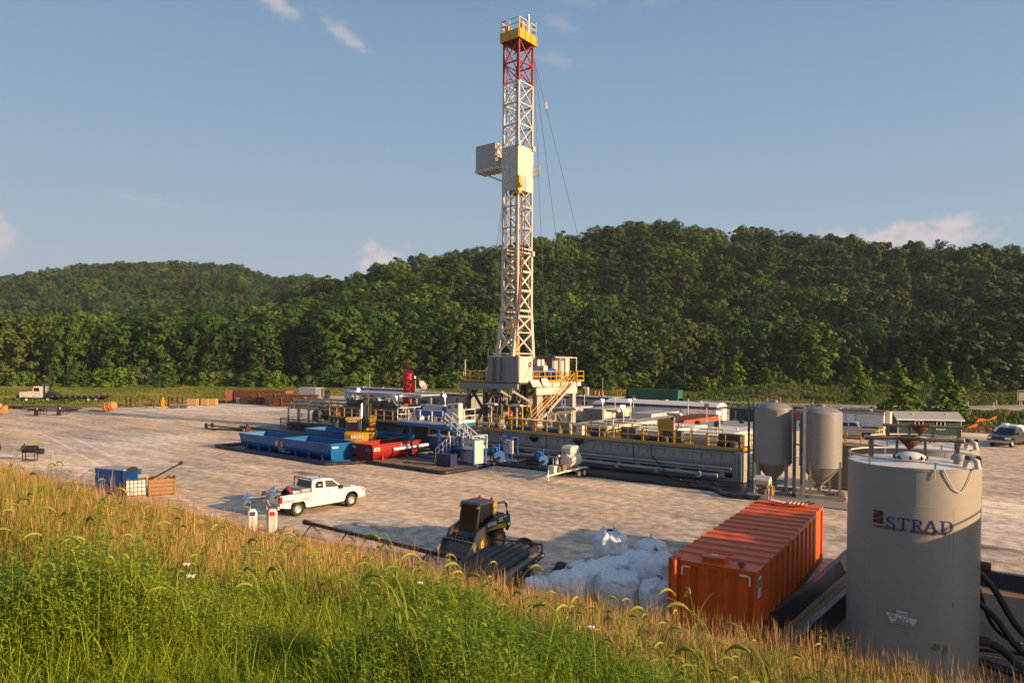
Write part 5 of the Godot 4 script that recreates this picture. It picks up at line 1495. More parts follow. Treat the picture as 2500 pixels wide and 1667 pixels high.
func decanter():
	# blue platform on legs with white railings; centrifuge on top, a blue tank below
	var o := site("decanter_platform", "blue steel platform on legs with white railings and a stair", "platform", -45.6, 41.1)
	var h := 3.12
	var b := MB.new()
	b.bb(0, 5.5, h - 0.05, h, 0, -3.9); part("deck", b, "galvanised", o)
	b = MB.new()
	b.bb(-0.04, 5.54, h - 0.3, h - 0.05, 0.02, -0.1); b.bb(5.42, 5.54, h - 0.3, h - 0.05, -0.1, -3.9); b.bb(-0.04, 0.08, h - 0.3, h - 0.05, -0.1, -3.9); b.bb(-0.04, 5.54, h - 0.3, h - 0.05, -3.8, -3.92); part("edge_beam", b, "bright_blue", o)
	for k in [[1.6, -0.1], [4.9, -0.1], [1.6, -3.7], [4.9, -3.7]]:
		b = MB.new()
		b.bar(v3(k[0], 0.2, k[1]), v3(k[0], h - 0.3, k[1]), 0.2); part("leg", b, "blue", o)
	b = MB.new()
	b.bb(1.4, 6.0, 0.2, 0.4, 0.0, -0.2); b.bb(1.4, 6.0, 0.2, 0.4, -3.6, -3.8); b.bb(4.8, 5.0, 0.21, 0.39, -0.2, -3.6); part("base_beam", b, "blue", o)
	railing(o, [v3(0, h, 0), v3(1.4, h, 0), v3(2.8, h, 0), v3(4.2, h, 0), v3(5.5, h, 0)], "clean_white", 1.1, 0.2, 0.024)
	railing(o, [v3(5.5, h, -1.2), v3(5.5, h, -2.5), v3(5.5, h, -3.9), v3(2.7, h, -3.9), v3(0, h, -3.9), v3(0, h, -2), v3(0, h, 0)], "clean_white", 1.1, 0.2, 0.024)
	# upper flight to a landing, lower flight back to the mats
	stair(o, v3(8.3, 1.45, -0.55), v3(5.6, h - 0.05, -0.55), 0.9, 9, "bright_blue", "bright_blue", "clean_white")
	b = MB.new()
	b.bb(7.2, 9.3, 1.38, 1.44, 0.6, -1.1); part("landing", b, "bright_blue", o)
	railing(o, [v3(9.3, 1.44, -1.1), v3(9.3, 1.44, 0.6), v3(8.2, 1.44, 0.6)], "clean_white", 1.05, 0.25, 0.024)
	railing(o, [v3(8.35, 1.44, -1.1), v3(9.3, 1.44, -1.1)], "clean_white", 1.05, 0.25, 0.024)
	stair(o, v3(5.6, 0.25, 0.5), v3(7.2, 1.4, 0.5), 0.9, 6, "bright_blue", "bright_blue", "clean_white")
	for k in [[7.3, 0.5], [9.2, 0.5], [9.2, -1.0], [7.3, -1.0]]:
		b = MB.new()
		b.bar(v3(k[0], 0.2, k[1]), v3(k[0], 1.38, k[1]), 0.1); part("landing_leg", b, "blue", o)
	# centrifuge
	var c := site("centrifuge", "blue decanter centrifuge with a grey drum cover on the white-railed platform", "centrifuge", -44.7, 42.2, h)
	b = MB.new()
	b.bb(0, 3.6, 0.55, 0.9, -0.2, -1.5); part("frame", b, "cabinet_blue", c)
	for k in [0.2, 1.8, 3.3]:
		b = MB.new()
		b.bb(k - 0.15, k + 0.15, 0.0, 0.55, -0.3, -0.5); b.bb(k - 0.15, k + 0.15, 0.0, 0.55, -1.2, -1.4); part("leg", b, "navy", c)
	b = MB.new()
	b.tube(v3(0.7, 1.05, -0.85), v3(2.9, 1.05, -0.85), 0.42, 18, 0.36); part("drum_cover", b, "galvanised", c)
	b = MB.new()
	b.tube(v3(3.2, 1.1, -0.85), v3(4.0, 1.1, -0.85), 0.25, 14); b.bb(3.0, 3.3, 0.9, 1.35, -0.5, -1.2); b.tube(v3(0.1, 1.0, -0.9), v3(0.6, 1.0, -0.9), 0.3, 12); part("motor", b, "cabinet_blue", c)
	var cc := site("control_cabinet", "pale control cabinets at the platform's right end above the stair", "cabinet", -41.0, 42.0, h)
	for k in [[0.0, 0.75, 1.25], [0.78, 0.6, 1.35]]:
		b = MB.new()
		b.bb(k[0], k[0] + k[1], 0.02, k[2] + 0.35, -0.4, -0.9); part("cabinet", b, "offwhite", cc)
		b = MB.new()
		b.bb(k[0] + 0.2, k[0] + 0.5, k[2] - 0.05, k[2] + 0.2, -0.37, -0.4); part("screen", b, "dark_grey", cc)
	# tank and railing beneath
	var t := site("process_tank", "small blue round-bellied tank with a white railing under the platform", "tank", -43.3, 44.0)
	b = MB.new()
	var po := [Vector2(-1.0, 1.85), Vector2(1.0, 1.85)]
	for i in 9: po.append(Vector2(cos(i * PI / 8) * 1.0, 1.25 - sin(i * PI / 8) * 1.0))
	b.X = Transform3D(Basis(Vector3.UP, PI / 2), v3(1.9, 0, 0))
	b.prism(po, 4.6); part("shell", b, "blue", t)
	b = MB.new()
	b.bb(-0.5, 4.3, 1.83, 1.95, 1.05, -1.05); part("rim", b, "clean_white", t)
	railing(t, [v3(-0.4, 1.95, 1.0), v3(0.8, 1.95, 1.0), v3(2.0, 1.95, 1.0), v3(3.2, 1.95, 1.0), v3(4.2, 1.95, 1.0)], "clean_white", 1.0, 0.0, 0.024)
	b = MB.new()
	b.bb(0.2, 3.6, 2.0, 2.5, 0.2, -0.8); b.tube(v3(0.6, 2.6, 0), v3(2.2, 2.6, 0), 0.3, 10); part("pump_deck", b, "navy", t)
	b = MB.new()
	b.bb(-0.6, 4.4, 0.21, 0.36, 0.9, 0.7); b.bb(-0.6, 4.4, 0.21, 0.36, -0.7, -0.9); part("skid", b, "blue", t)
	# job box, big control cabinet in a blue frame, coiled hoses
	var j := site("job_box", "navy blue steel job box standing on the timber mat", "tool box", -38.5, 38.75, 0.22, 0.05)
	b = MB.new()
	b.bb(0, 1.42, 0.08, 0.78, 0, -0.75); part("body", b, "navy", j)
	b = MB.new()
	b.bb(-0.02, 1.44, 0.79, 0.93, 0.02, -0.77); part("lid", b, "navy", j)
	b = MB.new()
	b.bb(0.1, 0.3, 0, 0.08, -0.05, -0.7); b.bb(1.1, 1.3, 0, 0.08, -0.05, -0.7); b.bb(0.6, 0.8, 0.72, 0.8, 0.0, 0.03); part("foot", b, "black", j)
	var q := site("control_cabinet", "tall white control cabinet in a bright blue frame on the mat's right edge", "cabinet", -38.3, 41.2, 0.2, -0.25)
	b = MB.new()
	for x in [-0.15, 2.2]:
		for z in [0.15, -0.95]: b.bar(v3(x, 0, z), v3(x, 2.05, z), 0.1)
	for z in [0.15, -0.95]: b.bar(v3(-0.15, 2.05, z), v3(2.2, 2.05, z), 0.1); b.bar(v3(-0.5, 0.06, z), v3(2.7, 0.06, z), 0.14)
	b.bar(v3(-0.15, 2.05, 0.15), v3(-0.15, 2.05, -0.95), 0.1); b.bar(v3(2.2, 2.05, 0.15), v3(2.2, 2.05, -0.95), 0.1); part("frame", b, "bright_blue", q)
	for k in [[0.0, 0.5, "light_grey"], [0.52, 1.05, "offwhite"], [1.07, 2.1, "offwhite"]]:
		b = MB.new()
		b.bb(k[0], k[1], 0.15, 1.95, 0.0, -0.8); part("cabinet", b, k[2], q)
	b = MB.new()
	b.bb(1.55, 1.9, 1.35, 1.75, 0.0, 0.02); b.bb(1.35, 1.4, 1.3, 1.75, 0.0, 0.03); b.bb(0.85, 1.0, 1.6, 1.7, 0.0, 0.02); part("screen", b, "dark_grey", q)
	letters("lettering", "BOS", 0.12, "letter_red", q, v3(0.72, 0.95, 0.01), 0, "Droid Sans", true)
	for k in [[1.6, 0.95, 0.14], [1.65, 0.72, 0.6], [1.65, 0.6, 0.7], [1.65, 0.48, 0.6]]:
		b = MB.new()
		b.bb(k[0] - k[2] / 2, k[0] + k[2] / 2, k[1], k[1] + 0.04, 0.0, 0.012); part("small_print", b, "letter_grey", q)
	var hc := MB.new()
	for i in 8: hc.path(range(15).map(func(s): return v3(cos(s * TAU / 14) * (0.3 + 0.03 * (i % 3)), 0.75 + sin(s * TAU / 14) * (0.62 - 0.03 * (i % 4)), i * 0.05)), 0.03, 5)
	var hco := part("hose_coil", hc, "hose"); hco.position = S(-38.9, 41.0, 0.2); hco.rotation.y = SITE - 0.2; tag(hco, "coils of black cable hanging beside the tall white control cabinet", "cable")
	var pl := MB.new()
	pl.lathe([Vector2(0, 0), Vector2(0.2, 0), Vector2(0.22, 0.3), Vector2(0.12, 0.45), Vector2(0, 0.45)], 10)
	var plo := part("fuel_can", pl, "machine_yellow"); plo.position = S(-38.9, 39.2, 0.22); tag(plo, "yellow can behind the navy job box", "can")
	for k in [[-37.0, 44.0, 1.0, "right of the tall white cabinet"], [-33.4, 45.2, 0.85, "left of the white vacuum trailer"]]:
		var p := site("pump", "blue pump with a round motor %s" % k[3], "pump", k[0], k[1], 0.05, -0.5, "blue transfer pumps")
		p.scale = Vector3.ONE * k[2]
		b = MB.new()
		b.tube(v3(-0.6, 0.95, 0), v3(0.25, 0.95, 0), 0.32, 14)
		for i in 5: b.tube(v3(-0.5 + i * 0.14, 0.95, 0), v3(-0.45 + i * 0.14, 0.95, 0), 0.35, 14)
		part("motor", b, "bright_blue", p)
		b = MB.new()
		b.tube(v3(-0.63, 0.95, 0), v3(-0.6, 0.95, 0), 0.3, 14); part("fan_cover", b, "galvanised", p)
		b = MB.new()
		b.tube(v3(0.4, 0.55, -0.1), v3(0.75, 0.55, -0.1), 0.48, 16); b.tube(v3(0.55, 0.9, -0.1), v3(0.55, 1.6, -0.1), 0.1, 8); part("casing", b, "blue", p)
		b = MB.new()
		b.bar(v3(-0.7, 0.06, 0.3), v3(0.9, 0.06, 0.3), 0.1); b.bar(v3(-0.7, 0.06, -0.3), v3(0.9, 0.06, -0.3), 0.1)
		for x in [-0.5, 0.15]: b.bar(v3(x, 0.1, 0.25), v3(x, 0.7, 0.2), 0.08); b.bar(v3(x, 0.1, -0.25), v3(x, 0.7, -0.2), 0.08)
		part("base_frame", b, "blue", p)
		b = MB.new()
		b.path([v3(0.8, 0.5, -0.1), v3(1.1, 0.35, 0.1), v3(0.6, 0.12, 0.7), v3(-0.8, 0.1, 1.0)], 0.12, 8); part("suction_hose", b, "rust_dark", p)
	var pf := site("panel_frame", "white switch panel in a blue tube frame in front of the mud tank", "panel", -36.9, 44.6, 0.02, -0.1)
	b = MB.new()
	for x in [0.0, 1.25]:
		for z in [0.0, -0.7]: b.bar(v3(x, 0, z), v3(x, 2.1, z), 0.08)
	for z in [0.0, -0.7]: b.bar(v3(0, 2.1, z), v3(1.25, 2.1, z), 0.08); b.bar(v3(0, 0.05, z), v3(1.25, 0.05, z), 0.08)
	for x in [0.0, 1.25]: b.bar(v3(x, 2.1, 0), v3(x, 2.1, -0.7), 0.08)
	part("frame", b, "cabinet_blue", pf)
	b = MB.new()
	b.bb(0.2, 1.05, 0.75, 1.85, -0.1, -0.4); part("panel", b, "offwhite", pf)
	b = MB.new()
	for k in [[0.35, 1.55], [0.6, 1.55], [0.72, 1.55], [0.6, 1.4], [0.72, 1.4]]: b.tube(v3(k[0], k[1], -0.1), v3(k[0], k[1], -0.07), 0.035 if k[0] > 0.4 else 0.06, 8)
	part("knob", b, "black", pf)
	vac_trailer()

func vac_trailer():
	# white vacuum tank on a twin-axle trailer; x forward to the hitch (towards -V)
	var o := site("vacuum_trailer", "dirty white vacuum tank trailer with pumps and twin axles by the mud tank", "trailer", -28.5, 42.0, 0, -PI / 2)
	o.scale = Vector3.ONE * 0.76
	var b := MB.new()
	b.X = Transform3D(Basis(Vector3.BACK, PI / 2), v3(0.55, 1.65, 0))
	b.lathe([Vector2(0, 0), Vector2(0.35, -0.0), Vector2(0.55, 0.06), Vector2(0.7, 0.25), Vector2(0.72, 0.35), Vector2(0.72, 1.75), Vector2(0.7, 1.85), Vector2(0.5, 2.05), Vector2(0, 2.12)].map(func(p): return p), 22); part("tank", b, "offwhite", o)
	b = MB.new()
	b.prism([Vector2(-1.1, 2.2), Vector2(0.35, 2.2), Vector2(0.35, 2.75), Vector2(0.1, 2.95), Vector2(-0.95, 2.95), Vector2(-1.1, 2.8)], 1.15, 0.08); part("hopper_cover", b, "offwhite", o)
	for i in 3:
		b = MB.new()
		b.bb(-0.8 + i * 0.4, -0.76 + i * 0.4, 2.25, 2.9, 0.57, 0.6); b.bb(-0.8 + i * 0.4, -0.76 + i * 0.4, 2.25, 2.9, -0.57, -0.6); part("rib", b, "offwhite", o)
	b = MB.new()
	for z in [-0.75, 0.75]: b.bar(v3(-2.0, 0.78, z), v3(1.8, 0.78, z * 0.9), 0.14); b.bar(v3(1.75, 0.75, z * 0.9), v3(3.3, 0.5, 0), 0.12)
	for x in [-1.9, -0.5, 0.8, 1.8]: b.bar(v3(x, 0.78, -0.75), v3(x, 0.78, 0.75), 0.1)
	part("chassis", b, "white", o)
	for sd: float in [-1.0, 1.0]:
		b = MB.new()
		b.prism([Vector2(-1.95, 0.72), Vector2(-1.7, 0.92), Vector2(0.15, 0.92), Vector2(0.35, 0.72), Vector2(0.3, 0.72), Vector2(0.13, 0.87), Vector2(-1.68, 0.87), Vector2(-1.9, 0.72)], 0.34); part("mudguard", b, "white", o).position.z = sd * 0.98
		for x in [-1.25, -0.35]: wheel(o, v3(x, 0.4, sd * 0.98), 0.4, 0.26, "dusty_rubber", "white")
		b = MB.new()
		for i in 4: b.box(v3(-1.3 + i * 0.9, 0.8, sd * (1.16 if i < 2 else 0.84)), v3(0.2, 0.05, 0.02))
		part("reflector", b, "tail_red", o)
	b = MB.new()
	b.tube(v3(1.35, 0.95, 0.35), v3(1.35, 1.75, 0.35), 0.17, 12); b.tube(v3(1.35, 1.75, 0.35), v3(1.35, 1.95, 0.35), 0.1, 10); b.path([v3(1.35, 1.9, 0.35), v3(1.3, 2.1, 0.3), v3(1.0, 2.1, 0.2)], 0.09, 8); part("filter", b, "offwhite", o)
	b = MB.new()
	b.bb(1.0, 1.7, 0.85, 1.4, -0.6, 0.05); b.tube(v3(1.85, 1.05, -0.2), v3(1.85, 1.05, 0.4), 0.26, 12); b.bb(1.9, 2.25, 0.8, 1.25, -0.55, 0.0); part("engine", b, "rusty_grey", o)
	b = MB.new()
	b.tube(v3(2.1, 1.0, 0.35), v3(2.1, 1.0, 0.7), 0.22, 12); b.tube(v3(1.7, 1.3, 0.5), v3(1.7, 1.9, 0.5), 0.05, 8); part("blower", b, "galvanised", o)
	b = MB.new()
	b.bb(2.2, 2.75, 0.65, 1.35, -0.35, 0.3); part("tool_cabinet", b, "offwhite", o)
	b = MB.new()
	b.path([v3(0.6, 2.3, -0.1), v3(0.95, 2.55, -0.1), v3(1.3, 2.35, -0.15), v3(1.4, 1.8, -0.2)], 0.1, 8); b.path([v3(-1.6, 1.4, 0.7), v3(-2.0, 1.6, 0.5), v3(-2.2, 1.1, 0.3), v3(-2.0, 0.9, 0)], 0.06, 7); part("hose", b, "black", o)
	b = MB.new()
	b.bb(3.2, 3.5, 0.42, 0.58, -0.08, 0.08); b.bar(v3(3.0, 0.02, 0.12), v3(3.0, 1.0, 0.12), 0.08); b.bb(2.92, 3.08, 0, 0.03, 0.04, 0.2); part("hitch_jack", b, "white", o)
	letters("lettering", "VAC TRAIL", 0.11, "letter_grey", o, v3(-0.35, 1.68, 0.73), 0, "Droid Sans", true)
	letters("lettering", "HYDRO", 0.12, "letter_grey", o, v3(-0.3, 1.88, 0.70), 0, "Droid Sans", true)

func window_on(o: Node3D, at: Vector3, w: float, h: float, turn := 0.0, panes := 2, frame := "offwhite"):
	# a framed window set on a wall that faces +z (or +x when turned a quarter)
	var n := node("window", o, at, turn)
	var b := MB.new()
	b.bb(-w / 2 - 0.06, w / 2 + 0.06, h / 2, h / 2 + 0.07, 0, 0.05); b.bb(-w / 2 - 0.06, w / 2 + 0.06, -h / 2 - 0.07, -h / 2, 0, 0.06)
	for i in panes + 1: b.bb(-w / 2 - 0.04 + i * w / panes, -w / 2 + 0.04 + i * w / panes, -h / 2 + 0.001, h / 2 - 0.001, 0, 0.05)
	part("frame", b, frame, n)
	for i in panes:
		b = MB.new()
		b.bb(-w / 2 + 0.04 + i * w / panes, -w / 2 - 0.04 + (i + 1) * w / panes, -h / 2, h / 2, 0, 0.02)
		part("pane", b, "glass_dark", n)
func door_on(o: Node3D, at: Vector3, turn := 0.0, m := "clean_white", glazed := true):
	var n := node("door", o, at, turn)
	var b := MB.new()
	b.bb(-0.45, 0.45, 0, 2.0, 0, 0.05); part("leaf", b, m, n)
	b = MB.new()
	b.bb(-0.52, -0.46, 0, 2.07, 0, 0.06); b.bb(0.46, 0.52, 0, 2.07, 0, 0.06); b.bb(-0.45, 0.45, 2.01, 2.07, 0, 0.06); part("frame", b, "light_grey", n)
	if glazed:
		b = MB.new()
		b.bb(-0.12, 0.12, 1.1, 1.75, 0.051, 0.06); part("pane", b, "glass_dark", n)
func trailer_house(label: String, a: float, b_: float, w: float, l: float, h: float, wall: String, fascia: String, roof: String, wins: Array, curved := false, turn := 0.0, called := "office_trailer") -> Node3D:
	var o := site(called, label, "trailer", a, b_, 0, turn)
	var b := MB.new()
	b.bb(0, w, 0.45, h, 0, -l)
	var x := 0.15
	while x < w:
		b.bb(x, x + 0.05, 0.5, h - 0.3, 0, 0.015); x += 0.3
	part("wall", b, wall, o)
	b = MB.new()
	b.bb(-0.03, w + 0.03, h - 0.34, h, 0.03, 0.005); b.bb(w + 0.005, w + 0.03, h - 0.34, h, 0.0, -l)
	part("fascia", b, fascia, o)
	b = MB.new()
	if curved:
		var po := []
		for i in 13: po.append(Vector2(-l - 0.08 + (l + 0.16) * i / 12.0, h + sin(i * PI / 12) * 0.42))
		po.append(Vector2(0.08, h - 0.03)); po.append(Vector2(-l - 0.08, h - 0.03))
		b.X = Transform3D(Basis(Vector3.UP, -PI / 2), v3(w / 2, 0, 0))
		b.prism(po, w + 0.12)
	else:
		b.bb(-0.08, w + 0.08, h, h + 0.09, 0.08, -l - 0.08)
	part("roof", b, roof, o)
	b = MB.new()
	for k in 4: b.bb(0.3 + k * (w - 1.0) / 3, 0.7 + k * (w - 1.0) / 3, 0, 0.45, -0.2, -0.6)
	b.bb(0.1, w - 0.1, 0.3, 0.45, -0.1, -l + 0.1); part("footing", b, "dark_grey", o)
	for k in 3:
		b = MB.new()
		b.bb(w * (0.2 + 0.3 * k), w * (0.2 + 0.3 * k) + 0.5, h + (0.4 if curved else 0.09), h + (0.4 if curved else 0.09) + 0.12, -l * 0.4, -l * 0.4 - 0.5); part("roof_vent", b, "light_grey", o)
	for k in wins:
		if k[1] > 0: window_on(o, v3(k[0], 1.75, 0.005), k[1], k[2], 0, 2 if k[1] > 0.9 else 1)
		else: door_on(o, v3(k[0], 0.5, 0.005))
	return o

func rig_buildings():
	rng.seed = 304
	trailer_house("long pale office trailer with a blue roof edge behind the red separator", -121.0, 94.2, 20, 3.2, 2.75, "offwhite", "cabinet_blue", "light_grey", [[1.6, 0, 0], [4.6, 0.9, 0.8], [7.6, 0, 0], [8.8, 0.9, 0.7], [12.6, 0.9, 0.8], [17.0, 0.9, 0.8]])
	trailer_house("grey office trailer with a dark blue roof edge left of the rig's floor", -92.8, 84.9, 15.6, 3.4, 2.9, "panel_grey", "navy", "roof_grey", [[8.4, 1.3, 0.9], [13.2, 0.9, 1.5], [3.2, 1.2, 0.9]])
	trailer_house("grey office trailer with a dark blue roof edge seen through the right stair", -69.6, 93.0, 14.6, 3.4, 2.9, "panel_grey", "navy", "roof_grey", [[2.9, 1.4, 0.9], [9.6, 1.3, 0.9], [5.6, 0, 0]])
	trailer_house("long white trailer with a curved roof and dark windows", -46.6, 77.0, 14.6, 3.0, 3.3, "clean_white", "dark_grey", "white", [[6.3, 1.2, 0.8], [7.7, 1.2, 0.8], [12.0, 2.0, 1.2], [3.3, 0, 0], [9.6, 0, 0]], true)
	trailer_house("low grey curved-roof trailer behind the generator houses", -50.2, 79.6, 5.6, 2.6, 2.8, "panel_grey", "panel_grey", "roof_grey", [], true)
	var gw := trailer_house("white corrugated trailer with a red plate behind the right-hand silo", -27.5, 87.6, 10.6, 2.6, 2.9, "white", "light_grey", "dark_grey", [], false, 0.0, "storage_trailer")
	door_on(gw, v3(7.2, 0.55, 0.02), 0, "clean_white", false)
	var b := MB.new()
	b.bb(1.2, 1.9, 1.5, 2.6, 0.016, 0.05); part("red_plate", b, "red", gw)
	b = MB.new()
	b.bb(10.65, 11.1, 1.3, 2.9, -0.6, -1.8); part("air_unit", b, "offwhite", gw)
	# houses of the rig: pump houses, generators, tool houses
	var wm1 := box_thing("pump_house", "white flat-roofed mud pump house, left of the pair behind the walkway", "pump house", -29.5, 51.6, 3.5, 2.66, 8.4, "clean_white", "white", 0.1, 0.6)
	var wm2 := box_thing("pump_house", "white flat-roofed mud pump house, right of the pair beside the silos", "pump house", -24.6, 51.6, 3.5, 2.66, 8.4, "clean_white", "white", 0.1, 0.6)
	for h in [wm1, wm2]:
		b = MB.new()
		b.bb(3.5, 3.72, 2.45, 2.72, 0.08, -8.5); part("eave", b, "clean_white", h)
		for k in 3:
			b = MB.new()
			b.bb(0.6 + k * 0.9, 0.75 + k * 0.9, 2.75, 2.88, -1.5 - k * 2.2, -1.65 - k * 2.2); part("roof_fitting", b, "white", h)
		b = MB.new()
		b.bb(0.02, 3.48, 2.74, 2.79, -4.1, -4.25); part("roof_joint", b, "clean_white", h)
		b = MB.new()
		b.bb(0.5, 2.6, 0.15, 0.7, 0.01, 0.04); part("opening", b, "black", h)
	var gn := box_thing("generator_house", "grey generator house with an open dark doorway on its lit side", "generator house", -44.6, 68.8, 2.7, 2.9, 6.4, "panel_grey", "roof_grey", 0.2, 0.5)
	b = MB.new()
	b.bb(2.705, 2.76, 0.25, 2.82, -0.05, -2.6); b.bb(2.705, 2.76, 0.25, 2.82, -4.7, -6.35); part("painted_sunlit_panel", b, "cream", gn)  # cream sheets put sunlight into the colour of the grey wall
	b = MB.new()
	b.bb(2.705, 2.74, 0.3, 2.6, -2.75, -4.6); part("doorway", b, "black", gn)
	b = MB.new()
	b.bb(2.74, 2.8, 0.3, 1.4, -2.8, -3.3); part("door_leaf", b, "red", gn)
	var g2 := box_thing("generator_house", "cream generator house left of the open doorway, under the rig's right stair", "generator house", -48.6, 68.0, 2.0, 2.85, 6.0, "cream", "roof_grey", 0.2, 0.45)
	b = MB.new()
	b.bb(0.9, 1.3, 1.2, 1.9, 0.03, 0.06); part("louvre", b, "offwhite", g2)
	var cp := site("compressor", "dark engine and air compressor between the two generator houses", "compressor", -46.3, 68.4)
	b = MB.new()
	b.bb(0, 1.5, 0.2, 1.0, 0, -1.2); b.tube(v3(0.2, 1.2, -0.5), v3(1.3, 1.2, -0.5), 0.3, 10); b.bar(v3(0.1, 0.2, 0.2), v3(1.2, 1.7, -0.2), 0.06); part("engine", b, "black", cp)
	b = MB.new()
	for i in 4: b.tube(v3(0.2 + i * 0.3, 0.75, 0.0), v3(0.2 + i * 0.3, 0.75, 0.12), 0.1, 8)
	part("fitting", b, "offwhite", cp)
	# open-sided engine shed with a flat roof
	var es := site("engine_shed", "open-sided shed with a long flat grey roof over rows of engines", "shed", -36.0, 52.8)
	b = MB.new()
	b.bb(0, 4.2, 2.6, 2.7, 0, -8.8); part("roof", b, "roof_grey", es)
	b = MB.new()
	b.bb(4.2, 4.3, 2.45, 2.72, 0.05, -8.85); b.bb(-0.05, 4.2, 2.5, 2.72, 0.05, 0.0); part("eave", b, "offwhite", es)
	for i in 7:
		b = MB.new()
		b.bar(v3(4.2, 0.1, -0.1 - i * 1.45), v3(4.2, 2.5, -0.1 - i * 1.45), 0.12); part("post", b, "light_grey", es)
	for i in 6:
		b = MB.new()
		b.bb(2.6, 3.7, 0.3, 1.5, -0.4 - i * 1.4, -1.2 - i * 1.4); b.tube(v3(3.9, 0.9, -0.8 - i * 1.4), v3(3.4, 0.9, -0.8 - i * 1.4), 0.4, 12); b.tube(v3(3.7, 1.7, -0.7 - i * 1.4), v3(2.4, 1.7, -0.7 - i * 1.4), 0.2, 8); part("engine", b, ["black", "sub_dark", "dark_grey"][i % 3], es)
	b = MB.new()
	b.bb(0.1, 2.5, 0.1, 2.4, -0.5, -8.5); part("core", b, "grey", es)
	for i in 3:
		b = MB.new()
		b.bb(1.0 + i * 0.2, 3.4, 2.7, 2.78, -2.0 - i * 2.3, -2.4 - i * 2.3); part("roof_channel", b, "dark_grey", es)
	box_thing("tool_house", "long low cream house with a pale roof in front of the curved-roof trailer", "tool house", -39.0, 69.6, 2.7, 2.6, 10.0, "cream", "roof_grey", 0.1, 0.8)
	box_thing("tool_house", "cream house with a dark end behind the engine shed's roof", "tool house", -34.6, 62.0, 2.3, 2.5, 9.5, "cream", "roof_grey", 0.1, 0.8)
	var ob := box_thing("orange_container", "bright orange ribbed flat container between the grey roofs", "container", -32.2, 63.4, 2.6, 2.62, 9.4, "orange_bright", "rust_red", 0.1, 0.4)
	for i in 22:
		b = MB.new()
		b.bb(0, 2.6, 2.7, 2.76, -0.3 - i * 0.42, -0.48 - i * 0.42); part("roof_rib", b, "rust_red", ob)
	b = MB.new()
	b.bar(v3(1.4, 2.7, -8.8), v3(0.5, 3.2, -9.6), 0.08); b.bb(0.9, 0.98, 2.7, 3.0, -0.3, -0.38); part("loose_bar", b, "orange_bright", ob)
	for k in [[-29.2, 61.4, 5.2, 9.0, "left of the pair behind the pump houses", "roof_grey"], [-23.6, 61.6, 4.6, 9.4, "right of the pair behind the pump houses", "light_grey"]]:
		var rf := box_thing("equipment_house", "wide flat grey-roofed house, %s" % k[4], "equipment house", k[0], k[1], k[2], 2.3, k[3], "panel_grey", k[5], 0.1, 0.0)
		for i in 5:
			b = MB.new()
			b.bb(0, k[2], 2.38, 2.43, -0.6 - i * 1.8, -0.7 - i * 1.8); part("roof_joint", b, "light_grey", rf)
		for i in 3:
			b = MB.new()
			b.lathe([Vector2(0.25, 2.4), Vector2(0.3, 2.6), Vector2(0.18, 2.75), Vector2(0, 2.78)], 8, true, v3(0.8 + i * 1.4, 0, -2.5 - i * 2.0)); part("roof_vent", b, "black", rf)
	var gt := site("green_tank", "big dark green ribbed tank standing in the grass beyond the trailers", "tank", -76.5, 136.0, 0, -0.62 + 0.676)
	b = MB.new()
	b.bb(0, 11.4, 0.25, 2.55, 0, -2.4)
	for i in 24: b.prism([Vector2(0.1 + i * 0.48, 0.3), Vector2(0.34 + i * 0.48, 0.3), Vector2(0.34 + i * 0.48, 2.5), Vector2(0.1 + i * 0.48, 2.5)], 0.2)
	part("shell", b, "green", gt)
	b = MB.new()
	b.bb(-0.05, 11.45, 2.56, 2.66, 0.06, -2.45); part("roof", b, "dark_green", gt)
	for i in 24:
		b = MB.new()
		b.bb(0.1 + i * 0.475, 0.34 + i * 0.475, 0.3, 2.5, 0.0, 0.13); part("rib", b, "green", gt)
	b = MB.new()
	b.bb(11.4, 12.3, 0.3, 0.9, -0.6, -1.8); b.bb(-0.8, -0.1, 0.3, 2.4, -0.6, -1.6); part("valve_box", b, "black", gt)
	for i in 4:
		var st := site("safety_ladder", "yellow steel ladder frame standing at the green tank's left end, %s" % ["leftmost", "second from the left", "third from the left", "next to the tank"][i], "ladder", -79.8 + i * 0.75, 134.5 + i * 0.3, 0, 0.05, "yellow ladder frames by the green tank")
		b = MB.new()
		for x in [0.0, 0.45]: b.bar(v3(x, 0, 0), v3(x, 2.5, -0.2), 0.09)
		for j in 7: b.bar(v3(0, 0.3 + j * 0.33, 0), v3(0.45, 0.3 + j * 0.33, 0), 0.06)
		part("ladder", b, "yellow", st)
	var gd := box_thing("green_container", "dark green container with pipes left of the silos", "container", -35.6, 90.0, 4.2, 2.35, 6.0, "dark_green", "dark_green", 0.1, 0.0)
	b = MB.new()
	b.bb(0.6, 1.2, 0.1, 1.0, 0.05, 0.4); b.bar(v3(0.9, 1.0, 0.2), v3(0.9, 2.2, 0.1), 0.1); part("meter_box", b, "light_grey", gd)
	b = MB.new()
	b.path([v3(2.0, 0.1, 0.5), v3(2.1, 1.2, 0.3), v3(2.5, 1.5, 0.2), v3(2.7, 0.6, 0.4)], 0.12, 7); part("pipe", b, "black", gd)
	# the dark green shed with white trim, on the right
	var sh := thing("shed", "dark green wooden shed with a pale metal roof and two white windows", "shed", v3(44.3, 0, -80.9), -0.16)
	b = MB.new()
	b.bb(0, 6.7, 0.2, 2.0, 0, -2.6); b.prism([Vector2(0, 0), Vector2(0.1, 0), Vector2(0.1, 0.1)], 0.1); part("wall", b, "dark_green", sh)
	b = MB.new()
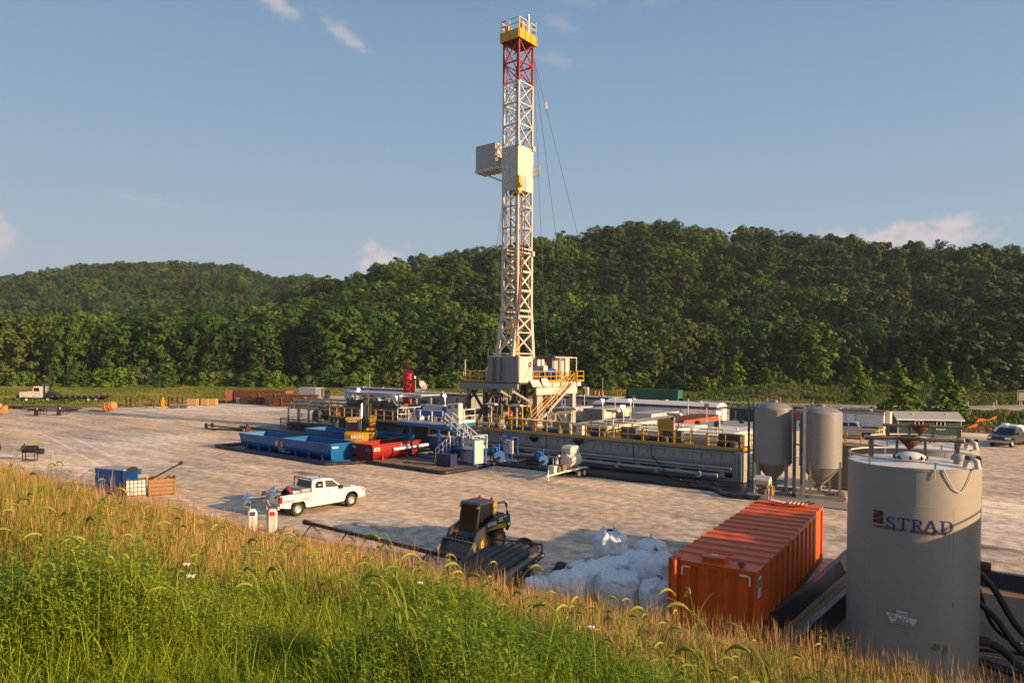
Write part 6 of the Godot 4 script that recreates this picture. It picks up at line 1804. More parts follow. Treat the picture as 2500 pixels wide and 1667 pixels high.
	for k in [[[0.3, 1.95], [-1.35, 2.75], [-1.35, 2.83], [0.3, 2.03]], [[-1.35, 2.75], [-2.9, 1.95], [-2.9, 2.03], [-1.35, 2.83]]]:
		b.X = Transform3D(Basis(Vector3.UP, -PI / 2), v3(3.35, 0, 0))
		b.prism(k.map(func(p): return Vector2(p[0], p[1])), 7.2)
	part("roof", b, "light_grey", sh)
	b = MB.new()
	b.bb(-0.25, 6.95, 1.9, 2.04, 0.31, 0.34)
	for x in [0.0, 6.66]: b.bb(x, x + 0.06, 0.2, 2.0, 0.002, 0.03)
	part("trim", b, "clean_white", sh)
	for x in [2.25, 4.55]: window_on(sh, v3(x, 1.35, 0.01), 0.85, 0.85, 0, 2, "clean_white")
	for x in [1.8, 5.4]:
		b = MB.new()
		b.lathe([Vector2(0.1, 2.5), Vector2(0.12, 2.62), Vector2(0, 2.66)], 8, true, v3(x, 0, -0.7)); part("roof_vent", b, "clean_white", sh)
	# vehicles behind the rig
	var p1 := pickup("white crew-cab pickup parked by the pale office trailer", "white_paint", -116.2, 93.4, 0, -0.5, true)
	var p2 := pickup("red pickup next to the white one", "red_paint", -113.0, 94.0, 0, -0.45, false)
	pickup("silver-white pickup half hidden behind the red one", "silver_paint", -110.4, 94.6, 0, -0.45, false)
	pickup("dark blue pickup with a shining hood beside the white storage container", "black_paint", -129.6, 95.6, 0, -0.75, true)
	pickup("silver crew-cab pickup parked in front of the corrugated trailer", "silver_paint", -19.8, 85.0, 0, PI + 0.1, true)
	pickup("dark pickup parked behind the platform with the blue centrifuge", "black_paint", -84.5, 82.6, 0, 0.2, true)
	var sv := pickup("dark blue off-road car at the right edge of the pad", "black_paint", -5.4, 88.6, 0, -1.85, true)
	var wtk := site("water_tank", "white rounded plastic tank behind the dark off-road car", "tank", -6.0, 91.4, 0, -0.2)
	b = MB.new()
	b.X = Transform3D(Basis(Vector3.UP, 0.0), v3(0.6, 0, 0))
	b.prism([Vector2(-1.3, 0.05), Vector2(1.3, 0.05), Vector2(1.5, 0.9), Vector2(1.25, 1.6), Vector2(0.7, 1.95), Vector2(-0.7, 1.95), Vector2(-1.25, 1.6), Vector2(-1.5, 0.9)], 2.4, 0.3); part("body", b, "plastic_white", wtk)
	b = MB.new()
	b.lathe([Vector2(0.35, 1.9), Vector2(0.35, 2.08), Vector2(0, 2.1)], 12); part("cap", b, "clean_white", wtk)
	# satellite dish on the grey trailer
	var ds := site("satellite_dish", "grey satellite dish on a short pole behind the red separator", "satellite dish", -87.0, 84.0, 2.9, 0.4)
	b = MB.new()
	b.tube(v3(0, 0, 0), v3(0, 0.9, 0), 0.05, 8); part("pole", b, "light_grey", ds)
	b = MB.new()
	b.lathe([Vector2(0, 0), Vector2(0.5, 0.1), Vector2(0.85, 0.3), Vector2(0.86, 0.32), Vector2(0.5, 0.14), Vector2(0, 0.04)], 18, true, v3(0, 1.2, 0), Basis(Vector3.BACK, -1.0) * Basis(Vector3.RIGHT, 0.3)); part("reflector", b, "light_grey", ds)
	b = MB.new()
	b.bar(v3(0.1, 0.8, 0), v3(1.0, 1.3, 0.2), 0.05); b.box(v3(1.0, 1.4, 0.2), v3(0.2, 0.2, 0.2)); part("feed", b, "light_grey", ds)
	var pb := site("portable_toilet", "red and white portable toilet cabin in the grass behind the trailers", "toilet cabin", -94.3, 145.3, -0.1, 0.3)
	b = MB.new()
	b.bb(0, 1.2, 0, 2.1, 0, -1.2); part("cabin", b, "cream", pb)
	b = MB.new()
	b.bb(-0.03, 0.0, 0, 2.0, 0.0, -1.2); b.bb(-0.03, 0.45, 0.05, 2.0, 0.0, 0.03); part("side", b, "maroon", pb)
	b = MB.new()
	b.prism([Vector2(-0.1, 2.1), Vector2(1.3, 2.1), Vector2(1.15, 2.35), Vector2(0.05, 2.35)], 1.35, 0.08); part("roof", b, "clean_white", pb).position.z = -0.6
	for k in [[-94.5, 151.2, "leftmost and tallest-looking of three"], [-91.7, 148.4, "middle of three"], [-90.9, 148.9, "rightmost of three"]]:
		var c := site("traffic_cone", "orange traffic cone in the grass behind the trailers, %s" % k[2], "traffic cone", k[0], k[1], -0.12, 0, "three traffic cones")
		b = MB.new()
		b.lathe([Vector2(0.42, 0), Vector2(0.42, 0.06), Vector2(0.3, 0.07), Vector2(0.08, 1.45), Vector2(0, 1.47)], 12); part("cone", b, "cone_orange", c)
	# posts of the road and the orange net
	for i in 8:
		var k: Array = [[78.5, -127.5], [85.9, -132.8], [88.5, -129.5], [95.2, -138.5], [96.5, -133.5], [99.8, -138.6], [103.5, -137], [107, -137.5]][i]
		var po := thing("road_post", "slim white post beside the gravel road, %s" % ["half hidden behind the dark cone-shaped tree", "leftmost in the open", "second in the open", "third in the open", "fourth in the open", "before the dark frame", "close to the picture's right edge", "at the picture's right edge"][i], "post", v3(k[0], 0.1, k[1]), 0, "white posts along the road")
		b = MB.new()
		b.lathe([Vector2(0.07, -0.3), Vector2(0.07, 1.3), Vector2(0, 1.35)], 8); part("post", b, "clean_white", po)
	var net := MB.new()
	var line := [v3(59, 0.1, -91.5), v3(62, 0.15, -94), v3(63.6, 0.3, -97), v3(66, 0.4, -99.6), v3(68, 0.4, -101), v3(71.4, 0.5, -104)]
	for i in line.size() - 1:
		for j in 3:
			var p: Vector3 = line[i].lerp(line[i + 1], j / 3.0); var q: Vector3 = line[i].lerp(line[i + 1], (j + 1) / 3.0)
			net.quad(p + v3(0, -0.1, 0), q + v3(0, -0.1, 0), q + v3(0.15, 0.2 + 0.12 * sin(i * 3.0 + j), 0.1), p + v3(0.15, 0.2 + 0.12 * sin(i * 3.0 + j - 1), 0.1), v3(-0.3, 0.5, 1))
	var no := part("safety_net", net, "net_orange"); tag(no, "orange plastic safety net sagging through the grass on the right", "safety net")
	var fr := thing("gate_frame", "small dark gate frame by the road at the picture's right edge", "gate", v3(106, 0, -148), 0.2)
	b = MB.new()
	b.bar(v3(0, -0.3, 0), v3(0, 3.0, 0), 0.15); b.bar(v3(3.2, -0.3, 0), v3(3.2, 3.0, 0), 0.15); b.bar(v3(0, 3.0, 0), v3(3.2, 3.0, 0), 0.15); b.bb(0.3, 2.9, 0.9, 2.6, -0.05, 0.05); part("frame", b, "sub_dark", fr)

func pickup(label: String, paint: String, a: float, b_: float, h := 0.0, turn := 0.0, crew := false, scl := 1.0, near := false) -> Node3D:
	# x forward, z to the right
	var o := site("pickup_truck", label, "pickup truck" if not "off-road" in label else "car", a, b_, h, turn)
	o.scale = Vector3.ONE * scl
	var W := 1.94
	var arch := func(cx: float, r: float) -> Array:
		var q := []
		for i in 9: q.append(Vector2(cx - cos(i * PI / 8) * r, 0.5 + sin(i * PI / 8) * r * 0.92))
		return q
	var lo: Array = [Vector2(-2.92, 0.62)] + arch.call(-1.78, 0.50) + [Vector2(-1.2, 0.42), Vector2(1.3, 0.42)] + arch.call(1.9, 0.50) + [Vector2(2.62, 0.5), Vector2(2.86, 0.55), Vector2(2.9, 0.95), Vector2(2.78, 1.08), Vector2(2.4, 1.17), Vector2(1.2, 1.24), Vector2(-0.86, 1.26), Vector2(-0.86, 0.99), Vector2(-2.92, 0.99)]
	var b := MB.new()
	b.prism(lo, W, 0.025); part("body", b, paint, o)
	# bed walls
	b = MB.new()
	for z: float in [-1.0, 1.0]: b.box(v3(-1.9, 1.05, z * (W / 2 - 0.05)), v3(2.06, 0.46, 0.1))
	b.box(v3(-2.9, 1.05, 0), v3(0.07, 0.46, W - 0.02)); part("bed_wall", b, paint, o)
	b = MB.new()
	for z: float in [-1.0, 1.0]: b.box(v3(-1.9, 1.30, z * (W / 2 - 0.05)), v3(2.08, 0.035, 0.13))
	b.box(v3(-2.9, 1.30, 0), v3(0.1, 0.035, W - 0.16))
	b.box(v3(-1.87, 1.0, 0), v3(1.98, 0.02, W - 0.21))
	for z: float in [-1.0, 1.0]: b.box(v3(-1.87, 1.06, z * (W / 2 - 0.112)), v3(1.98, 0.4, 0.02))
	b.box(v3(-2.85, 1.06, 0), v3(0.02, 0.4, W - 0.24)); b.box(v3(-0.88, 1.06, 0), v3(0.02, 0.4, W - 0.24)); part("bed_liner", b, "black", o)
	# cab
	var rx := -0.1 if crew else 0.0
	b = MB.new()
	b.prism([Vector2(-0.86 - (0.35 if crew else 0.0), 1.25), Vector2(1.38, 1.23), Vector2(0.62, 1.84), Vector2(0.3, 1.9), Vector2(-0.5 + rx, 1.9), Vector2(-0.72 + rx, 1.84)], W - 0.1, 0.05, W - 0.42); part("cab", b, paint, o)
	b = MB.new()                                              # windscreen and rear window, 1 cm proud of the cab
	var nw := v3(0.62, 0.77, 0).normalized() * 0.012
	b.quad(v3(1.30, 1.29, -0.80) + nw, v3(1.30, 1.29, 0.80) + nw, v3(0.66, 1.8, 0.66) + nw, v3(0.66, 1.8, -0.66) + nw, nw); part("windscreen", b, "glass_dark", o)
	b = MB.new()
	var bx := -0.86 - (0.35 if crew else 0.0)
	b.quad(v3(bx - 0.012, 1.3, -0.74), v3(bx - 0.012, 1.3, 0.74), v3(-0.735 + rx, 1.8, 0.62), v3(-0.735 + rx, 1.8, -0.62), v3(-1, 0.2, 0)); part("rear_window", b, "glass_dark", o)
	for z: float in [-1.0, 1.0]:
		var zy := func(y: float) -> float: return z * (lerpf(W - 0.1, W - 0.42, (y - 1.23) / 0.67) / 2 + 0.006)
		for k in [[[1.14, 1.30], [0.60, 1.76], [0.12, 1.79], [0.08, 1.30]], [[-0.06, 1.30], [-0.04, 1.79], [-0.42 + rx, 1.79], [-0.58 + rx * 2, 1.65], [-0.62 + rx * 3, 1.30]]]:
			var wb := MB.new()
			for i in range(1, k.size() - 1): wb.flat(v3(k[0][0], k[0][1], zy.call(k[0][1])), v3(k[i][0], k[i][1], zy.call(k[i][1])), v3(k[i + 1][0], k[i + 1][1], zy.call(k[i + 1][1])), v3(0, 0, z))
			part("side_window", wb, "glass_green" if near and k[0][0] > 0 else "glass_dark", o)
		b = MB.new()
		b.box(v3(1.05, 1.34, z * (W / 2 + 0.1)), v3(0.12, 0.2, 0.24)); part("mirror", b, "black", o)
		b = MB.new()
		b.box(v3(0.28, 1.12, z * (W / 2 + 0.012)), v3(0.2, 0.045, 0.03)); part("door_handle", b, "black", o)
		b = MB.new()
		for x in [0.02, -0.84, 1.22]: b.bb(x - 0.006, x + 0.006, 0.5, 1.2, z * (W / 2 - 0.002), z * (W / 2 + 0.004))
		part("door_gap", b, "dark_grey", o)
		b = MB.new()
		b.box(v3(-2.93, 1.05, z * (W / 2 - 0.06)), v3(0.06, 0.36, 0.16)); b.box(v3(-2.86, 1.05, z * (W / 2 + 0.004)), v3(0.14, 0.36, 0.03)); part("tail_light", b, "tail_red", o)
		b = MB.new()
		b.box(v3(2.82, 0.93, z * (W / 2 - 0.2)), v3(0.16, 0.2, 0.36)); part("headlight", b, "chrome", o)
		b = MB.new()
		b.box(v3(2.76, 0.93, z * (W / 2 - 0.005)), v3(0.14, 0.2, 0.03)); part("indicator", b, "amber", o)
		for k in [[-1.78, 0.40], [1.9, 0.40]]: wheel(o, v3(k[0], 0.40, z * (W / 2 - 0.13)), 0.40, 0.26, "rubber", "aluminium")
		b = MB.new()
		for cx in [-1.78, 1.9]:
			for i in 8: b.quad(v3(cx - cos(i * PI / 8) * 0.49, 0.5 + sin(i * PI / 8) * 0.45, z * W / 2 * 0.5), v3(cx - cos((i + 1) * PI / 8) * 0.49, 0.5 + sin((i + 1) * PI / 8) * 0.45, z * W / 2 * 0.5), v3(cx - cos((i + 1) * PI / 8) * 0.49, 0.5 + sin((i + 1) * PI / 8) * 0.45, z * (W / 2 - 0.02)), v3(cx - cos(i * PI / 8) * 0.49, 0.5 + sin(i * PI / 8) * 0.45, z * (W / 2 - 0.02)), v3(0, -1, 0))
		b.box(v3(-2.22, 0.42, z * (W / 2 - 0.14)), v3(0.02, 0.34, 0.26)); part("mudflap", b, "black", o)
	b = MB.new()
	b.box(v3(-3.0, 0.62, 0), v3(0.16, 0.2, W - 0.06)); part("rear_bumper", b, "galvanised", o)
	b = MB.new()
	b.box(v3(2.9, 0.58, 0), v3(0.14, 0.24, W - 0.1)); part("front_bumper", b, "galvanised", o)
	b = MB.new()
	b.box(v3(2.88, 0.92, 0), v3(0.06, 0.26, 1.1)); b.box(v3(0.3, 0.36, 0), v3(4.6, 0.2, 1.1)); part("grille", b, "black", o)
	return o

func storage_tank(label: String, at: Vector3, r: float, H: float, group: String) -> Node3D:
	var o := thing("storage_tank", label, "storage tank", at, -0.513, group)
	var b := MB.new()
	b.lathe([Vector2(r, 0.02), Vector2(r, H)], 72); b.lathe([Vector2(r + 0.04, 0.02), Vector2(r + 0.04, 0.1), Vector2(r, 0.1)], 72); part("shell", b, "tank_grey", o)
	b = MB.new()
	b.lathe([Vector2(r + 0.012, H - 0.05), Vector2(r + 0.012, H + 0.012), Vector2(r - 0.05, H + 0.012)], 72); part("rim", b, "tank_grey", o)
	b = MB.new()
	b.lathe([Vector2(r - 0.05, H + 0.005), Vector2(r * 0.5, H + 0.09), Vector2(0, H + 0.12)], 60); part("roof", b, "white", o)
	for h in [1.1, 2.35, 3.55, 4.55]:
		b = MB.new()
		b.lathe([Vector2(r, h), Vector2(r + 0.005, h + 0.004), Vector2(r + 0.005, h + 0.016), Vector2(r, h + 0.02)], 72); part("weld_seam", b, "tank_grey", o)
	for k in [[0.05, 4.57, H], [-0.75, 2.37, 3.55], [0.55, 3.57, 4.0], [0.62, 2.37, 4.55], [0.0, 0.1, 1.1], [-0.5, 1.12, 2.35]]:
		b = MB.new()
		b.box(v3(sin(k[0]) * r, (k[1] + k[2]) / 2, cos(k[0]) * r), v3(0.012, k[2] - k[1], 0.008), Basis(Vector3.UP, k[0])); part("weld_seam", b, "tank_grey", o)
	# guard rail round the roof, open at the back right
	b = MB.new()
	var ring := []
	for i in 52: ring.append(v3(cos(1.2 + i * 0.1) * (r - 0.02), H + 0.2, sin(1.2 + i * 0.1) * (r - 0.02)))
	b.path(ring, 0.026, 6); b.path([ring[51], ring[51] * v3(0.72, 1, 0.72), ring[51] * v3(0.72, 1, 0.72) - v3(0, 0.16, 0)], 0.022, 6); part("guard_rail", b, "cream", o)
	for i in 6:
		b = MB.new()
		var an := 1.25 + i * 1.0
		b.bar(v3(cos(an) * (r - 0.02), H, sin(an) * (r - 0.02)), v3(cos(an) * (r - 0.02), H + 0.2, sin(an) * (r - 0.02)), 0.045); part("rail_post", b, "cream", o)
	# rusty pipe frame over the roof with a funnel, hatch dome, vent and gooseneck
	b = MB.new()
	b.tube(v3(-1.18, H + 0.62, 0.05), v3(1.2, H + 0.62, -0.1), 0.055, 10); part("frame_pipe", b, "rusty_grey", o)
	for k in [[-1.02, 0.12], [-0.38, 0.07], [0.30, 0.07], [1.04, 0.12]]:
		b = MB.new()
		b.box(v3(k[0], H + 0.33, -0.02), v3(k[1], 0.5, k[1] * 0.8)); part("frame_leg", b, "rusty_grey", o)
	b = MB.new()
	b.lathe([Vector2(0.24, 0.6), Vector2(0.22, 0.52), Vector2(0.05, 0.34), Vector2(0.05, 0.24)], 14, true, v3(-0.06, H, -0.02)); b.tube(v3(-0.3, H + 0.62, 0.02), v3(0.18, H + 0.62, -0.02), 0.075, 10); part("funnel", b, "rust", o)
	b = MB.new()
	b.lathe([Vector2(0.33, 0.05), Vector2(0.33, 0.14), Vector2(0.37, 0.15), Vector2(0.37, 0.19), Vector2(0.3, 0.24), Vector2(0.15, 0.29), Vector2(0, 0.3)], 22, true, v3(-0.05, H + 0.03, 0.55)); part("hatch", b, "white", o)
	b = MB.new()
	for i in 8: b.box(v3(-0.05 + cos(i * TAU / 8) * 0.37, H + 0.19, 0.55 + sin(i * TAU / 8) * 0.37), v3(0.09, 0.07, 0.05), Basis(Vector3.UP, -i * TAU / 8)); b.tube(v3(-0.05 + cos(i * TAU / 8) * 0.36, H + 0.12, 0.55 + sin(i * TAU / 8) * 0.36), v3(-0.05 + cos(i * TAU / 8) * 0.36, H + 0.25, 0.55 + sin(i * TAU / 8) * 0.36), 0.02, 5)
	part("hatch_clamp", b, "rust_dark", o)
	b = MB.new()
	b.lathe([Vector2(0.1, 0), Vector2(0.1, 0.12), Vector2(0.17, 0.13), Vector2(0.17, 0.18), Vector2(0.13, 0.26), Vector2(0, 0.3)], 16, true, v3(1.05, H + 0.04, 0.35)); part("vent_cap", b, "grey", o)
	b = MB.new()
	b.path([v3(1.2, H + 0.05, 0.75), v3(1.22, H + 0.22, 0.8), v3(1.32, H + 0.3, 0.86), v3(1.42, H + 0.22, 0.92), v3(1.45, H + 0.02, 0.95)], 0.075, 9); part("gooseneck", b, "cream", o)
	for x in [1.22, 1.46]:
		b = MB.new()
		b.tube(v3(x, H + 0.3, 0.84), v3(x, H + 0.3, 0.94), 0.06, 9); part("clamp_wheel", b, "dark_grey", o)
	return o

func wrinkled_bag(w: float, h: float, seed_: int, slump: float, tall := false) -> MB:
	# a bulk bag: swollen round body with creases, gathered and knotted at the top
	var f := FastNoiseLite.new()
	f.seed = seed_; f.frequency = 0.9; f.fractal_octaves = 4; f.fractal_type = FastNoiseLite.FRACTAL_RIDGED
	var g := FastNoiseLite.new()
	g.seed = seed_ + 9; g.frequency = 0.8
	var nu := 56
	var nv := 36
	var ps := []
	var k0 := 9.0 + seed_ % 5
	for j in nv + 1:
		var t := float(j) / nv
		var rad: float
		if tall: rad = w / 2 * (0.97 + 0.06 * sin(t * 3.0)) * (1.0 if t < 0.8 else cos((t - 0.8) / 0.2 * 1.25))
		else: rad = w / 2 * sqrt(maxf(0.0, 1.0 - pow(absf(t - 0.36) / 0.66, 2.4))) if t < 0.86 else w / 2 * lerpf(0.58, 0.10, smoothstep(0.86, 0.97, t))
		var row := []
		for i in nu:
			var an := TAU * i / nu
			var d := v3(cos(an), 0, sin(an))
			var sq := 1.0 / pow(pow(absf(d.x), 4.0) + pow(absf(d.z), 4.0), 0.25) if tall else 1.0 + 0.06 * sin(an * 2 + seed_)
			sq = lerpf(1.0, sq, 0.6)
			var gather := smoothstep(0.5, 0.92, t) * (1.0 - smoothstep(0.97, 1.0, t))
			var crease := 0.055 * w * gather * sin(an * k0 + 2.5 * g.get_noise_2d(an * 1.3, t * 2)) + 0.06 * w * f.get_noise_3d(d.x * 0.9, t * 1.5, d.z * 0.9) * (0.35 + gather)
			var rr := rad * sq * (1.0 + 0.09 * g.get_noise_3d(d.x, t * 2.0, d.z)) + crease * minf(1, rad / (w * 0.12))
			row.append(v3(d.x * rr + slump * t * t * w * 0.4, h * t + 0.04 * h * g.get_noise_2d(an * 2.0, seed_) * gather, d.z * rr + slump * 0.5 * t * t * w * 0.3))
		ps.append(row)
	var b := MB.new()
	var nn := func(j: int, i: int) -> Vector3:
		var k: Vector3 = (ps[j][(i + 1) % nu] - ps[j][(i + nu - 1) % nu]).cross(ps[mini(j + 1, nv)][i] - ps[maxi(j - 1, 0)][i])
		k = -k.normalized()
		return k if k.length() > 0.5 else Vector3.UP
	var ns := []
	for j in nv + 1: ns.append(range(nu).map(func(i): return nn.call(j, i)))
	var mid: Vector3 = ps[nv / 3][0].lerp(ps[nv / 3][nu / 2], 0.5)
	for j in nv + 1:
		for i in nu:
			var hd: Vector3 = ps[j][i] - v3(ps[j][0].lerp(ps[j][nu / 2], 0.5).x, ps[j][i].y, ps[j][0].lerp(ps[j][nu / 2], 0.5).z)
			if ns[j][i].dot(hd + Vector3.UP * 0.02) < 0 and j < nv - 2: ns[j][i] = -ns[j][i]
	for j in nv:
		for i in nu:
			var q := (i + 1) % nu
			b.tri(ps[j][i], ps[j][q], ps[j + 1][q], ns[j][i], ns[j][q], ns[j + 1][q]); b.tri(ps[j][i], ps[j + 1][q], ps[j + 1][i], ns[j][i], ns[j + 1][q], ns[j + 1][i])
	return b

func tank_yard():
	rng.seed = 305
	# ---- the big round tank in front, its twin behind and one more to the right, outside the picture
	var t1 := storage_tank("big grey round storage tank with blue STRAD lettering, nearest on the right", v3(11.1, 0, -19.5), 1.61, 5.53, "round storage tanks")
	var r := 1.618
	var lt := node("lettering", t1)
	for k in [["STRAD", 0.30, "Droid Serif", "letter_blue", 0.115, 4.08, 1.17], ["1-877-337-8723  |  stradenergy.com", 0.07, "Droid Sans", "letter_maroon", -0.04, 3.92, 1.06]]:
		var m := text_mesh(k[0], k[1], k[2], k[3] == "letter_maroon")
		var arr := m.surface_get_arrays(0)
		var vs: PackedVector3Array = arr[Mesh.ARRAY_VERTEX]
		for i in vs.size(): vs[i].x *= k[6]
		arr[Mesh.ARRAY_VERTEX] = vs
		var m2 := ArrayMesh.new()
		m2.add_surface_from_arrays(Mesh.PRIMITIVE_TRIANGLES, arr)
		var mi := put("text", bent(m2, r), k[3], lt)
		mi.position.y = k[5]; mi.rotation.y = k[4]
	var lg := MB.new()                                         # square mark with two pale swooshes
	for i in 10:
		for j in 14:
			var x := -0.135 + i * 0.027; var y := -0.17 + j * 0.34 / 14
			var c0 := (y + 0.17) / 0.34 * 3.0
			var s0 := 0.5 * sin((x + 0.135) / 0.27 * PI - PI / 2)
			var ph := fposmod(c0 - s0 * 0.9 + 0.35, 1.5)
			if ph < 0.24 and c0 > 0.5 and c0 < 2.7: continue
			var a0 := x / r; var a1 := (x + 0.027) / r
			lg.quad(v3(sin(a0) * (r + 0.004), y, cos(a0) * (r + 0.004)), v3(sin(a1) * (r + 0.004), y, cos(a1) * (r + 0.004)), v3(sin(a1) * (r + 0.004), y + 0.34 / 14, cos(a1) * (r + 0.004)), v3(sin(a0) * (r + 0.004), y + 0.34 / 14, cos(a0) * (r + 0.004)), v3(0, 0, 1))
	var lgo := part("emblem", lg, "letter_maroon", lt); lgo.position.y = 4.18; lgo.rotation.y = -0.50
	var sg := node("maker_plate", t1, v3(sin(-0.12) * 1.64, 1.62, cos(-0.12) * 1.64), -0.12)
	var b := MB.new()
	b.prism([Vector2(-0.36, 0.12), Vector2(0.36, 0.06), Vector2(0.26, -0.13), Vector2(-0.24, -0.13)], 0.012); b.prism([Vector2(-0.12, 0.11), Vector2(0.13, 0.1), Vector2(0.13, 0.2), Vector2(-0.12, 0.21)], 0.012); part("plate", b, "clean_white", sg)
	letters("text", "AFG", 0.13, "letter_grey", sg, v3(0.03, -0.02, 0.012))
	letters("text", "STRAD", 0.045, "letter_maroon", sg, v3(0.01, 0.155, 0.012), 0, "Droid Serif")
	b = MB.new()
	for i in 3: b.bb(-0.31 + i * 0.03, -0.15 + i * 0.01, 0.07 - i * 0.04, 0.085 - i * 0.04, 0.006, 0.014)
	b.bb(-0.2, 0.24, -0.085, -0.075, 0.006, 0.014); b.bb(-0.2, 0.22, -0.11, -0.1, 0.006, 0.014); part("stripe", b, "letter_blue", sg)
	var rope := MB.new()
	rope.path(range(13).map(func(i): return v3(sin(0.42 + i * 0.045) * (r + 0.03), 5.59 - 0.62 * sin(i * PI / 12), cos(0.42 + i * 0.045) * (r + 0.03))), 0.014, 5)
	part("rope", rope, "cream", t1)
	rope = MB.new()
	rope.path([v3(sin(0.3) * r, 5.57, cos(0.3) * r) * v3(1.01, 1, 1.01), v3(sin(0.31) * r, 5.3, cos(0.31) * r) * v3(1.02, 1, 1.02)], 0.012, 5)
	part("rope", rope, "cream", t1)
	for k in [[0.95, 2.9, 0.12], [0.97, 0.9, 0.13], [0.96, 0.35, 0.1]]:
		b = MB.new()
		b.tube(v3(sin(k[0] + 0.55) * r * 0.97, k[1], cos(k[0] + 0.55) * r * 0.97), v3(sin(k[0] + 0.55) * (r + 0.22), k[1], cos(k[0] + 0.55) * (r + 0.22)), k[2], 10)
		part("outlet", b, "rust", t1)
	for k in [[0.36, 1.0, 0.16, 0.10], [0.5, 0.93, 0.1, 0.14], [0.62, 2.1, 0.05, 0.07], [-0.2, 0.2, 0.22, 0.1]]:      # small rusty stains
		b = MB.new()
		for i in 9:
			var a0: float = k[0] + (cos(i * TAU / 9) * (0.7 + 0.3 * sin(i * 2.7))) * k[2] / r; var a1: float = k[0] + (cos((i + 1) * TAU / 9) * (0.7 + 0.3 * sin((i + 1) % 9 * 2.7))) * k[2] / r
			var y0: float = k[1] + sin(i * TAU / 9) * k[3]; var y1: float = k[1] + sin((i + 1) * TAU / 9) * k[3]
			b.flat(v3(sin(k[0]) * (r - 0.003), k[1], cos(k[0]) * (r - 0.003)), v3(sin(a0) * (r - 0.004), y0, cos(a0) * (r - 0.004)), v3(sin(a1) * (r - 0.004), y1, cos(a1) * (r - 0.004)), v3(sin(k[0]), 0, cos(k[0])))
		part("stain", b, "stain", t1)
	storage_tank("grey round storage tank directly behind the lettered one, only its top showing", v3(13.75, 0, -23.6), 1.61, 5.53, "round storage tanks")
	storage_tank("grey round storage tank right of the lettered one, outside the picture, its shadow on it", v3(18.0, 0, -15.4), 1.61, 5.53, "round storage tanks")
	storage_tank("added unseen grey round tank, shading the near half of the orange container side", v3(20.2, 0, -17.9), 1.61, 5.53, "round storage tanks")  # unseen tank added to shade the container's long side
	storage_tank("added unseen grey round tank, shading the far half of the orange container side", v3(22.4, 0, -20.4), 1.61, 5.53, "round storage tanks")  # another unseen tank, added to carry that shade farther along
	# containment round the tanks
	var ct := site("tank_liner", "black plastic containment wall and floor round the storage tanks", "liner", 0, 0)
	b = MB.new()
	b.quad(L(-7.3, 0.012, 18.2), L(9, 0.012, 18.2), L(9, 0.012, 31.5), L(-7.3, 0.012, 31.5), Vector3.UP); part("sheet", b, "mat_wood", ct)
	for ps in [[L(-7.2, 0, 18.0), L(-7.3, 0, 22), L(-7.2, 0, 26), L(-7.3, 0, 31.5)], [L(-7.3, 0, 31.5), L(-3, 0, 31.7), L(1, 0, 31.5), L(5, 0, 31.3), L(9, 0, 31.0)], [L(-6.0, 0, 18.5), L(-6.1, 0, 22), L(-6.0, 0, 27.6)]]:
		var wl := MB.new()
		var fine := []
		for i in ps.size() - 1:
			for j in 8: fine.append(ps[i].lerp(ps[i + 1], j / 8.0))
		fine.append(ps[-1])
		for i in fine.size() - 1:
			var p: Vector3 = fine[i]; var q: Vector3 = fine[i + 1]
			var sd := (q - p).cross(Vector3.UP).normalized()
			var h0 := 0.55 + 0.015 * sin(i * 1.7); var h1 := 0.55 + 0.015 * sin((i + 1) * 1.7)
			var w0 := 0.1 + 0.01 * sin(i * 2.3); var w1 := 0.1 + 0.01 * sin((i + 1) * 2.3)
			wl.quad(p + sd * 0.3, q + sd * 0.3, q + sd * w1 + v3(0, h1, 0), p + sd * w0 + v3(0, h0, 0), sd); wl.quad(p - sd * 0.3, q - sd * 0.3, q - sd * w1 + v3(0, h1, 0), p - sd * w0 + v3(0, h0, 0), -sd)
			wl.quad(p + sd * w0 + v3(0, h0, 0), q + sd * w1 + v3(0, h1, 0), q - sd * w1 + v3(0, h1, 0), p - sd * w0 + v3(0, h0, 0), Vector3.UP)
		part("wall", wl, "liner", ct)
	b = MB.new()
	for i in 4: b.bb(-6.95 + i * 0.22, -6.76 + i * 0.22, 0.03, 0.1, -18.5, -30.5)
	part("plank", b, "wood", ct)
	# hoses that leave the tank on the right
	for k in [[[v3(12.5, 2.9, -19.3), v3(13.0, 2.2, -18.9), v3(13.6, 1.1, -18.6), v3(14.8, 0.5, -18.4), v3(16.5, 0.3, -18.0), v3(19.5, 0.25, -17.6)], 0.085, "uppermost hose from the lettered tank, sweeping to the right"], [[v3(12.6, 2.95, -19.6), v3(12.9, 2.1, -19.4), v3(13.4, 0.9, -19.3), v3(15, 0.35, -19.6), v3(19, 0.3, -19.8)], 0.05, "thin hose beside the uppermost one"], [[v3(12.55, 1.9, -19.2), v3(13.1, 1.4, -19.0), v3(13.6, 0.6, -18.6), v3(14.6, 0.2, -18.0), v3(17.5, 0.15, -17.6)], 0.08, "thick dark hose curving over the mats right of the lettered tank"], [[v3(12.45, 0.9, -18.8), v3(12.9, 0.75, -18.4), v3(13.15, 0.3, -17.6), v3(13.2, 0.12, -16.6), v3(13.4, 0.1, -15.6)], 0.11, "hose with a brass coupling low on the lettered tank"], [[v3(12.4, 0.35, -18.7), v3(12.9, 0.3, -18.1), v3(13.3, 0.15, -17.3), v3(13.5, 0.12, -16.0)], 0.11, "lowest black hose from the lettered tank"], [[v3(12.6, 0.2, -20.0), v3(14.5, 0.15, -19.6), v3(17, 0.15, -19.2), v3(20, 0.15, -19.0)], 0.06, "black hose lying along the mats behind the others"]]:
		b = MB.new()
		var fine := []
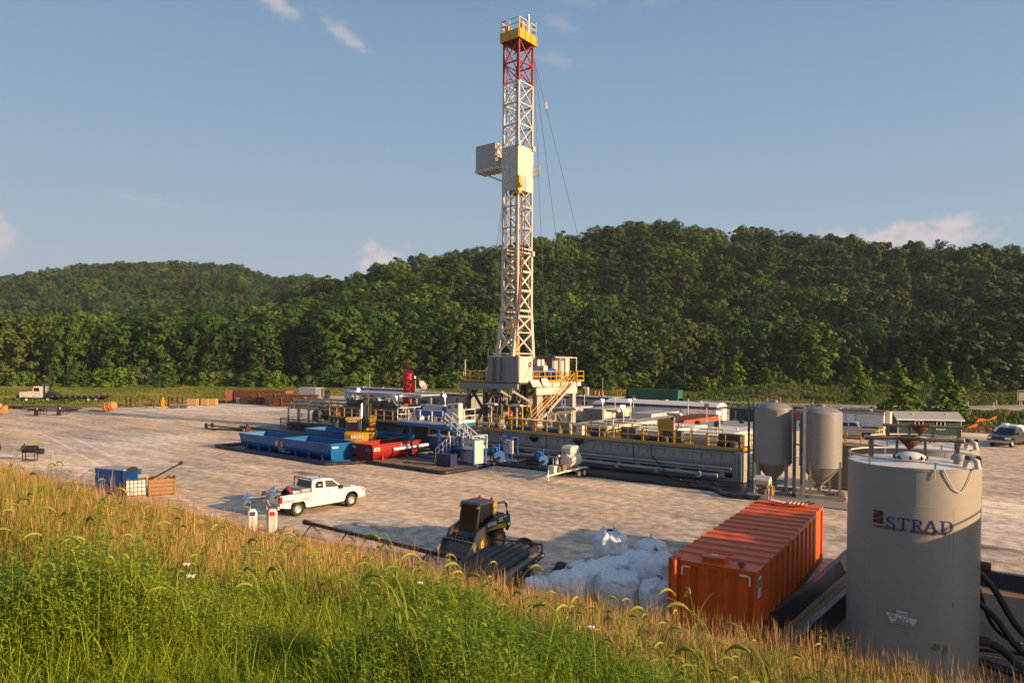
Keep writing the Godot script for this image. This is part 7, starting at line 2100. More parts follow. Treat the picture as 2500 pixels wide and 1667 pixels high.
		for i in 24:
			var t: float = i / 23.0 * (k[0].size() - 1)
			var j := mini(int(t), k[0].size() - 2)
			var p0: Vector3 = k[0][maxi(j - 1, 0)]; var p3: Vector3 = k[0][mini(j + 2, k[0].size() - 1)]
			fine.append(k[0][j].cubic_interpolate(k[0][j + 1], p0, p3, t - j))
		b.path(fine, k[1], 9)
		tag(part("tank_hose", b, "hose"), k[2], "hose", "hoses of the lettered tank")
	# ---- orange ribbed container
	var o := site("orange_container", "long orange ribbed steel container in the right foreground, beside the bulk bags", "container", -9.62, 19.7, 0.0, 0.106)
	var W := 2.58
	var Ln := 11.1
	var H := 2.28
	b = MB.new()
	b.bb(0.06, W - 0.06, 0.25, H - 0.06, -0.06, -Ln + 0.06); part("inner_wall", b, "orange", o)
	for side in 2:
		var x := W - 0.06 if side else 0.06
		var s := 1.0 if side else -1.0
		b = MB.new()
		var n := 13
		for i in n:                                             # trapezoid corrugations
			var z0 := -0.35 - i * (Ln - 0.7) / n; var st := (Ln - 0.7) / n
			b.X = Transform3D(Basis(), Vector3.ZERO)
			var pr := [[0.0, 0.0], [0.07, 0.07], [st * 0.55, 0.07], [st * 0.55 + 0.07, 0.0]]
			for j in 3:
				b.quad(v3(x + s * pr[j][1], 0.3, z0 - pr[j][0]), v3(x + s * pr[j + 1][1], 0.3, z0 - pr[j + 1][0]), v3(x + s * pr[j + 1][1], H - 0.1, z0 - pr[j + 1][0]), v3(x + s * pr[j][1], H - 0.1, z0 - pr[j][0]), v3(s, 0, 0))
		part("corrugated_side", b, "orange", o)
	for e in 2:
		var z := -0.06 if e == 0 else -Ln + 0.06
		var s := 1.0 if e == 0 else -1.0
		b = MB.new()
		for i in 4:
			var x0 := 0.24 + i * 0.58
			var pr := [[0.0, 0.0], [0.08, 0.08], [0.3, 0.08], [0.38, 0.0]]
			for j in 3: b.quad(v3(x0 + pr[j][0], 0.3, z + s * pr[j][1]), v3(x0 + pr[j + 1][0], 0.3, z + s * pr[j + 1][1]), v3(x0 + pr[j + 1][0], H - 0.12, z + s * pr[j + 1][1]), v3(x0 + pr[j][0], H - 0.12, z + s * pr[j][1]), v3(0, 0, s))
		part("corrugated_end", b, "orange", o)
	b = MB.new()
	for x in [0.0, W]:
		for z in [0.0, -Ln]: b.bb(x - 0.09 if x > 0 else x - 0.02, x + 0.02 if x > 0 else x + 0.09, 0.1, H - 0.02, z - 0.09 if z == 0 else z - 0.02, z + 0.02 if z == 0 else z + 0.09)
	b.bb(0.09, W - 0.09, H - 0.12, H - 0.02, 0.02, -0.05); b.bb(0.09, W - 0.09, H - 0.12, H - 0.02, -Ln - 0.02, -Ln + 0.05)
	for x in [-0.02, W - 0.05]: b.bb(x, x + 0.07, H - 0.12, H - 0.02, -0.09, -Ln + 0.09)
	part("corner_frame", b, "orange", o)
	b = MB.new()
	for x in [0.0, W - 0.2]: b.bb(x, x + 0.2, 0.02, 0.26, 0.05, -Ln - 0.05)
	for i in 9: b.bb(0.2, W - 0.2, 0.04, 0.2, -0.3 - i * 1.2, -0.45 - i * 1.2)
	part("skid", b, "rust_red", o)
	b = MB.new()
	b.bb(-0.03, W + 0.03, H - 0.02, H + 0.01, 0.03, -Ln - 0.03); part("roof", b, "orange", o)
	for i in 14:
		b = MB.new()
		b.prism([Vector2(-0.09, 0), Vector2(0.09, 0), Vector2(0.05, 0.055), Vector2(-0.05, 0.055)], W + 0.02, 0.0)
		var rb := part("roof_rib", b, "orange", o); rb.position = v3(W / 2, H + 0.01, -0.95 - i * 0.72); rb.rotation.y = PI / 2
	b = MB.new()
	b.bb(0.95, 1.6, H + 0.01, H + 0.12, -0.25, -0.7); b.box(v3(1.25, H + 0.15, -0.47), v3(0.72, 0.05, 0.52), Basis(Vector3.BACK, 0.04)); b.tube(v3(0.88, H + 0.16, -0.75), v3(1.72, H + 0.2, -0.72), 0.025, 6); part("hatch", b, "orange", o)
	b = MB.new()
	b.bb(1.15, 1.36, H + 0.18, H + 0.186, -0.42, -0.52); part("hatch_label", b, "letter_white", o)
	b = MB.new()
	b.bb(0.9, 1.6, H + 0.01, H + 0.1, -10.0, -10.7); b.box(v3(1.0, H + 0.14, -10.4), v3(0.8, 0.04, 0.5), Basis(Vector3.BACK, -0.12)); b.box(v3(1.75, H + 0.12, -10.3), v3(0.7, 0.04, 0.55), Basis(Vector3.BACK, 0.1)); part("hatch", b, "orange", o)
	b = MB.new()
	for i in 4: b.bb(1.45 + i * 0.16, 1.47 + i * 0.16, H + 0.13, H + 0.19, -10.05, -10.55)
	b.box(v3(0.95, H + 0.165, -10.4), v3(0.55, 0.01, 0.35), Basis(Vector3.BACK, -0.12)); part("hatch_grating", b, "offwhite", o)
	b = MB.new()
	b.tube(v3(2.1, H + 0.01, -0.22), v3(2.1, H + 0.16, -0.22), 0.055, 10); b.tube(v3(2.1, H + 0.08, -0.22), v3(2.1, H + 0.11, -0.22), 0.12, 12); b.tube(v3(2.1, H + 0.16, -0.22), v3(2.1, H + 0.18, -0.22), 0.11, 12); part("vent", b, "rust_red", o)
	b = MB.new()
	b.path([v3(0.22, 0.4, 0.16), v3(0.22, 1.9, 0.16), v3(0.22, H - 0.02, 0.15), v3(0.22, H + 0.1, 0.02), v3(0.22, H + 0.08, -0.14), v3(0.22, H - 0.02, -0.2)], 0.075, 10); part("fill_pipe", b, "orange", o)
	b = MB.new()
	for k in [[0.38, 0.1, 1.85, 2.12], [2.3, 2.42, 1.85, 2.12]]: b.bb(k[0] if k[0] < 1 else k[1] - 0.05, (k[0] + 0.05) if k[0] < 1 else k[1], k[2], k[3], 0.02, 0.028)
	b.bb(0.44, 0.66, 2.10, 2.15, 0.021, 0.029); b.bb(2.1, 2.36, 2.10, 2.15, 0.021, 0.029)
	for i in 7: b.bb(0.15 + i * 0.33, 0.35 + i * 0.33, 0.18, 0.23, 0.051, 0.056)
	part("reflective_tape", b, "letter_white", o)
	b = MB.new()
	b.bb(W + 0.021, W + 0.027, 1.5, 2.1, -0.1, -0.45); part("sign", b, "clean_white", o)
	letters("lettering", "VF", 0.22, "letter_black", o, v3(W + 0.029, 1.88, -0.26), PI / 2, "Droid Serif", true, 0.8)
	for i in 3:
		b = MB.new()
		b.bb(W + 0.027, W + 0.031, 1.68 - i * 0.06, 1.695 - i * 0.06, -0.16, -0.4); part("small_print", b, "letter_grey", o)
	# ---- bulk bags
	for k in [[3.9, -27.75, 1.2, 1.62, 1, 0.0, "tall upright white bulk bag printed with black letters, at the back of the heap", true], [5.6, -28.1, 1.45, 1.12, 2, 0.06, "white bulk bag with a small green print, farthest right at the back", false], [4.75, -26.9, 1.35, 1.0, 3, -0.05, "white bulk bag in front of the one with green print", false], [3.85, -26.0, 1.4, 1.0, 4, 0.05, "white bulk bag in the middle of the heap", false], [2.75, -25.2, 1.5, 1.05, 5, -0.04, "white bulk bag with a flat top, on the heap's left", false], [5.1, -24.9, 1.75, 1.45, 6, 0.05, "biggest sagging bulk bag, pushed against the orange container", false], [1.95, -24.35, 1.35, 0.98, 7, 0.05, "white bulk bag at the front left, behind the grass", false], [3.7, -24.1, 1.6, 1.05, 8, -0.03, "wide white bulk bag at the front of the heap", false], [1.0, -24.3, 1.1, 0.75, 9, 0.1, "lowest bulk bag at the heap's left end", false], [5.0, -23.2, 1.5, 1.0, 10, 0.0, "bulk bag at the container's near corner, mostly hidden by grass", false]]:
		var g := thing("bulk_bag", k[6], "bulk bag", v3(k[0], 0, k[1]), k[4] * 0.9 if not k[7] else 0.12, "white bulk bags")
		part("sack", wrinkled_bag(k[2], k[3] * (1.0 if k[7] else 1.12), k[4] * 13, k[5], k[7]), "bag", g)
		if k[7]:
			letters("lettering", "FOR PEANUTS ONLY", 0.085, "letter_black", g, v3(-0.1, 0.68, 0.605), 0, "Droid Sans", true, 0.85)
			b = MB.new()
			for i in 4:
				var an := 0.8 + i * PI / 2
				b.path([v3(cos(an) * 0.5, 1.25, sin(an) * 0.5), v3(cos(an) * 0.42, 1.55, sin(an) * 0.42), v3(cos(an) * 0.3, 1.72, sin(an) * 0.3), v3(cos(an) * 0.2, 1.5, sin(an) * 0.15)], 0.035, 5)
			b.path([v3(0.35, 0.4, 0.6), v3(0.36, 0.9, 0.6), v3(0.3, 1.4, 0.5)], 0.02, 4); part("lifting_loop", b, "bag", g)
		else:
			b = MB.new()
			b.path([v3(0.1, k[3] * 1.06, 0.05), v3(0.15, k[3] * 1.2, 0.1), v3(0.02, k[3] * 1.24, -0.02), v3(-0.08, k[3] * 1.06, 0.0)], 0.035, 5); part("tie", b, "bag", g)
			if k[4] == 2:
				b = MB.new()
				b.box(v3(-0.2, 0.55, 0.0), v3(0.2, 0.08, 1.46), Basis(Vector3.UP, 0.0)); part("print", b, "green", g)
	# ---- two cone-bottomed silos
	var silos := []
	for k in [[-15.2, 45.7, 1.17, 5.35, "left grey cone-bottomed silo at the mud tank's end", 0], [-12.35, 45.9, 1.22, 5.2, "right grey cone-bottomed silo with a dented shoulder and a caged ladder mast", 1]]:
		var s := site("silo", k[4], "silo", k[0], k[1], 0, 0.3 * k[5], "cone-bottomed silos")
		var R0: float = k[2]; var hh: float = k[3]
		b = MB.new()
		b.lathe([Vector2(0.18, 0.75), Vector2(R0, 1.95), Vector2(R0, hh), Vector2(R0 * 0.96, hh + 0.1), Vector2(R0 * 0.7, hh + 0.3), Vector2(R0 * 0.35, hh + 0.42), Vector2(0, hh + 0.46)], 48); part("vessel", b, "silo_grey", s)
		b = MB.new()
		b.lathe([Vector2(R0 + 0.003, 1.93), Vector2(R0 + 0.01, 1.95), Vector2(R0 + 0.003, 1.97)], 48); b.lathe([Vector2(R0 + 0.003, hh - 0.02), Vector2(R0 + 0.008, hh), Vector2(R0 + 0.003, hh + 0.02)], 48); b.lathe([Vector2(R0 + 0.003, 3.5), Vector2(R0 + 0.006, 3.51), Vector2(R0 + 0.003, 3.52)], 48); part("weld_seam", b, "silo_grey", s)
		for i in 4:
			b = MB.new()
			var an := 0.5 + i * PI / 2
			b.bar(v3(cos(an) * R0, 0, sin(an) * R0), v3(cos(an) * R0, 2.3, sin(an) * R0), 0.15); part("leg", b, "silo_grey", s)
		b = MB.new()
		b.bar(v3(-1.4, 0.14, 1.0), v3(1.4, 0.14, 1.0), 0.22); b.bar(v3(-1.4, 0.14, -1.0), v3(1.4, 0.14, -1.0), 0.22); b.bar(v3(-1.3, 0.15, 0.9), v3(-1.3, 0.15, -0.9), 0.2); b.bar(v3(1.3, 0.15, 0.9), v3(1.3, 0.15, -0.9), 0.2); part("base_frame", b, "silo_grey", s)
		b = MB.new()
		b.lathe([Vector2(0.3, hh + 0.38), Vector2(0.3, hh + 0.55), Vector2(0, hh + 0.56)], 16); b.tube(v3(-0.5, hh + 0.3, -0.3), v3(-0.5, hh + 0.65, -0.3), 0.07, 8); b.tube(v3(0.5, hh + 0.35, 0.2), v3(0.5, hh + 0.72, 0.2), 0.035, 6); part("top_fitting", b, "silo_grey", s)
		b = MB.new()
		b.tube(v3(0, 0.75, 0), v3(0, 0.35, 0), 0.16, 10); b.tube(v3(-0.35, 0.62, 0), v3(0.35, 0.62, 0), 0.12, 10); b.path([v3(0, 0.4, 0), v3(0.4, 0.35, 0.2), v3(0.9, 0.3, 0.6)], 0.1, 8); part("outlet", b, "grey", s)
		if k[5] == 1:
			b = MB.new()
			b.bar(v3(-0.95, 0.1, 1.5), v3(-0.95, hh + 0.42, 1.5), 0.17); part("mast_post", b, "grey", s)
			b = MB.new()
			b.bar(v3(-1.5, 0.1, 0.75), v3(-1.5, hh + 0.4, 0.75), 0.2); for h in [5.2, 5.55, 3.3]: b.bar(v3(-0.95, h, 1.5), v3(-1.5, h, 0.75), 0.08)
			for i in 8: b.bb(-0.72, -0.66, 1.2 + i * 0.5, 1.45 + i * 0.5, 1.28, 1.22)
			part("ladder_mast", b, "dark_grey", s)
		else:
			b = MB.new()
			for x in [-1.35, -1.05]: b.bar(v3(x, 0.1, 0.6), v3(x, hh + 0.5, 0.6), 0.06)
			for i in 18: b.bar(v3(-1.35, 0.3 + i * 0.3, 0.6), v3(-1.05, 0.3 + i * 0.3, 0.6), 0.03)
			b.bar(v3(-1.45, 0.1, 0.3), v3(-1.45, hh + 0.6, 0.3), 0.12); part("ladder", b, "dark_grey", s)
	var hp := site("control_stand", "small stand with a pale sloping lid and coiled hoses before the left silo", "control stand", -14.9, 43.0)
	b = MB.new()
	b.box(v3(0, 1.15, 0), v3(0.95, 0.32, 0.5), Basis(Vector3.RIGHT, 0.5)); part("lid", b, "offwhite", hp)
	b = MB.new()
	for x in [-0.4, 0.45]:
		for z in [-0.2, 0.25]: b.bar(v3(x, 0, z), v3(x, 1.05, z), 0.07)
	b.bar(v3(-0.4, 0.25, 0.25), v3(0.45, 0.25, 0.25), 0.06); part("frame", b, "offwhite", hp)
	b = MB.new()
	b.tube(v3(-0.25, 0.45, 0), v3(0.2, 0.45, 0), 0.18, 12); b.bb(-0.3, 0.3, 0.7, 0.85, -0.15, 0.15); part("motor", b, "rusty_grey", hp)
	b = MB.new()
	for i in 4: b.path(range(13).map(func(s): return v3(0.6 + i * 0.03, 0.6 + sin(s * TAU / 12) * 0.3, 0.15 + cos(s * TAU / 12) * (0.16 + 0.02 * i))), 0.018, 5)
	part("hose_coil", b, "yellow", hp)
	var pl := site("dark_plate", "pale scuffed board on the ground under the silos", "board", -16.2, 42.6)
	b = MB.new()
	b.bb(0, 6.2, 0.02, 0.07, 0, -2.2); b.bb(6.6, 8.5, 0.03, 0.07, 0.4, -1.4); part("board", b, "deck_board", pl)
	b = MB.new()
	b.bb(3.9, 4.0, 0.08, 0.16, 0.9, -0.8); b.bb(4.2, 4.3, 0.07, 0.14, 0.8, -0.7); part("loose_plank", b, "rust_dark", pl)
	var eb := site("end_tank", "tall cream-sided tank with a yellow-railed top behind the right silo", "tank", -13.6, 49.6)
	b = MB.new()
	b.bb(0, 3.6, 0.1, 2.95, 0, -2.8); b.bb(3.6, 3.66, 2.6, 2.98, 0.05, -2.85)
	for i in 5: b.bb(3.6, 3.64, 0.1, 2.6, -0.3 - i * 0.55, -0.36 - i * 0.55)
	part("wall", b, "cream", eb)
	b = MB.new()
	b.bb(0, 3.55, 0.15, 2.9, 0.0, 0.03); part("front_wall", b, "rusty_grey", eb)
	railing(eb, [v3(0, 2.96, 0), v3(1.8, 2.96, 0), v3(3.6, 2.96, 0), v3(3.6, 2.96, -2.8)], "yellow", 1.0, 0.15)
	var rt := thing("round_tank", "pale cylindrical tank half hidden behind the lettered storage tank", "tank", v3(23.4, 0, -46.6), 0)
	b = MB.new()
	b.lathe([Vector2(1.3, 0.05), Vector2(1.3, 2.35), Vector2(1.1, 2.5), Vector2(0, 2.6)], 36); part("shell", b, "cream", rt)

func near_yard():
	rng.seed = 306
	# ---- the white pickup
	var pk := pickup("dusty white extended-cab pickup with an aluminium tool box in its bed", "white_paint", -32.95, 23.7, 0, PI / 2 - 0.04, false, 0.93, true)
	var b := MB.new()
	b.box(v3(-1.2, 1.36, 0), v3(0.56, 0.24, 1.76)); b.box(v3(-1.2, 1.1, 0), v3(0.5, 0.3, 1.6)); part("tool_box", b, "aluminium", pk)
	b = MB.new()
	for z in [-0.86, 0.86]: b.bar(v3(-0.92, 1.3, z), v3(-0.88, 2.02, z), 0.05)
	b.bar(v3(-0.88, 1.98, -0.86), v3(-0.88, 1.98, 0.86), 0.05); b.bar(v3(-0.9, 1.88, -0.86), v3(-0.9, 1.88, 0.86), 0.025); part("headache_rack", b, "black", pk)
	b = MB.new()
	for z in [-0.86, 0.86]: b.box(v3(-0.88, 2.05, z), v3(0.04, 0.08, 0.04))
	part("marker_light", b, "amber", pk)
	b = MB.new()
	for i in 5: b.box(v3(-2.945, 0.95 + i * 0.065, -0.5), v3(0.006, 0.03, 0.7))
	b.box(v3(-2.945, 1.18, 0.4), v3(0.006, 0.1, 0.5)); part("tailgate_print", b, "letter_grey", pk)
	b = MB.new()
	b.tube(v3(0.2, 1.9, 0.1), v3(0.2, 2.0, 0.1), 0.03, 6); b.box(v3(1.25, 1.27, 0), v3(0.2, 0.02, 1.4)); b.box(v3(1.5, 1.23, -0.3), v3(0.25, 0.03, 0.5)); part("aerial", b, "black", pk)
	letters("window_sticker", "BOS", 0.075, "letter_white", pk, v3(-0.3, 1.58, 0.88), 0, "Droid Sans", true).rotation.x = -0.23
	var base := pk.transform
	for k in [["fire_extinguisher", "red fire extinguisher standing in the white pickup's bed", "extinguisher", v3(-1.85, 1.02, 0.1), "red", 0.1, 0.5], ["paint_can", "white paper bag lying in the white pickup's bed", "bag", v3(-1.75, 1.02, 0.55), "clean_white", 0.0, 0.0]]:
		var q := thing(k[0], k[1], k[2], base * k[3], pk.rotation.y)
		if k[5] > 0:
			b = MB.new()
			b.lathe([Vector2(0, 0), Vector2(0.1, 0), Vector2(0.1, 0.38), Vector2(0.04, 0.46), Vector2(0.04, 0.52), Vector2(0, 0.52)], 10); part("bottle", b, "red", q)
			b = MB.new()
			b.box(v3(0.03, 0.52, 0), v3(0.14, 0.04, 0.04)); part("valve", b, "black", q)
		else:
			b = MB.new()
			b.prism([Vector2(-0.25, 0), Vector2(0.25, 0), Vector2(0.22, 0.32), Vector2(-0.2, 0.36)], 0.4, 0.04); part("sack", b, "clean_white", q)
	# ---- skid steer loader: x forward (towards -V)
	var s := site("skid_steer_loader", "dark and yellow skid steer loader with its bucket lowered", "loader", -20.55, 23.3, 0, -PI / 2 + 0.03)
	s.scale = Vector3.ONE * 1.0
	for z: float in [-1.0, 1.0]:
		for x in [-0.52, 0.55]: wheel(s, v3(x, 0.42, z * 0.68), 0.42, 0.32, "dusty_rubber", "machine_yellow", 14)
	b = MB.new()
	b.prism([Vector2(-1.05, 0.35), Vector2(0.95, 0.3), Vector2(1.05, 0.75), Vector2(0.7, 0.95), Vector2(-1.2, 0.95), Vector2(-1.25, 0.6)], 1.0, 0.04); part("chassis", b, "skid_dark", s)
	for z: float in [-1.0, 1.0]:
		b = MB.new()
		b.prism([Vector2(-1.25, 0.75), Vector2(-0.95, 0.88), Vector2(0.5, 0.92), Vector2(0.9, 0.75), Vector2(0.9, 0.85), Vector2(0.6, 1.05), Vector2(-1.25, 1.12)], 0.3, 0.02); part("fender", b, "machine_yellow", s).position.z = z * 0.62
		b = MB.new()                                            # lift arm
		b.prism([Vector2(-1.3, 0.95), Vector2(-1.25, 1.45), Vector2(-0.4, 1.48), Vector2(0.45, 1.18), Vector2(1.05, 1.0), Vector2(1.3, 0.45), Vector2(1.12, 0.32), Vector2(0.85, 0.72), Vector2(0.3, 0.95), Vector2(-0.5, 1.12), Vector2(-1.0, 1.08), Vector2(-1.12, 0.7)], 0.16, 0.02); part("lift_arm", b, "skid_dark", s).position.z = z * 0.74
		b = MB.new()
		b.path([v3(-1.18, 1.45, z * 0.7), v3(-1.15, 1.85, z * 0.68), v3(-1.0, 1.98, z * 0.66), v3(-0.62, 1.98, z * 0.62)], 0.06, 7); part("rear_guard", b, "skid_dark", s)
		letters("lettering", "DEERE", 0.15, "letter_white", s, v3(-0.05 * z, 1.2, z * 0.826), 0.0 if z > 0 else PI, "Droid Sans", true)
		b = MB.new()
		for i in 3: b.bb(-0.72, -0.42, 1.36 - i * 0.07, 1.39 - i * 0.07, z * 0.822, z * 0.826)
		b.bb(-1.0, -0.8, 1.36, 1.4, z * 0.822, z * 0.826); b.tube(v3(-1.15, 1.0, z * 0.822), v3(-1.15, 1.0, z * 0.826), 0.07, 10); part("small_print", b, "letter_white", s)
	b = MB.new()
	b.prism([Vector2(-1.25, 0.95), Vector2(-0.75, 0.95), Vector2(-0.7, 1.5), Vector2(-1.2, 1.45)], 1.1, 0.04); part("engine_cover", b, "skid_dark", s)
	b = MB.new()
	b.prism([Vector2(-0.62, 1.0), Vector2(-0.42, 1.0), Vector2(-0.42, 2.02), Vector2(-0.62, 2.02)], 1.06, 0.02); part("rear_pillar", b, "machine_yellow", s)
	# cab
	b = MB.new()
	for z: float in [-0.47, 0.47]:
		b.bar(v3(-0.4, 0.95, z), v3(-0.4, 2.05, z), 0.1); b.bar(v3(0.72, 0.9, z), v3(0.5, 2.03, z), 0.09); b.bar(v3(-0.4, 1.2, z), v3(0.68, 1.0, z), 0.09)
	b.bar(v3(0.72, 0.9, -0.47), v3(0.72, 0.9, 0.47), 0.12); part("cab_frame", b, "skid_dark", s)
	b = MB.new()
	b.prism([Vector2(-0.48, 2.0), Vector2(0.6, 2.0), Vector2(0.62, 2.06), Vector2(0.5, 2.12), Vector2(-0.44, 2.13)], 1.1, 0.03); part("cab_roof", b, "skid_dark", s)
	b = MB.new()
	b.quad(v3(0.75, 0.95, -0.42), v3(0.75, 0.95, 0.42), v3(0.54, 2.0, 0.42), v3(0.54, 2.0, -0.42), v3(1, 0.2, 0)); part("windscreen", b, "glass_dark", s)
	for z: float in [-0.48, 0.48]:
		b = MB.new()
		b.quad(v3(-0.36, 1.22, z * 0.98), v3(0.62, 1.05, z * 0.98), v3(0.48, 1.98, z * 0.98), v3(-0.36, 1.98, z * 0.98), v3(0, 0, z)); part("side_window", b, "glass_dark", s)
		b = MB.new()
		for i in 7: b.bar(v3(-0.3 + i * 0.12, 1.2, z * 1.05), v3(-0.3 + i * 0.11, 1.98, z * 1.05), 0.018)
		part("side_grille", b, "skid_dark", s)
		b = MB.new()
		b.tube(v3(0.55, 1.93, z), v3(0.66, 1.93, z), 0.06, 10); part("headlight", b, "chrome", s)
	b = MB.new()
	for z in [-0.35, 0.35]: b.tube(v3(-0.5, 2.13, z), v3(-0.5, 2.23, z), 0.07, 10, 0.05)
	part("beacon", b, "tail_red", s)
	b = MB.new()
	b.bb(-0.3, 0.1, 0.95, 1.2, -0.3, 0.3); b.bb(-0.35, -0.22, 1.2, 1.75, -0.28, 0.28); part("seat", b, "black", s)
	b = MB.new()                                                # bucket
	b.prism([Vector2(1.2, 0.05), Vector2(2.0, 0.02), Vector2(2.02, 0.06), Vector2(1.3, 0.12), Vector2(1.24, 0.5), Vector2(1.36, 0.62), Vector2(1.3, 0.65), Vector2(1.15, 0.5)], 1.72); part("bucket", b, "steel", s)
	b = MB.new()
	for z in [-0.86, 0.86]: b.box(v3(0, 0, 0), Vector3.ONE * 0.001)
	b = MB.new()
	b.prism([Vector2(1.2, 0.06), Vector2(1.98, 0.05), Vector2(1.38, 0.6), Vector2(1.2, 0.5)], 0.03); part("bucket_side", b, "steel", s).position.z = -0.86
	put("bucket_side", b.mesh(), "steel", s).position.z = 0.86
	b = MB.new()
	b.path([v3(1.2, 0.6, -0.5), v3(1.35, 0.78, -0.5), v3(1.35, 0.78, 0.5), v3(1.2, 0.6, 0.5)], 0.025, 6)
	for i in 5: b.bar(v3(1.15, 0.5, -0.4 + i * 0.2), v3(1.35, 0.78, -0.4 + i * 0.2), 0.03)
	b.path([v3(0.9, 0.7, 0.3), v3(1.1, 0.85, 0.3), v3(1.2, 0.5, 0.25)], 0.025, 5); part("coupler", b, "skid_dark", s)
	# ---- flatbed trailer with black pipes
	var dirv := v3(0.375, 0, -0.927)
	var f := thing("flatbed_trailer", "low black flatbed trailer with a pale plank deck beside the loader", "trailer", v3(-0.55, 0, -26.3), atan2(0.927, 0.375))
	b = MB.new()
	for z in [-1.1, 1.1]: b.bb(-2.6, 2.2, 0.5, 0.68, z - 0.05, z + 0.05)
	b.bb(-2.6, -2.5, 0.5, 0.68, -1.04, 1.04); b.bb(2.1, 2.2, 0.5, 0.68, -1.04, 1.04)
	for z in [-1.05, 1.05]: b.bar(v3(2.15, 0.68, z), v3(2.15, 1.0, z), 0.06)
	b.bar(v3(2.15, 1.0, -1.08), v3(2.15, 1.0, 1.08), 0.06); b.bar(v3(2.2, 0.55, -0.9), v3(3.4, 0.5, 0), 0.1); b.bar(v3(2.2, 0.55, 0.9), v3(3.4, 0.5, 0), 0.1); part("frame", b, "black", f)
	for i in 8:
		b = MB.new()
		b.bb(-2.5, 2.1, 0.62, 0.665 + 0.004 * (i % 2), -1.04 + i * 0.26, -0.80 + i * 0.26); part("plank", b, "deck_board", f)
	for z in [-1.3, 1.3]:
		for x in [-0.9, -0.1]: wheel(f, v3(x, 0.34, z), 0.34, 0.2, "rubber", "dark_grey")
	b = MB.new()
	for i in 6: b.box(v3(-2.0 + i * 0.8, 0.6, 1.155), v3(0.14, 0.05, 0.01))
	part("reflector", b, "letter_white", f)
	var sw := thing("spare_tyre", "black tyre with a dull rim standing at the flatbed trailer's far end", "tyre", v3(0.55, 0.42, -29.6), 0.35)
	wheel(sw, v3(0, 0, 0.01), 0.42, 0.24, "rubber", "dark_grey")
	var n := 0
	for k in [[-1.05, 0.12, 0.0, -1.0], [-0.72, 0.14, 0.1, -0.3], [-0.36, 0.15, -0.05, 0.15], [0.0, 0.15, 0.05, 0.25], [0.36, 0.15, -0.1, 0.0], [0.66, 0.13, -0.15, 0.35]]:
		var p := thing("black_pipe", "long black plastic pipe on the flatbed trailer, %s" % ["leftmost, hanging low beside the deck", "second from the left", "third from the left", "third from the right", "second from the right, spotted with pale mud", "rightmost, next to the bare planks"][n], "pipe", f.position, f.rotation.y, "black pipes on the flatbed trailer")
		b = MB.new()
		b.tube(v3(-2.9, 0.68 + k[1], k[0] + k[2] * 0.4), v3(2.0 + k[3] * 0.6, 0.70 + k[1], k[0] + 0.12), k[1], 14, -1, false)
		b.lathe([Vector2(k[1] * 0.8, 0), Vector2(k[1], 0)], 14, true, v3(2.0 + k[3] * 0.6, 0.70 + k[1], k[0] + 0.12), Basis(Vector3.BACK, -PI / 2)); part("pipe", b, "black", p); n += 1
	var ty := thing("rubber_roll", "dark rubber mat roll lying between the trailer and the bulk bags", "rubber roll", v3(1.85, 0.1, -26.2), 0.3)
	b = MB.new()
	b.path([v3(-0.6, 0.02, 0.9), v3(-0.3, 0.3, 0.3), v3(0.1, 0.4, -0.3), v3(0.5, 0.15, -1.0)], 0.22, 10); part("roll", b, "rubber", ty)
	# ---- long rusty pipe on low stands
	var pb := thing("pipe_stand", "long rusty pipe lying on low legs along the foot of the bank", "pipe stand", v3(-9.6, 0, -33.3), 0)
	b = MB.new()
	b.tube(v3(0, 0.55, 0), v3(7.6, 0.42, 5.6), 0.085, 10); b.tube(v3(-0.25, 0.56, -0.19), v3(0.05, 0.55, 0.04), 0.12, 10); part("pipe", b, "rust_dark", pb)
	for i in 4:
		b = MB.new()
		var p := v3(0.2 + i * 2.0, 0.5 - i * 0.03, 0.15 + i * 1.47)
		b.bar(p, v3(p.x - 0.35, 0, p.z + 0.4), 0.05); b.bar(p, v3(p.x + 0.3, 0, p.z - 0.4), 0.05); part("leg", b, "rust_dark", pb)
	# ---- light stand lowered at the bank's foot: lamp bells on a bar, two ballast bags
	var lp := thing("lamp_stand", "folded lamp stand with four shiny bell reflectors behind the pickup", "lamp stand", v3(-11.9, 0, -34.1), 0.35)
	b = MB.new()
	b.bar(v3(0.1, 0, 0), v3(0.05, 1.6, 0), 0.09); b.tube(v3(-0.85, 1.62, 0.05), v3(0.7, 1.7, -0.05), 0.035, 7); b.path([v3(0.05, 1.6, 0), v3(0.1, 1.35, 0.1), v3(0.2, 1.2, 0.15)], 0.04, 6); part("post", b, "galvanised", lp)
	for k in [[-0.78, 1.68, 0.0, 0.2, 0.0], [-0.82, 1.35, 0.12, 1.75, 0.5], [0.42, 1.72, 0.25, 0.55, -0.5], [0.3, 1.82, -0.3, 1.3, 0.4]]:
		b = MB.new()
		b.lathe([Vector2(0.05, 0.22), Vector2(0.09, 0.16), Vector2(0.16, 0.08), Vector2(0.26, 0.0), Vector2(0.27, -0.03), Vector2(0.25, -0.02), Vector2(0.1, 0.1)], 18, true, Vector3.ZERO, Basis())
		var rf := part("reflector", b, "chrome", lp); rf.position = v3(k[0], k[1], k[2]); rf.rotation = v3(0, k[4], k[3])
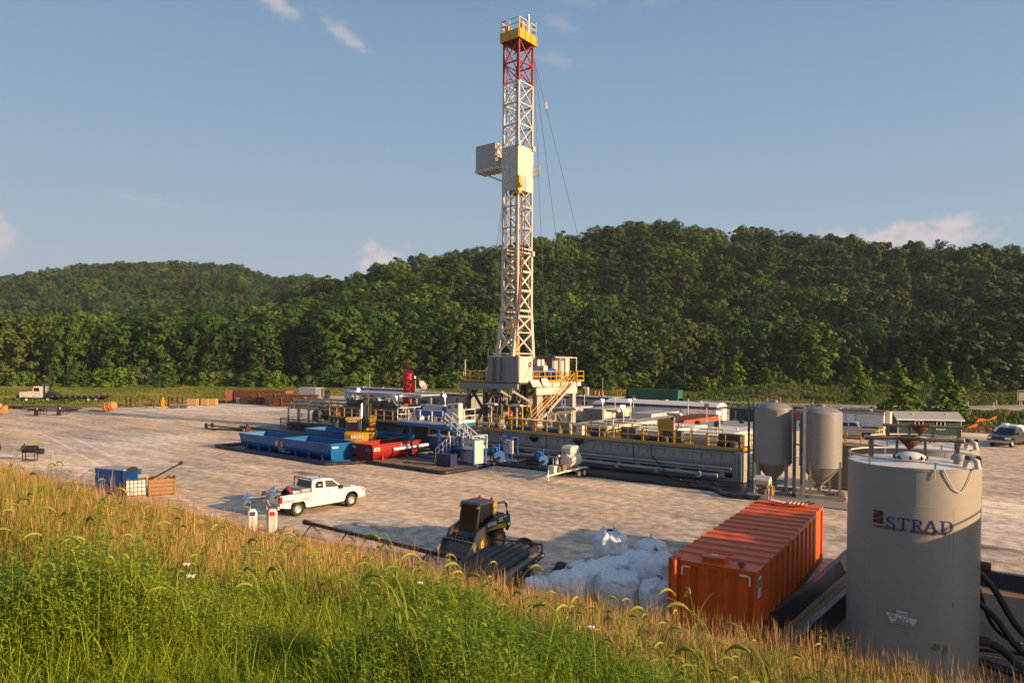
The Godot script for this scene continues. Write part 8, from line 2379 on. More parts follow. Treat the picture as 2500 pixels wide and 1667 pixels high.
	for k in [[-0.5, 0.2, "left of the pair", 0.12], [0.45, 0.15, "right of the pair, streaked with rust", -0.1]]:
		var bg := thing("ballast_can", "dirty white flat-sided canister below the lamp reflectors, %s" % k[2], "canister", v3(-11.9 + k[0], 0, -33.9 + k[1]), 0.35 + k[3], "white canisters at the lamp stand")
		b = MB.new()
		b.prism([Vector2(-0.2, 0), Vector2(0.2, 0), Vector2(0.22, 0.95), Vector2(0.12, 1.12), Vector2(-0.12, 1.12), Vector2(-0.2, 1.0)], 0.22, 0.04); part("can", b, "white", bg)
		b = MB.new()
		for i in 5: b.bb(-0.14 + i * 0.06, -0.13 + i * 0.06, 0.15 + 0.05 * (i % 3), 0.8 - 0.1 * (i % 2), 0.11, 0.114)
		part("streak", b, "rust", bg)
		b = MB.new()
		b.bb(-0.14, 0.12, 0.8, 1.0, 0.11, 0.115); part("label", b, "letter_blue" if k[0] < 0 else "letter_red", bg)
	var rk := thing("stone", "grey stone in the dry grass right of the lamp stand", "stone", v3(-10.7, 0, -33.6), 0)
	b = MB.new()
	b.lathe([Vector2(0.3, -0.1), Vector2(0.36, 0.1), Vector2(0.2, 0.28), Vector2(0, 0.34)], 7, false); part("stone", b, "stone", rk)
	# ---- blue cabinet, caged water tank, timber crate at the left
	var bc := thing("blue_cabinet", "big blue steel cabinet with its side door swung open, at the foot of the bank", "cabinet", v3(-25.55, 0, -43.2), -0.36)
	b = MB.new()
	b.bb(0, 2.35, 0, 1.55, 0, -1.3); part("body", b, "cabinet_blue", bc)
	b = MB.new()
	b.bb(-0.02, 2.37, 1.55, 1.6, 0.02, -1.32); part("top", b, "light_grey", bc)
	b = MB.new()
	b.box(v3(2.8, 0.78, -0.1), v3(0.95, 1.5, 0.05), Basis(Vector3.UP, 0.25)); part("door", b, "cabinet_blue", bc)
	b = MB.new()
	for x in [0.1, 1.6, 2.2]: b.path(range(9).map(func(i): return v3(x + cos(i * PI / 8) * 0.06, 1.6 + sin(i * PI / 8) * 0.1, -0.1)), 0.012, 5)
	part("lifting_eye", b, "steel", bc)
	var ib := thing("caged_tank", "white plastic tank in a rusty steel cage beside the blue cabinet", "water tank", v3(-22.75, 0, -42.6), 0.0)
	ib.rotation.y = 0.55
	b = MB.new()
	b.bb(-0.5, 0.5, 0.14, 1.0, -0.58, 0.58); part("bottle", b, "plastic_white", ib)
	b = MB.new()
	for i in 6: b.bar(v3(-0.53 + i * 0.212, 0.1, 0.61), v3(-0.53 + i * 0.212, 1.08, 0.61), 0.03)
	for i in 6: b.bar(v3(0.53, 0.1, -0.6 + i * 0.24), v3(0.53, 1.08, -0.6 + i * 0.24), 0.03); b.bar(v3(-0.53, 0.1, -0.6 + i * 0.24), v3(-0.53, 1.08, -0.6 + i * 0.24), 0.03)
	for y in [0.12, 0.35, 0.6, 0.85, 1.08]: b.bar(v3(-0.54, y, 0.61), v3(0.54, y, 0.61), 0.03); b.bar(v3(0.53, y, -0.61), v3(0.53, y, 0.61), 0.03); b.bar(v3(-0.53, y, -0.61), v3(-0.53, y, 0.61), 0.03)
	part("cage", b, "rust", ib)
	b = MB.new()
	for z in [-0.5, 0.0, 0.5]: b.bb(-0.55, 0.55, 0, 0.12, z - 0.08, z + 0.08)
	part("pallet", b, "wood", ib)
	var sc := thing("scrap_reel", "rusty hose reel and scrap iron lying on the caged tank", "scrap", v3(-22.9, 1.1, -42.8), 0.4)
	b = MB.new()
	for z in [-0.12, 0.12]: b.lathe([Vector2(0.12, -0.02), Vector2(0.34, -0.02), Vector2(0.34, 0.02), Vector2(0.12, 0.02)], 16, true, v3(-0.1, 0.3, z), Basis(Vector3.RIGHT, PI / 2))
	part("reel", b, "rust_dark", sc)
	b = MB.new()
	for i in 5: b.bar(v3(-0.6 + i * 0.1, 0.02, 0.3), v3(0.0 + i * 0.08, 0.2, -0.1), 0.05)
	part("scrap_iron", b, "rust_dark", sc)
	var gb := thing("grey_case", "flat grey case lying on the caged tank", "case", v3(-22.35, 1.1, -42.6), 0.5)
	b = MB.new()
	b.box(v3(0, 0.14, 0), v3(0.55, 0.2, 0.4), Basis(Vector3.BACK, 0.1)); part("case", b, "galvanised", gb)
	var wc := thing("timber_crate", "weathered plank crate full of scrap right of the caged tank", "crate", v3(-21.5, 0, -43.3), 0.5)
	for i in 4:
		b = MB.new()
		b.bb(-0.75, 0.75, 0.06 + i * 0.24, 0.28 + i * 0.24, 0.55, 0.59); part("plank", b, "wood", wc)
		b = MB.new()
		b.bb(0.72, 0.76, 0.06 + i * 0.24, 0.28 + i * 0.24, -0.55, 0.54); part("plank", b, "wood", wc)
		b = MB.new()
		b.bb(-0.75, 0.75, 0.06 + i * 0.24, 0.28 + i * 0.24, -0.59, -0.55); part("plank", b, "wood", wc)
	b = MB.new()
	for x in [-0.7, 0.7]: b.bb(x - 0.04, x + 0.04, 0.0, 1.0, 0.591, 0.64)
	part("batten", b, "wood", wc)
	b = MB.new()
	b.bb(-0.7, 0.7, 0.1, 0.75, -0.52, 0.52); part("contents", b, "rust_dark", wc)
	var au := thing("auger", "rusty auger shaft sticking out of the timber crate", "auger", v3(-21.5, 0.85, -43.3), 0.3)
	b = MB.new()
	b.tube(v3(-0.7, 0.02, 0), v3(1.0, 0.95, -0.1), 0.05, 8); b.box(v3(1.05, 1.0, -0.1), v3(0.22, 0.2, 0.2), Basis(Vector3.BACK, 0.5)); part("shaft", b, "rust_dark", au)
	b = MB.new()
	b.path([v3(0.2, 0.1, 0.2), v3(0.4, 0.25, 0.2), v3(0.55, 0.12, 0.15)], 0.05, 6); b.bar(v3(0.5, 0.05, 0.3), v3(0.75, 0.3, 0.2), 0.06); part("iron", b, "rust_dark", au)
	# ---- barrel grills at the left edge
	for k in [[-38.9, -56.9, 0.1, "smaller black barrel grill with a side fire box", 1.0], [-41.6, -56.2, 0.3, "larger black barrel grill with a tall chimney, cut off by the picture's left edge", 1.15]]:
		var g := thing("barrel_grill", k[3], "grill", v3(k[0], 0, k[1]), k[2])
		g.scale = Vector3.ONE * k[4]
		b = MB.new()
		b.tube(v3(-0.55, 0.98, 0), v3(0.55, 0.98, 0), 0.3, 16); part("barrel", b, "black", g)
		b = MB.new()
		b.tube(v3(0.56, 0.8, 0), v3(1.0, 0.8, 0), 0.24, 14) if k[4] == 1.0 else b.tube(v3(-0.56, 0.75, 0.1), v3(-1.2, 0.75, 0.1), 0.27, 14); part("fire_box", b, "black", g)
		b = MB.new()
		for x in [-0.45, 0.45]:
			for z in [-0.2, 0.2]: b.bar(v3(x, 0, z), v3(x, 0.78, z), 0.05)
		b.bar(v3(-0.45, 0.45, 0.2), v3(0.45, 0.45, 0.2), 0.04); b.bb(-0.5, 0.5, 0.1, 0.13, -0.22, 0.22); part("leg_frame", b, "rust_dark", g)
		b = MB.new()
		b.tube(v3(-0.42 if k[4] == 1.0 else 0.5, 1.2, 0), v3(-0.42 if k[4] == 1.0 else 0.5, 1.45 if k[4] == 1.0 else 1.85, 0), 0.05, 8); b.bb(-0.75, 0.55, 0.94, 0.97, 0.3, 0.55); part("chimney", b, "rust_dark", g)

func far_yard():
	rng.seed = 307
	# rust red shipping container with its doors open, pale one behind the pipe stacks
	var c := thing("shipping_container", "long rust red shipping container with both doors swung open towards us", "container", v3(-54.2, 0, -137.2), -0.34)
	var b := MB.new()
	b.bb(0, 0.08, 0.1, 2.5, -2.44, 0); b.bb(0, 12.2, 0.1, 2.5, 0.0, -0.06); b.bb(0, 12.2, 0.1, 2.5, -2.38, -2.44); b.bb(12.1, 12.2, 0.1, 2.5, -2.3, -0.1)
	for i in 30: b.bb(0.2 + i * 0.4, 0.38 + i * 0.4, 0.2, 2.35, 0.0, 0.05)
	part("wall", b, "rust_red", c)
	b = MB.new()
	b.bb(0, 12.2, 2.5, 2.58, 0.02, -2.46); part("roof", b, "rust_red", c)
	b = MB.new()
	b.bb(0.1, 12.1, 0.05, 0.12, -0.1, -2.3); part("floor", b, "dark_grey", c)
	for k in [[-0.6, 0.05, 0.55], [-1.75, -2.5, 0.3]]:
		b = MB.new()
		b.box(v3(k[0] + 0.1, 1.3, k[1] + 0.55), v3(1.25, 2.4, 0.06), Basis(Vector3.UP, k[2]))
		for i in 5: b.box(v3(k[0] + 0.1, 0.4 + i * 0.45, k[1] + 0.6), v3(1.2, 0.1, 0.05), Basis(Vector3.UP, k[2]))
		part("door", b, "rust_red", c)
	var pal := thing("pallet", "pale wooden pallet leaning in the open container doorway", "pallet", v3(-53.4, 0, -136.6), -0.3)
	for i in 5:
		b = MB.new()
		b.bb(i * 0.16, i * 0.16 + 0.11, 0, 1.1, 0, 0.03); part("plank", b, "cream", pal)
	var wc := thing("storage_container", "small white storage container with a tyre in its open end, behind the pipe stacks", "container", v3(-46.0, 0, -152.0), -0.55)
	b = MB.new()
	b.bb(0, 5.2, 0.1, 2.5, 0.0, -0.06)
	for i in 13: b.bb(0.1 + i * 0.4, 0.3 + i * 0.4, 0.2, 2.4, 0.0, 0.04)
	b.bb(0, 5.2, 2.5, 2.56, 0.03, -2.4); b.bb(0, 5.2, 0.1, 2.5, -2.34, -2.4); b.bb(0, 0.06, 0.1, 2.5, -0.06, -2.34); part("wall", b, "white", wc)
	b = MB.new()
	b.box(v3(5.9, 1.3, -0.1), v3(1.3, 2.3, 0.05), Basis(Vector3.UP, 0.2)); part("door", b, "white", wc)
	b = MB.new()
	b.lathe([Vector2(0.25, -0.12), Vector2(0.5, -0.12), Vector2(0.55, 0.0), Vector2(0.5, 0.12), Vector2(0.25, 0.12)], 18, true, v3(5.3, 1.0, -0.7), Basis(Vector3.BACK, PI / 2)); part("tyre", b, "rubber", wc)
	# stacks of rusty drill pipe
	var tube := MB.new()
	tube.tube(v3(0, 0, 0), v3(9.6, 0, 0), 0.062, 7)
	var tm := tube.mesh()
	for k in [[-49.6, -133.4, 13, 8, "leftmost stack of rusty drill pipe, dark ends towards us"], [-45.6, -130.6, 13, 9, "middle and tallest stack of rusty drill pipe"], [-43.3, -127.2, 9, 8, "front stack of rusty drill pipe, lower than the others"]]:
		var s := thing("pipe_stack", k[4], "pipe stack", v3(k[0], 0, k[1]), -0.10, "stacks of drill pipe")
		for i in k[2]:
			for j in k[3]:
				if i == k[2] - 1 and rng.randf() < 0.3: continue
				var m := put("pipe", tm, ["pipe_rust", "pipe_pale", "rust", "pipe_rust"][rng.randi() % 4], s)
				m.position = v3(R(-0.55, 0.35), 0.2 + i * 0.148, -j * 0.155); m.rotation.y = R(-0.006, 0.006)
		for x in [1.9, 4.2, 8.9]:
			b = MB.new()
			for z in [0.14, -k[3] * 0.155 - 0.05]: b.bar(v3(x, 0, z), v3(x, 0.35 + k[2] * 0.15, z), 0.12)
			b.bb(x - 0.07, x + 0.07, 0.02, 0.13, 0.1, -k[3] * 0.155); b.bar(v3(x, 0.6, 0.2), v3(x + 0.3, 0, 0.5), 0.1); part("rack_post", b, "rust_red", s)
	var fl := thing("steel_plate", "dark rusty steel plate leaning against the leftmost pipe stack", "steel plate", v3(-50.6, 0, -133.2), -0.2)
	b = MB.new()
	b.box(v3(0.3, 0.75, 0), v3(1.9, 1.5, 0.06), Basis(Vector3.RIGHT, -0.5)); part("plate", b, "rust_dark", fl)
	# wooden boxes, grey tubs, posts, orange mixer, pallet forks, flat pipe rack
	for k in [[-58.3, -128.9, 1.75, 1.35, "leftmost and widest of three"], [-56.2, -129.4, 1.2, 1.3, "middle one of three"], [-54.9, -130.0, 1.0, 1.25, "rightmost of three"]]:
		var w := thing("wooden_box", "pale plywood box at the pad's far edge, %s" % k[4], "box", v3(k[0], 0, k[1]), -0.06, "wooden boxes at the pad's edge")
		for i in 4:
			b = MB.new()
			b.bb(-k[2] / 2, k[2] / 2, 0.08 + i * 0.29, 0.35 + i * 0.29, 0.5, 0.53); b.bb(k[2] / 2, k[2] / 2 + 0.03, 0.08 + i * 0.29, 0.35 + i * 0.29, -0.5, 0.52); b.bb(-k[2] / 2 - 0.03, -k[2] / 2, 0.08 + i * 0.29, 0.35 + i * 0.29, -0.5, 0.52); part("plank", b, "pale_wood", w)
		b = MB.new()
		b.bb(-k[2] / 2 + 0.01, k[2] / 2 - 0.01, 0.05, 1.2, -0.5, 0.49); b.bb(-k[2] / 2 + 0.05, -k[2] / 2 + 0.13, 0.0, 1.24, 0.531, 0.56); b.bb(k[2] / 2 - 0.13, k[2] / 2 - 0.05, 0.0, 1.24, 0.531, 0.56); part("box", b, "pale_wood", w)
	for k in [[-58.0, -121.0, "left of the pair"], [-56.6, -121.6, "right of the pair"]]:
		var t := thing("grey_tub", "grey plastic tub with a pale lid at the pad's edge, %s" % k[2], "tub", v3(k[0], 0, k[1]), 0.05, "grey tubs at the pad's edge")
		b = MB.new()
		b.prism([Vector2(-0.5, 0), Vector2(0.5, 0), Vector2(0.58, 0.6), Vector2(-0.58, 0.6)], 0.9, 0.04); part("tub", b, "dark_grey", t)
		b = MB.new()
		b.bb(-0.58, 0.58, 0.6, 0.67, -0.46, 0.46); part("lid", b, "light_grey", t)
	var yp := thing("tapping_machine", "yellow upright machine on a small base at the pad's far edge", "machine", v3(-59.3, 0, -119.9), 0.2)
	b = MB.new()
	b.prism([Vector2(-0.3, 0.3), Vector2(0.25, 0.3), Vector2(0.2, 1.4), Vector2(0.1, 1.9), Vector2(-0.15, 1.9), Vector2(-0.25, 1.4)], 0.45, 0.05); part("body", b, "machine_yellow", yp)
	b = MB.new()
	b.bb(-0.5, 0.6, 0.1, 0.3, -0.3, 0.3); b.bar(v3(-0.45, 0, 0.25), v3(-0.45, 0.2, 0.25), 0.1); b.bar(v3(0.55, 0, 0.25), v3(0.55, 0.2, 0.25), 0.1); b.tube(v3(0.25, 1.0, 0.2), v3(0.6, 0.9, 0.3), 0.1, 8); part("base", b, "yellow", yp)
	var ps := [[-67.2, -122.9, 1.9, "left of the dark pair"], [-66.5, -123.0, 1.9, "right of the dark pair"], [-60.1, -123.5, 1.9, "behind the yellow machine"], [-59.0, -124.5, 1.9, "first post behind the grey tubs"], [-58.2, -124.6, 1.9, "second post behind the grey tubs"]]
	for k in ps:
		var p := thing("rack_post", "dark rusty upright post at the pad's far edge, %s" % k[3], "post", v3(k[0], 0, k[1]), 0.1, "rusty uprights at the pad's edge")
		b = MB.new()
		b.bb(-0.09, 0.09, -0.1, k[2], -0.09, 0.09); b.bb(-0.2, 0.2, 0, 0.05, -0.2, 0.2); part("post", b, "rust_dark", p)
	var sw := thing("pipe_trestle", "rusty A-frame with a slanting pipe at the edge of the dry grass", "frame", v3(-62.9, -0.1, -121.5), 0.1)
	b = MB.new()
	b.bar(v3(0, 0, 0), v3(0.1, 1.15, 0), 0.09); b.bar(v3(1.1, 0, 0), v3(1.2, 1.2, 0), 0.09); b.bar(v3(0.1, 1.0, 0), v3(1.2, 1.15, 0), 0.07); b.tube(v3(-0.7, 0.9, 0.2), v3(0.9, 0.6, 0), 0.13, 8); part("frame", b, "rust", sw)
	var mx := thing("mixer_drum", "orange tilted drum mixer lying at the pad's left edge", "mixer", v3(-64.9, 0, -113.6), -0.15)
	b = MB.new()
	b.lathe([Vector2(0.3, -1.2), Vector2(0.6, -0.9), Vector2(0.66, 0.4), Vector2(0.62, 0.8), Vector2(0.45, 1.0), Vector2(0, 1.02)], 18, true, v3(0.15, 0.75, 0), Basis(Vector3.BACK, -1.35)); part("drum", b, "mixer_orange", mx)
	for x in [-0.5, 0.3, 0.8]:
		b = MB.new()
		b.lathe([Vector2(0.68, -0.05), Vector2(0.72, 0), Vector2(0.68, 0.05)], 18, true, v3(0.15 + x * 0.9, 0.75 + x * 0.2, 0), Basis(Vector3.BACK, -1.35)); part("ring", b, "mixer_orange", mx)
	b = MB.new()
	b.bar(v3(-1.2, 0.0, 0.5), v3(-0.6, 1.0, 0.4), 0.09); b.bar(v3(-1.2, 0, -0.5), v3(-0.6, 1.0, -0.4), 0.09); b.prism([Vector2(-0.9, 1.3), Vector2(0.9, 1.3), Vector2(0.9, 1.4), Vector2(-0.9, 1.4)], 0.7); part("frame", b, "mixer_orange", mx)
	for k in [[-69.2, -102.6, 0.0, "left one of the pair"], [-66.8, -104.0, 0.25, "right one of the pair"]]:
		var f := thing("pallet_fork", "black upright pallet-fork frame standing on the pad, %s" % k[3], "fork frame", v3(k[0], 0, k[1]), k[2], "black fork frames on the pad")
		b = MB.new()
		b.prism([Vector2(-0.3, 0), Vector2(0.25, 0), Vector2(0.3, 1.45), Vector2(0.15, 1.5), Vector2(-0.3, 0.9)], 0.12); b.prism([Vector2(-1.6, 0.08), Vector2(0, 0.05), Vector2(0, 0.18), Vector2(-1.6, 0.12)], 0.14); part("fork", b, "black", f)
		b = MB.new()
		for y in [0.25, 0.7, 1.1]: b.bar(v3(0.1, y, 0), v3(1.3, y, -0.3), 0.09)
		for x in [0.5, 0.9, 1.3]: b.bar(v3(x, 0.2, -0.25 * x), v3(x, 1.1, -0.25 * x), 0.07)
		part("frame", b, "black", f)
		b = MB.new()
		b.bb(0.12, 0.2, 0.9, 1.25, 0.061, 0.07); part("decal", b, "letter_white", f)
	for k in [[-81.0, -116.5, 9.5, -0.12, "pipe_rust", 7, "long rusty pipes laid on low sills, farthest at the pad's left edge"], [-77.5, -112.3, 8.0, -0.15, "steel", 8, "grey steel pipes laid on low sills in front of the rusty ones"]]:
		var r := thing("pipe_rack", k[6], "pipe rack", v3(k[0], 0, k[1]), k[3])
		for i in k[5]:
			b = MB.new()
			b.tube(v3(R(-0.4, 0.4), 0.42 + 0.02 * (i % 2), -i * 0.3), v3(k[2] + R(-0.6, 0.6), 0.42 + 0.02 * (i % 2), -i * 0.3), 0.085, 8); part("pipe", b, k[4] if i % 3 else "rusty_grey", r)
		for x in [0.8, k[2] - 0.8]:
			b = MB.new()
			b.bb(x - 0.1, x + 0.1, 0.02, 0.32, 0.3, -k[5] * 0.3); part("sill", b, "rust_dark", r)
	var pl := thing("plank_pile", "grey planks lying on the gravel right of the pipe racks", "planks", v3(-67.4, 0, -111.6), -0.25)
	for i in 5:
		b = MB.new()
		b.bb(R(-0.3, 0.3), 3.4 + R(-0.4, 0.4), 0.05 + 0.07 * (i % 2), 0.11 + 0.07 * (i % 2), -i * 0.22, -i * 0.22 - 0.18); part("plank", b, "rusty_grey" if i % 2 else "wood", pl)
	var oc := thing("yellow_cart", "orange-yellow cart with a grey drum, cut off by the picture's left edge", "cart", v3(-75.9, 0, -104.5), 0.1)
	b = MB.new()
	b.bb(-1.2, 0.9, 0.35, 0.75, -0.5, 0.5); b.prism([Vector2(0.3, 0.75), Vector2(0.9, 0.75), Vector2(0.9, 1.4)], 0.9); b.bar(v3(0.8, 0, 0.4), v3(0.8, 0.4, 0.4), 0.1); b.bar(v3(-1.0, 0, 0.4), v3(-1.0, 0.4, 0.4), 0.1); part("frame", b, "mixer_orange", oc)
	b = MB.new()
	b.tube(v3(-1.3, 1.2, 0), v3(0.1, 1.2, 0), 0.5, 16); part("drum", b, "light_grey", oc)
	var rp := site("pipe_dolly", "rusty pipes and an axle lying on the gravel left of the blue skips", "pipes", -81.5, 43.4)
	b = MB.new()
	b.tube(v3(0, 0.42, 0), v3(4.6, 0.15, -1.6), 0.09, 8); b.tube(v3(0, 0.42, -0.35), v3(0, 0.42, 0.35), 0.1, 8); b.tube(v3(1.5, 0.14, 0.5), v3(6.5, 0.14, -1.2), 0.1, 8); b.tube(v3(-0.2, 0.14, 0.4), v3(3.0, 0.12, 0.8), 0.08, 8); part("pipe", b, "rust_dark", rp)
	b = MB.new()
	b.tube(v3(0, 0.42, -0.45), v3(0, 0.42, -0.3), 0.28, 12); b.tube(v3(0, 0.42, 0.3), v3(0, 0.42, 0.45), 0.28, 12); b.bb(5.6, 6.6, 0.05, 0.6, -0.9, -1.5); b.bb(6.2, 6.5, 0.6, 0.85, -1.1, -1.3); part("axle", b, "rust_dark", rp)
	var tim := site("timber_beam", "short weathered timber beam on the gravel left of the front blue skip", "beam", -77.3, 44.6, 0, -0.2)
	b = MB.new()
	b.bb(0, 2.2, 0.02, 0.35, 0, -0.3); part("beam", b, "wood", tim)
	truck()
	# stones and pale crushed lumps on the pad
	b = MB.new()
	b.lathe([Vector2(0.5, -0.25), Vector2(0.55, 0.1), Vector2(0.3, 0.38), Vector2(0, 0.42)], 5, false)
	var at := []
	for i in 2600:
		var d := 22.0 + 45.0 * pow(rng.randf(), 1.4); var t := R(-0.7, 0.75)
		var p := v3(t * d, 0, -d)
		if not in_pad(p.x, p.z): continue
		var s := R(0.03, 0.075) * (1.6 if rng.randf() < 0.05 else 1.0)
		at.append(Transform3D(Basis(Vector3.UP, R(0, TAU)).scaled(v3(s * 1.3, s, s)), p))
	scatter("loose_stones", b.mesh(), "stone", "loose stones scattered over the gravel pad", "stones", at)

func truck():
	# x forward; parked facing left
	var o := thing("flatbed_truck", "white-cab heavy truck with a long empty black flatbed behind the dry grass", "truck", v3(-88.0, -0.1, -138.6), PI + 0.06)
	var b := MB.new()
	b.bb(-8.2, 3.2, 0.75, 1.0, -0.45, 0.45); part("chassis", b, "black", o)
	b = MB.new()
	b.prism([Vector2(3.6, 0.9), Vector2(7.6, 0.9), Vector2(7.9, 1.0), Vector2(7.9, 1.95), Vector2(5.9, 2.15), Vector2(5.5, 2.15), Vector2(5.3, 2.95), Vector2(5.1, 3.05), Vector2(3.8, 3.05), Vector2(3.6, 2.9)], 2.1, 0.08); part("cab", b, "offwhite", o)
	b = MB.new()
	b.prism([Vector2(5.6, 0.95), Vector2(7.0, 0.95), Vector2(6.9, 1.3), Vector2(6.3, 1.5), Vector2(5.7, 1.3)], 2.4, 0.06); part("fender", b, "offwhite", o)
	b = MB.new()
	b.quad(v3(5.52, 2.2, -0.9), v3(5.52, 2.2, 0.9), v3(5.34, 2.85, 0.8), v3(5.34, 2.85, -0.8), v3(1, 0.2, 0)); part("windscreen", b, "glass_dark", o)
	for z: float in [-1.06, 1.06]:
		b = MB.new()
		b.bb(4.1, 5.1, 2.15, 2.8, z - 0.005, z + 0.005); part("side_window", b, "glass_dark", o)
		b = MB.new()
		b.tube(v3(3.4, 1.0, z * 0.8), v3(3.4, 3.4, z * 0.8), 0.1, 10); part("exhaust_stack", b, "chrome", o)
		b = MB.new()
		b.tube(v3(4.2, 0.85, z * 0.9), v3(5.4, 0.85, z * 0.9), 0.3, 12); part("fuel_tank", b, "chrome", o)
		for x in [6.4, 2.4, -5.3, -6.7]: wheel(o, v3(x, 0.52, z * 0.95), 0.52, 0.32 if x > 6 else 0.5, "rubber", "offwhite")
		b = MB.new()
		for i in 9: b.box(v3(1.5 - i * 1.1, 1.16, z * 1.21), v3(0.3, 0.06, 0.01))
		part("reflector", b, "letter_white", o)
	b = MB.new()
	b.bb(7.9, 7.98, 1.0, 1.9, -0.6, 0.6); b.bb(7.6, 8.1, 0.5, 0.85, -1.1, 1.1); part("grille", b, "chrome", o)
	b = MB.new()
	b.bb(8.1, 8.5, 0.7, 1.5, -0.9, 0.9); part("winch_bumper", b, "black", o)
	b = MB.new()
	b.bb(8.1, 8.45, 0.45, 0.66, -1.1, 1.1); part("bumper", b, "machine_yellow", o)
	b = MB.new()
	b.bb(4.3, 4.9, 1.25, 1.75, 1.055, 1.065); part("door_sign", b, "amber", o)
	for i in 4:
		b = MB.new()
		b.box(v3(5.15, 3.1, -0.75 + i * 0.5), v3(0.12, 0.1, 0.16)); part("roof_light", b, "amber", o)
	b = MB.new()
	b.bb(-8.4, 3.0, 1.02, 1.3, -1.25, 1.25); part("flatbed", b, "black", o)
	b = MB.new()
	for z in [-1.0, 1.0]: b.bar(v3(3.1, 1.0, z), v3(3.1, 3.3, z), 0.14)
	for i in 5: b.bar(v3(3.1, 1.4 + i * 0.45, -1.0), v3(3.1, 1.4 + i * 0.45, 1.0), 0.09)
	b.prism([Vector2(1.0, 1.3), Vector2(2.9, 1.3), Vector2(2.9, 2.1), Vector2(2.3, 2.0)], 1.2); b.bar(v3(0.6, 1.4, 0.3), v3(2.9, 2.6, 0.3), 0.12); part("headboard", b, "black", o)

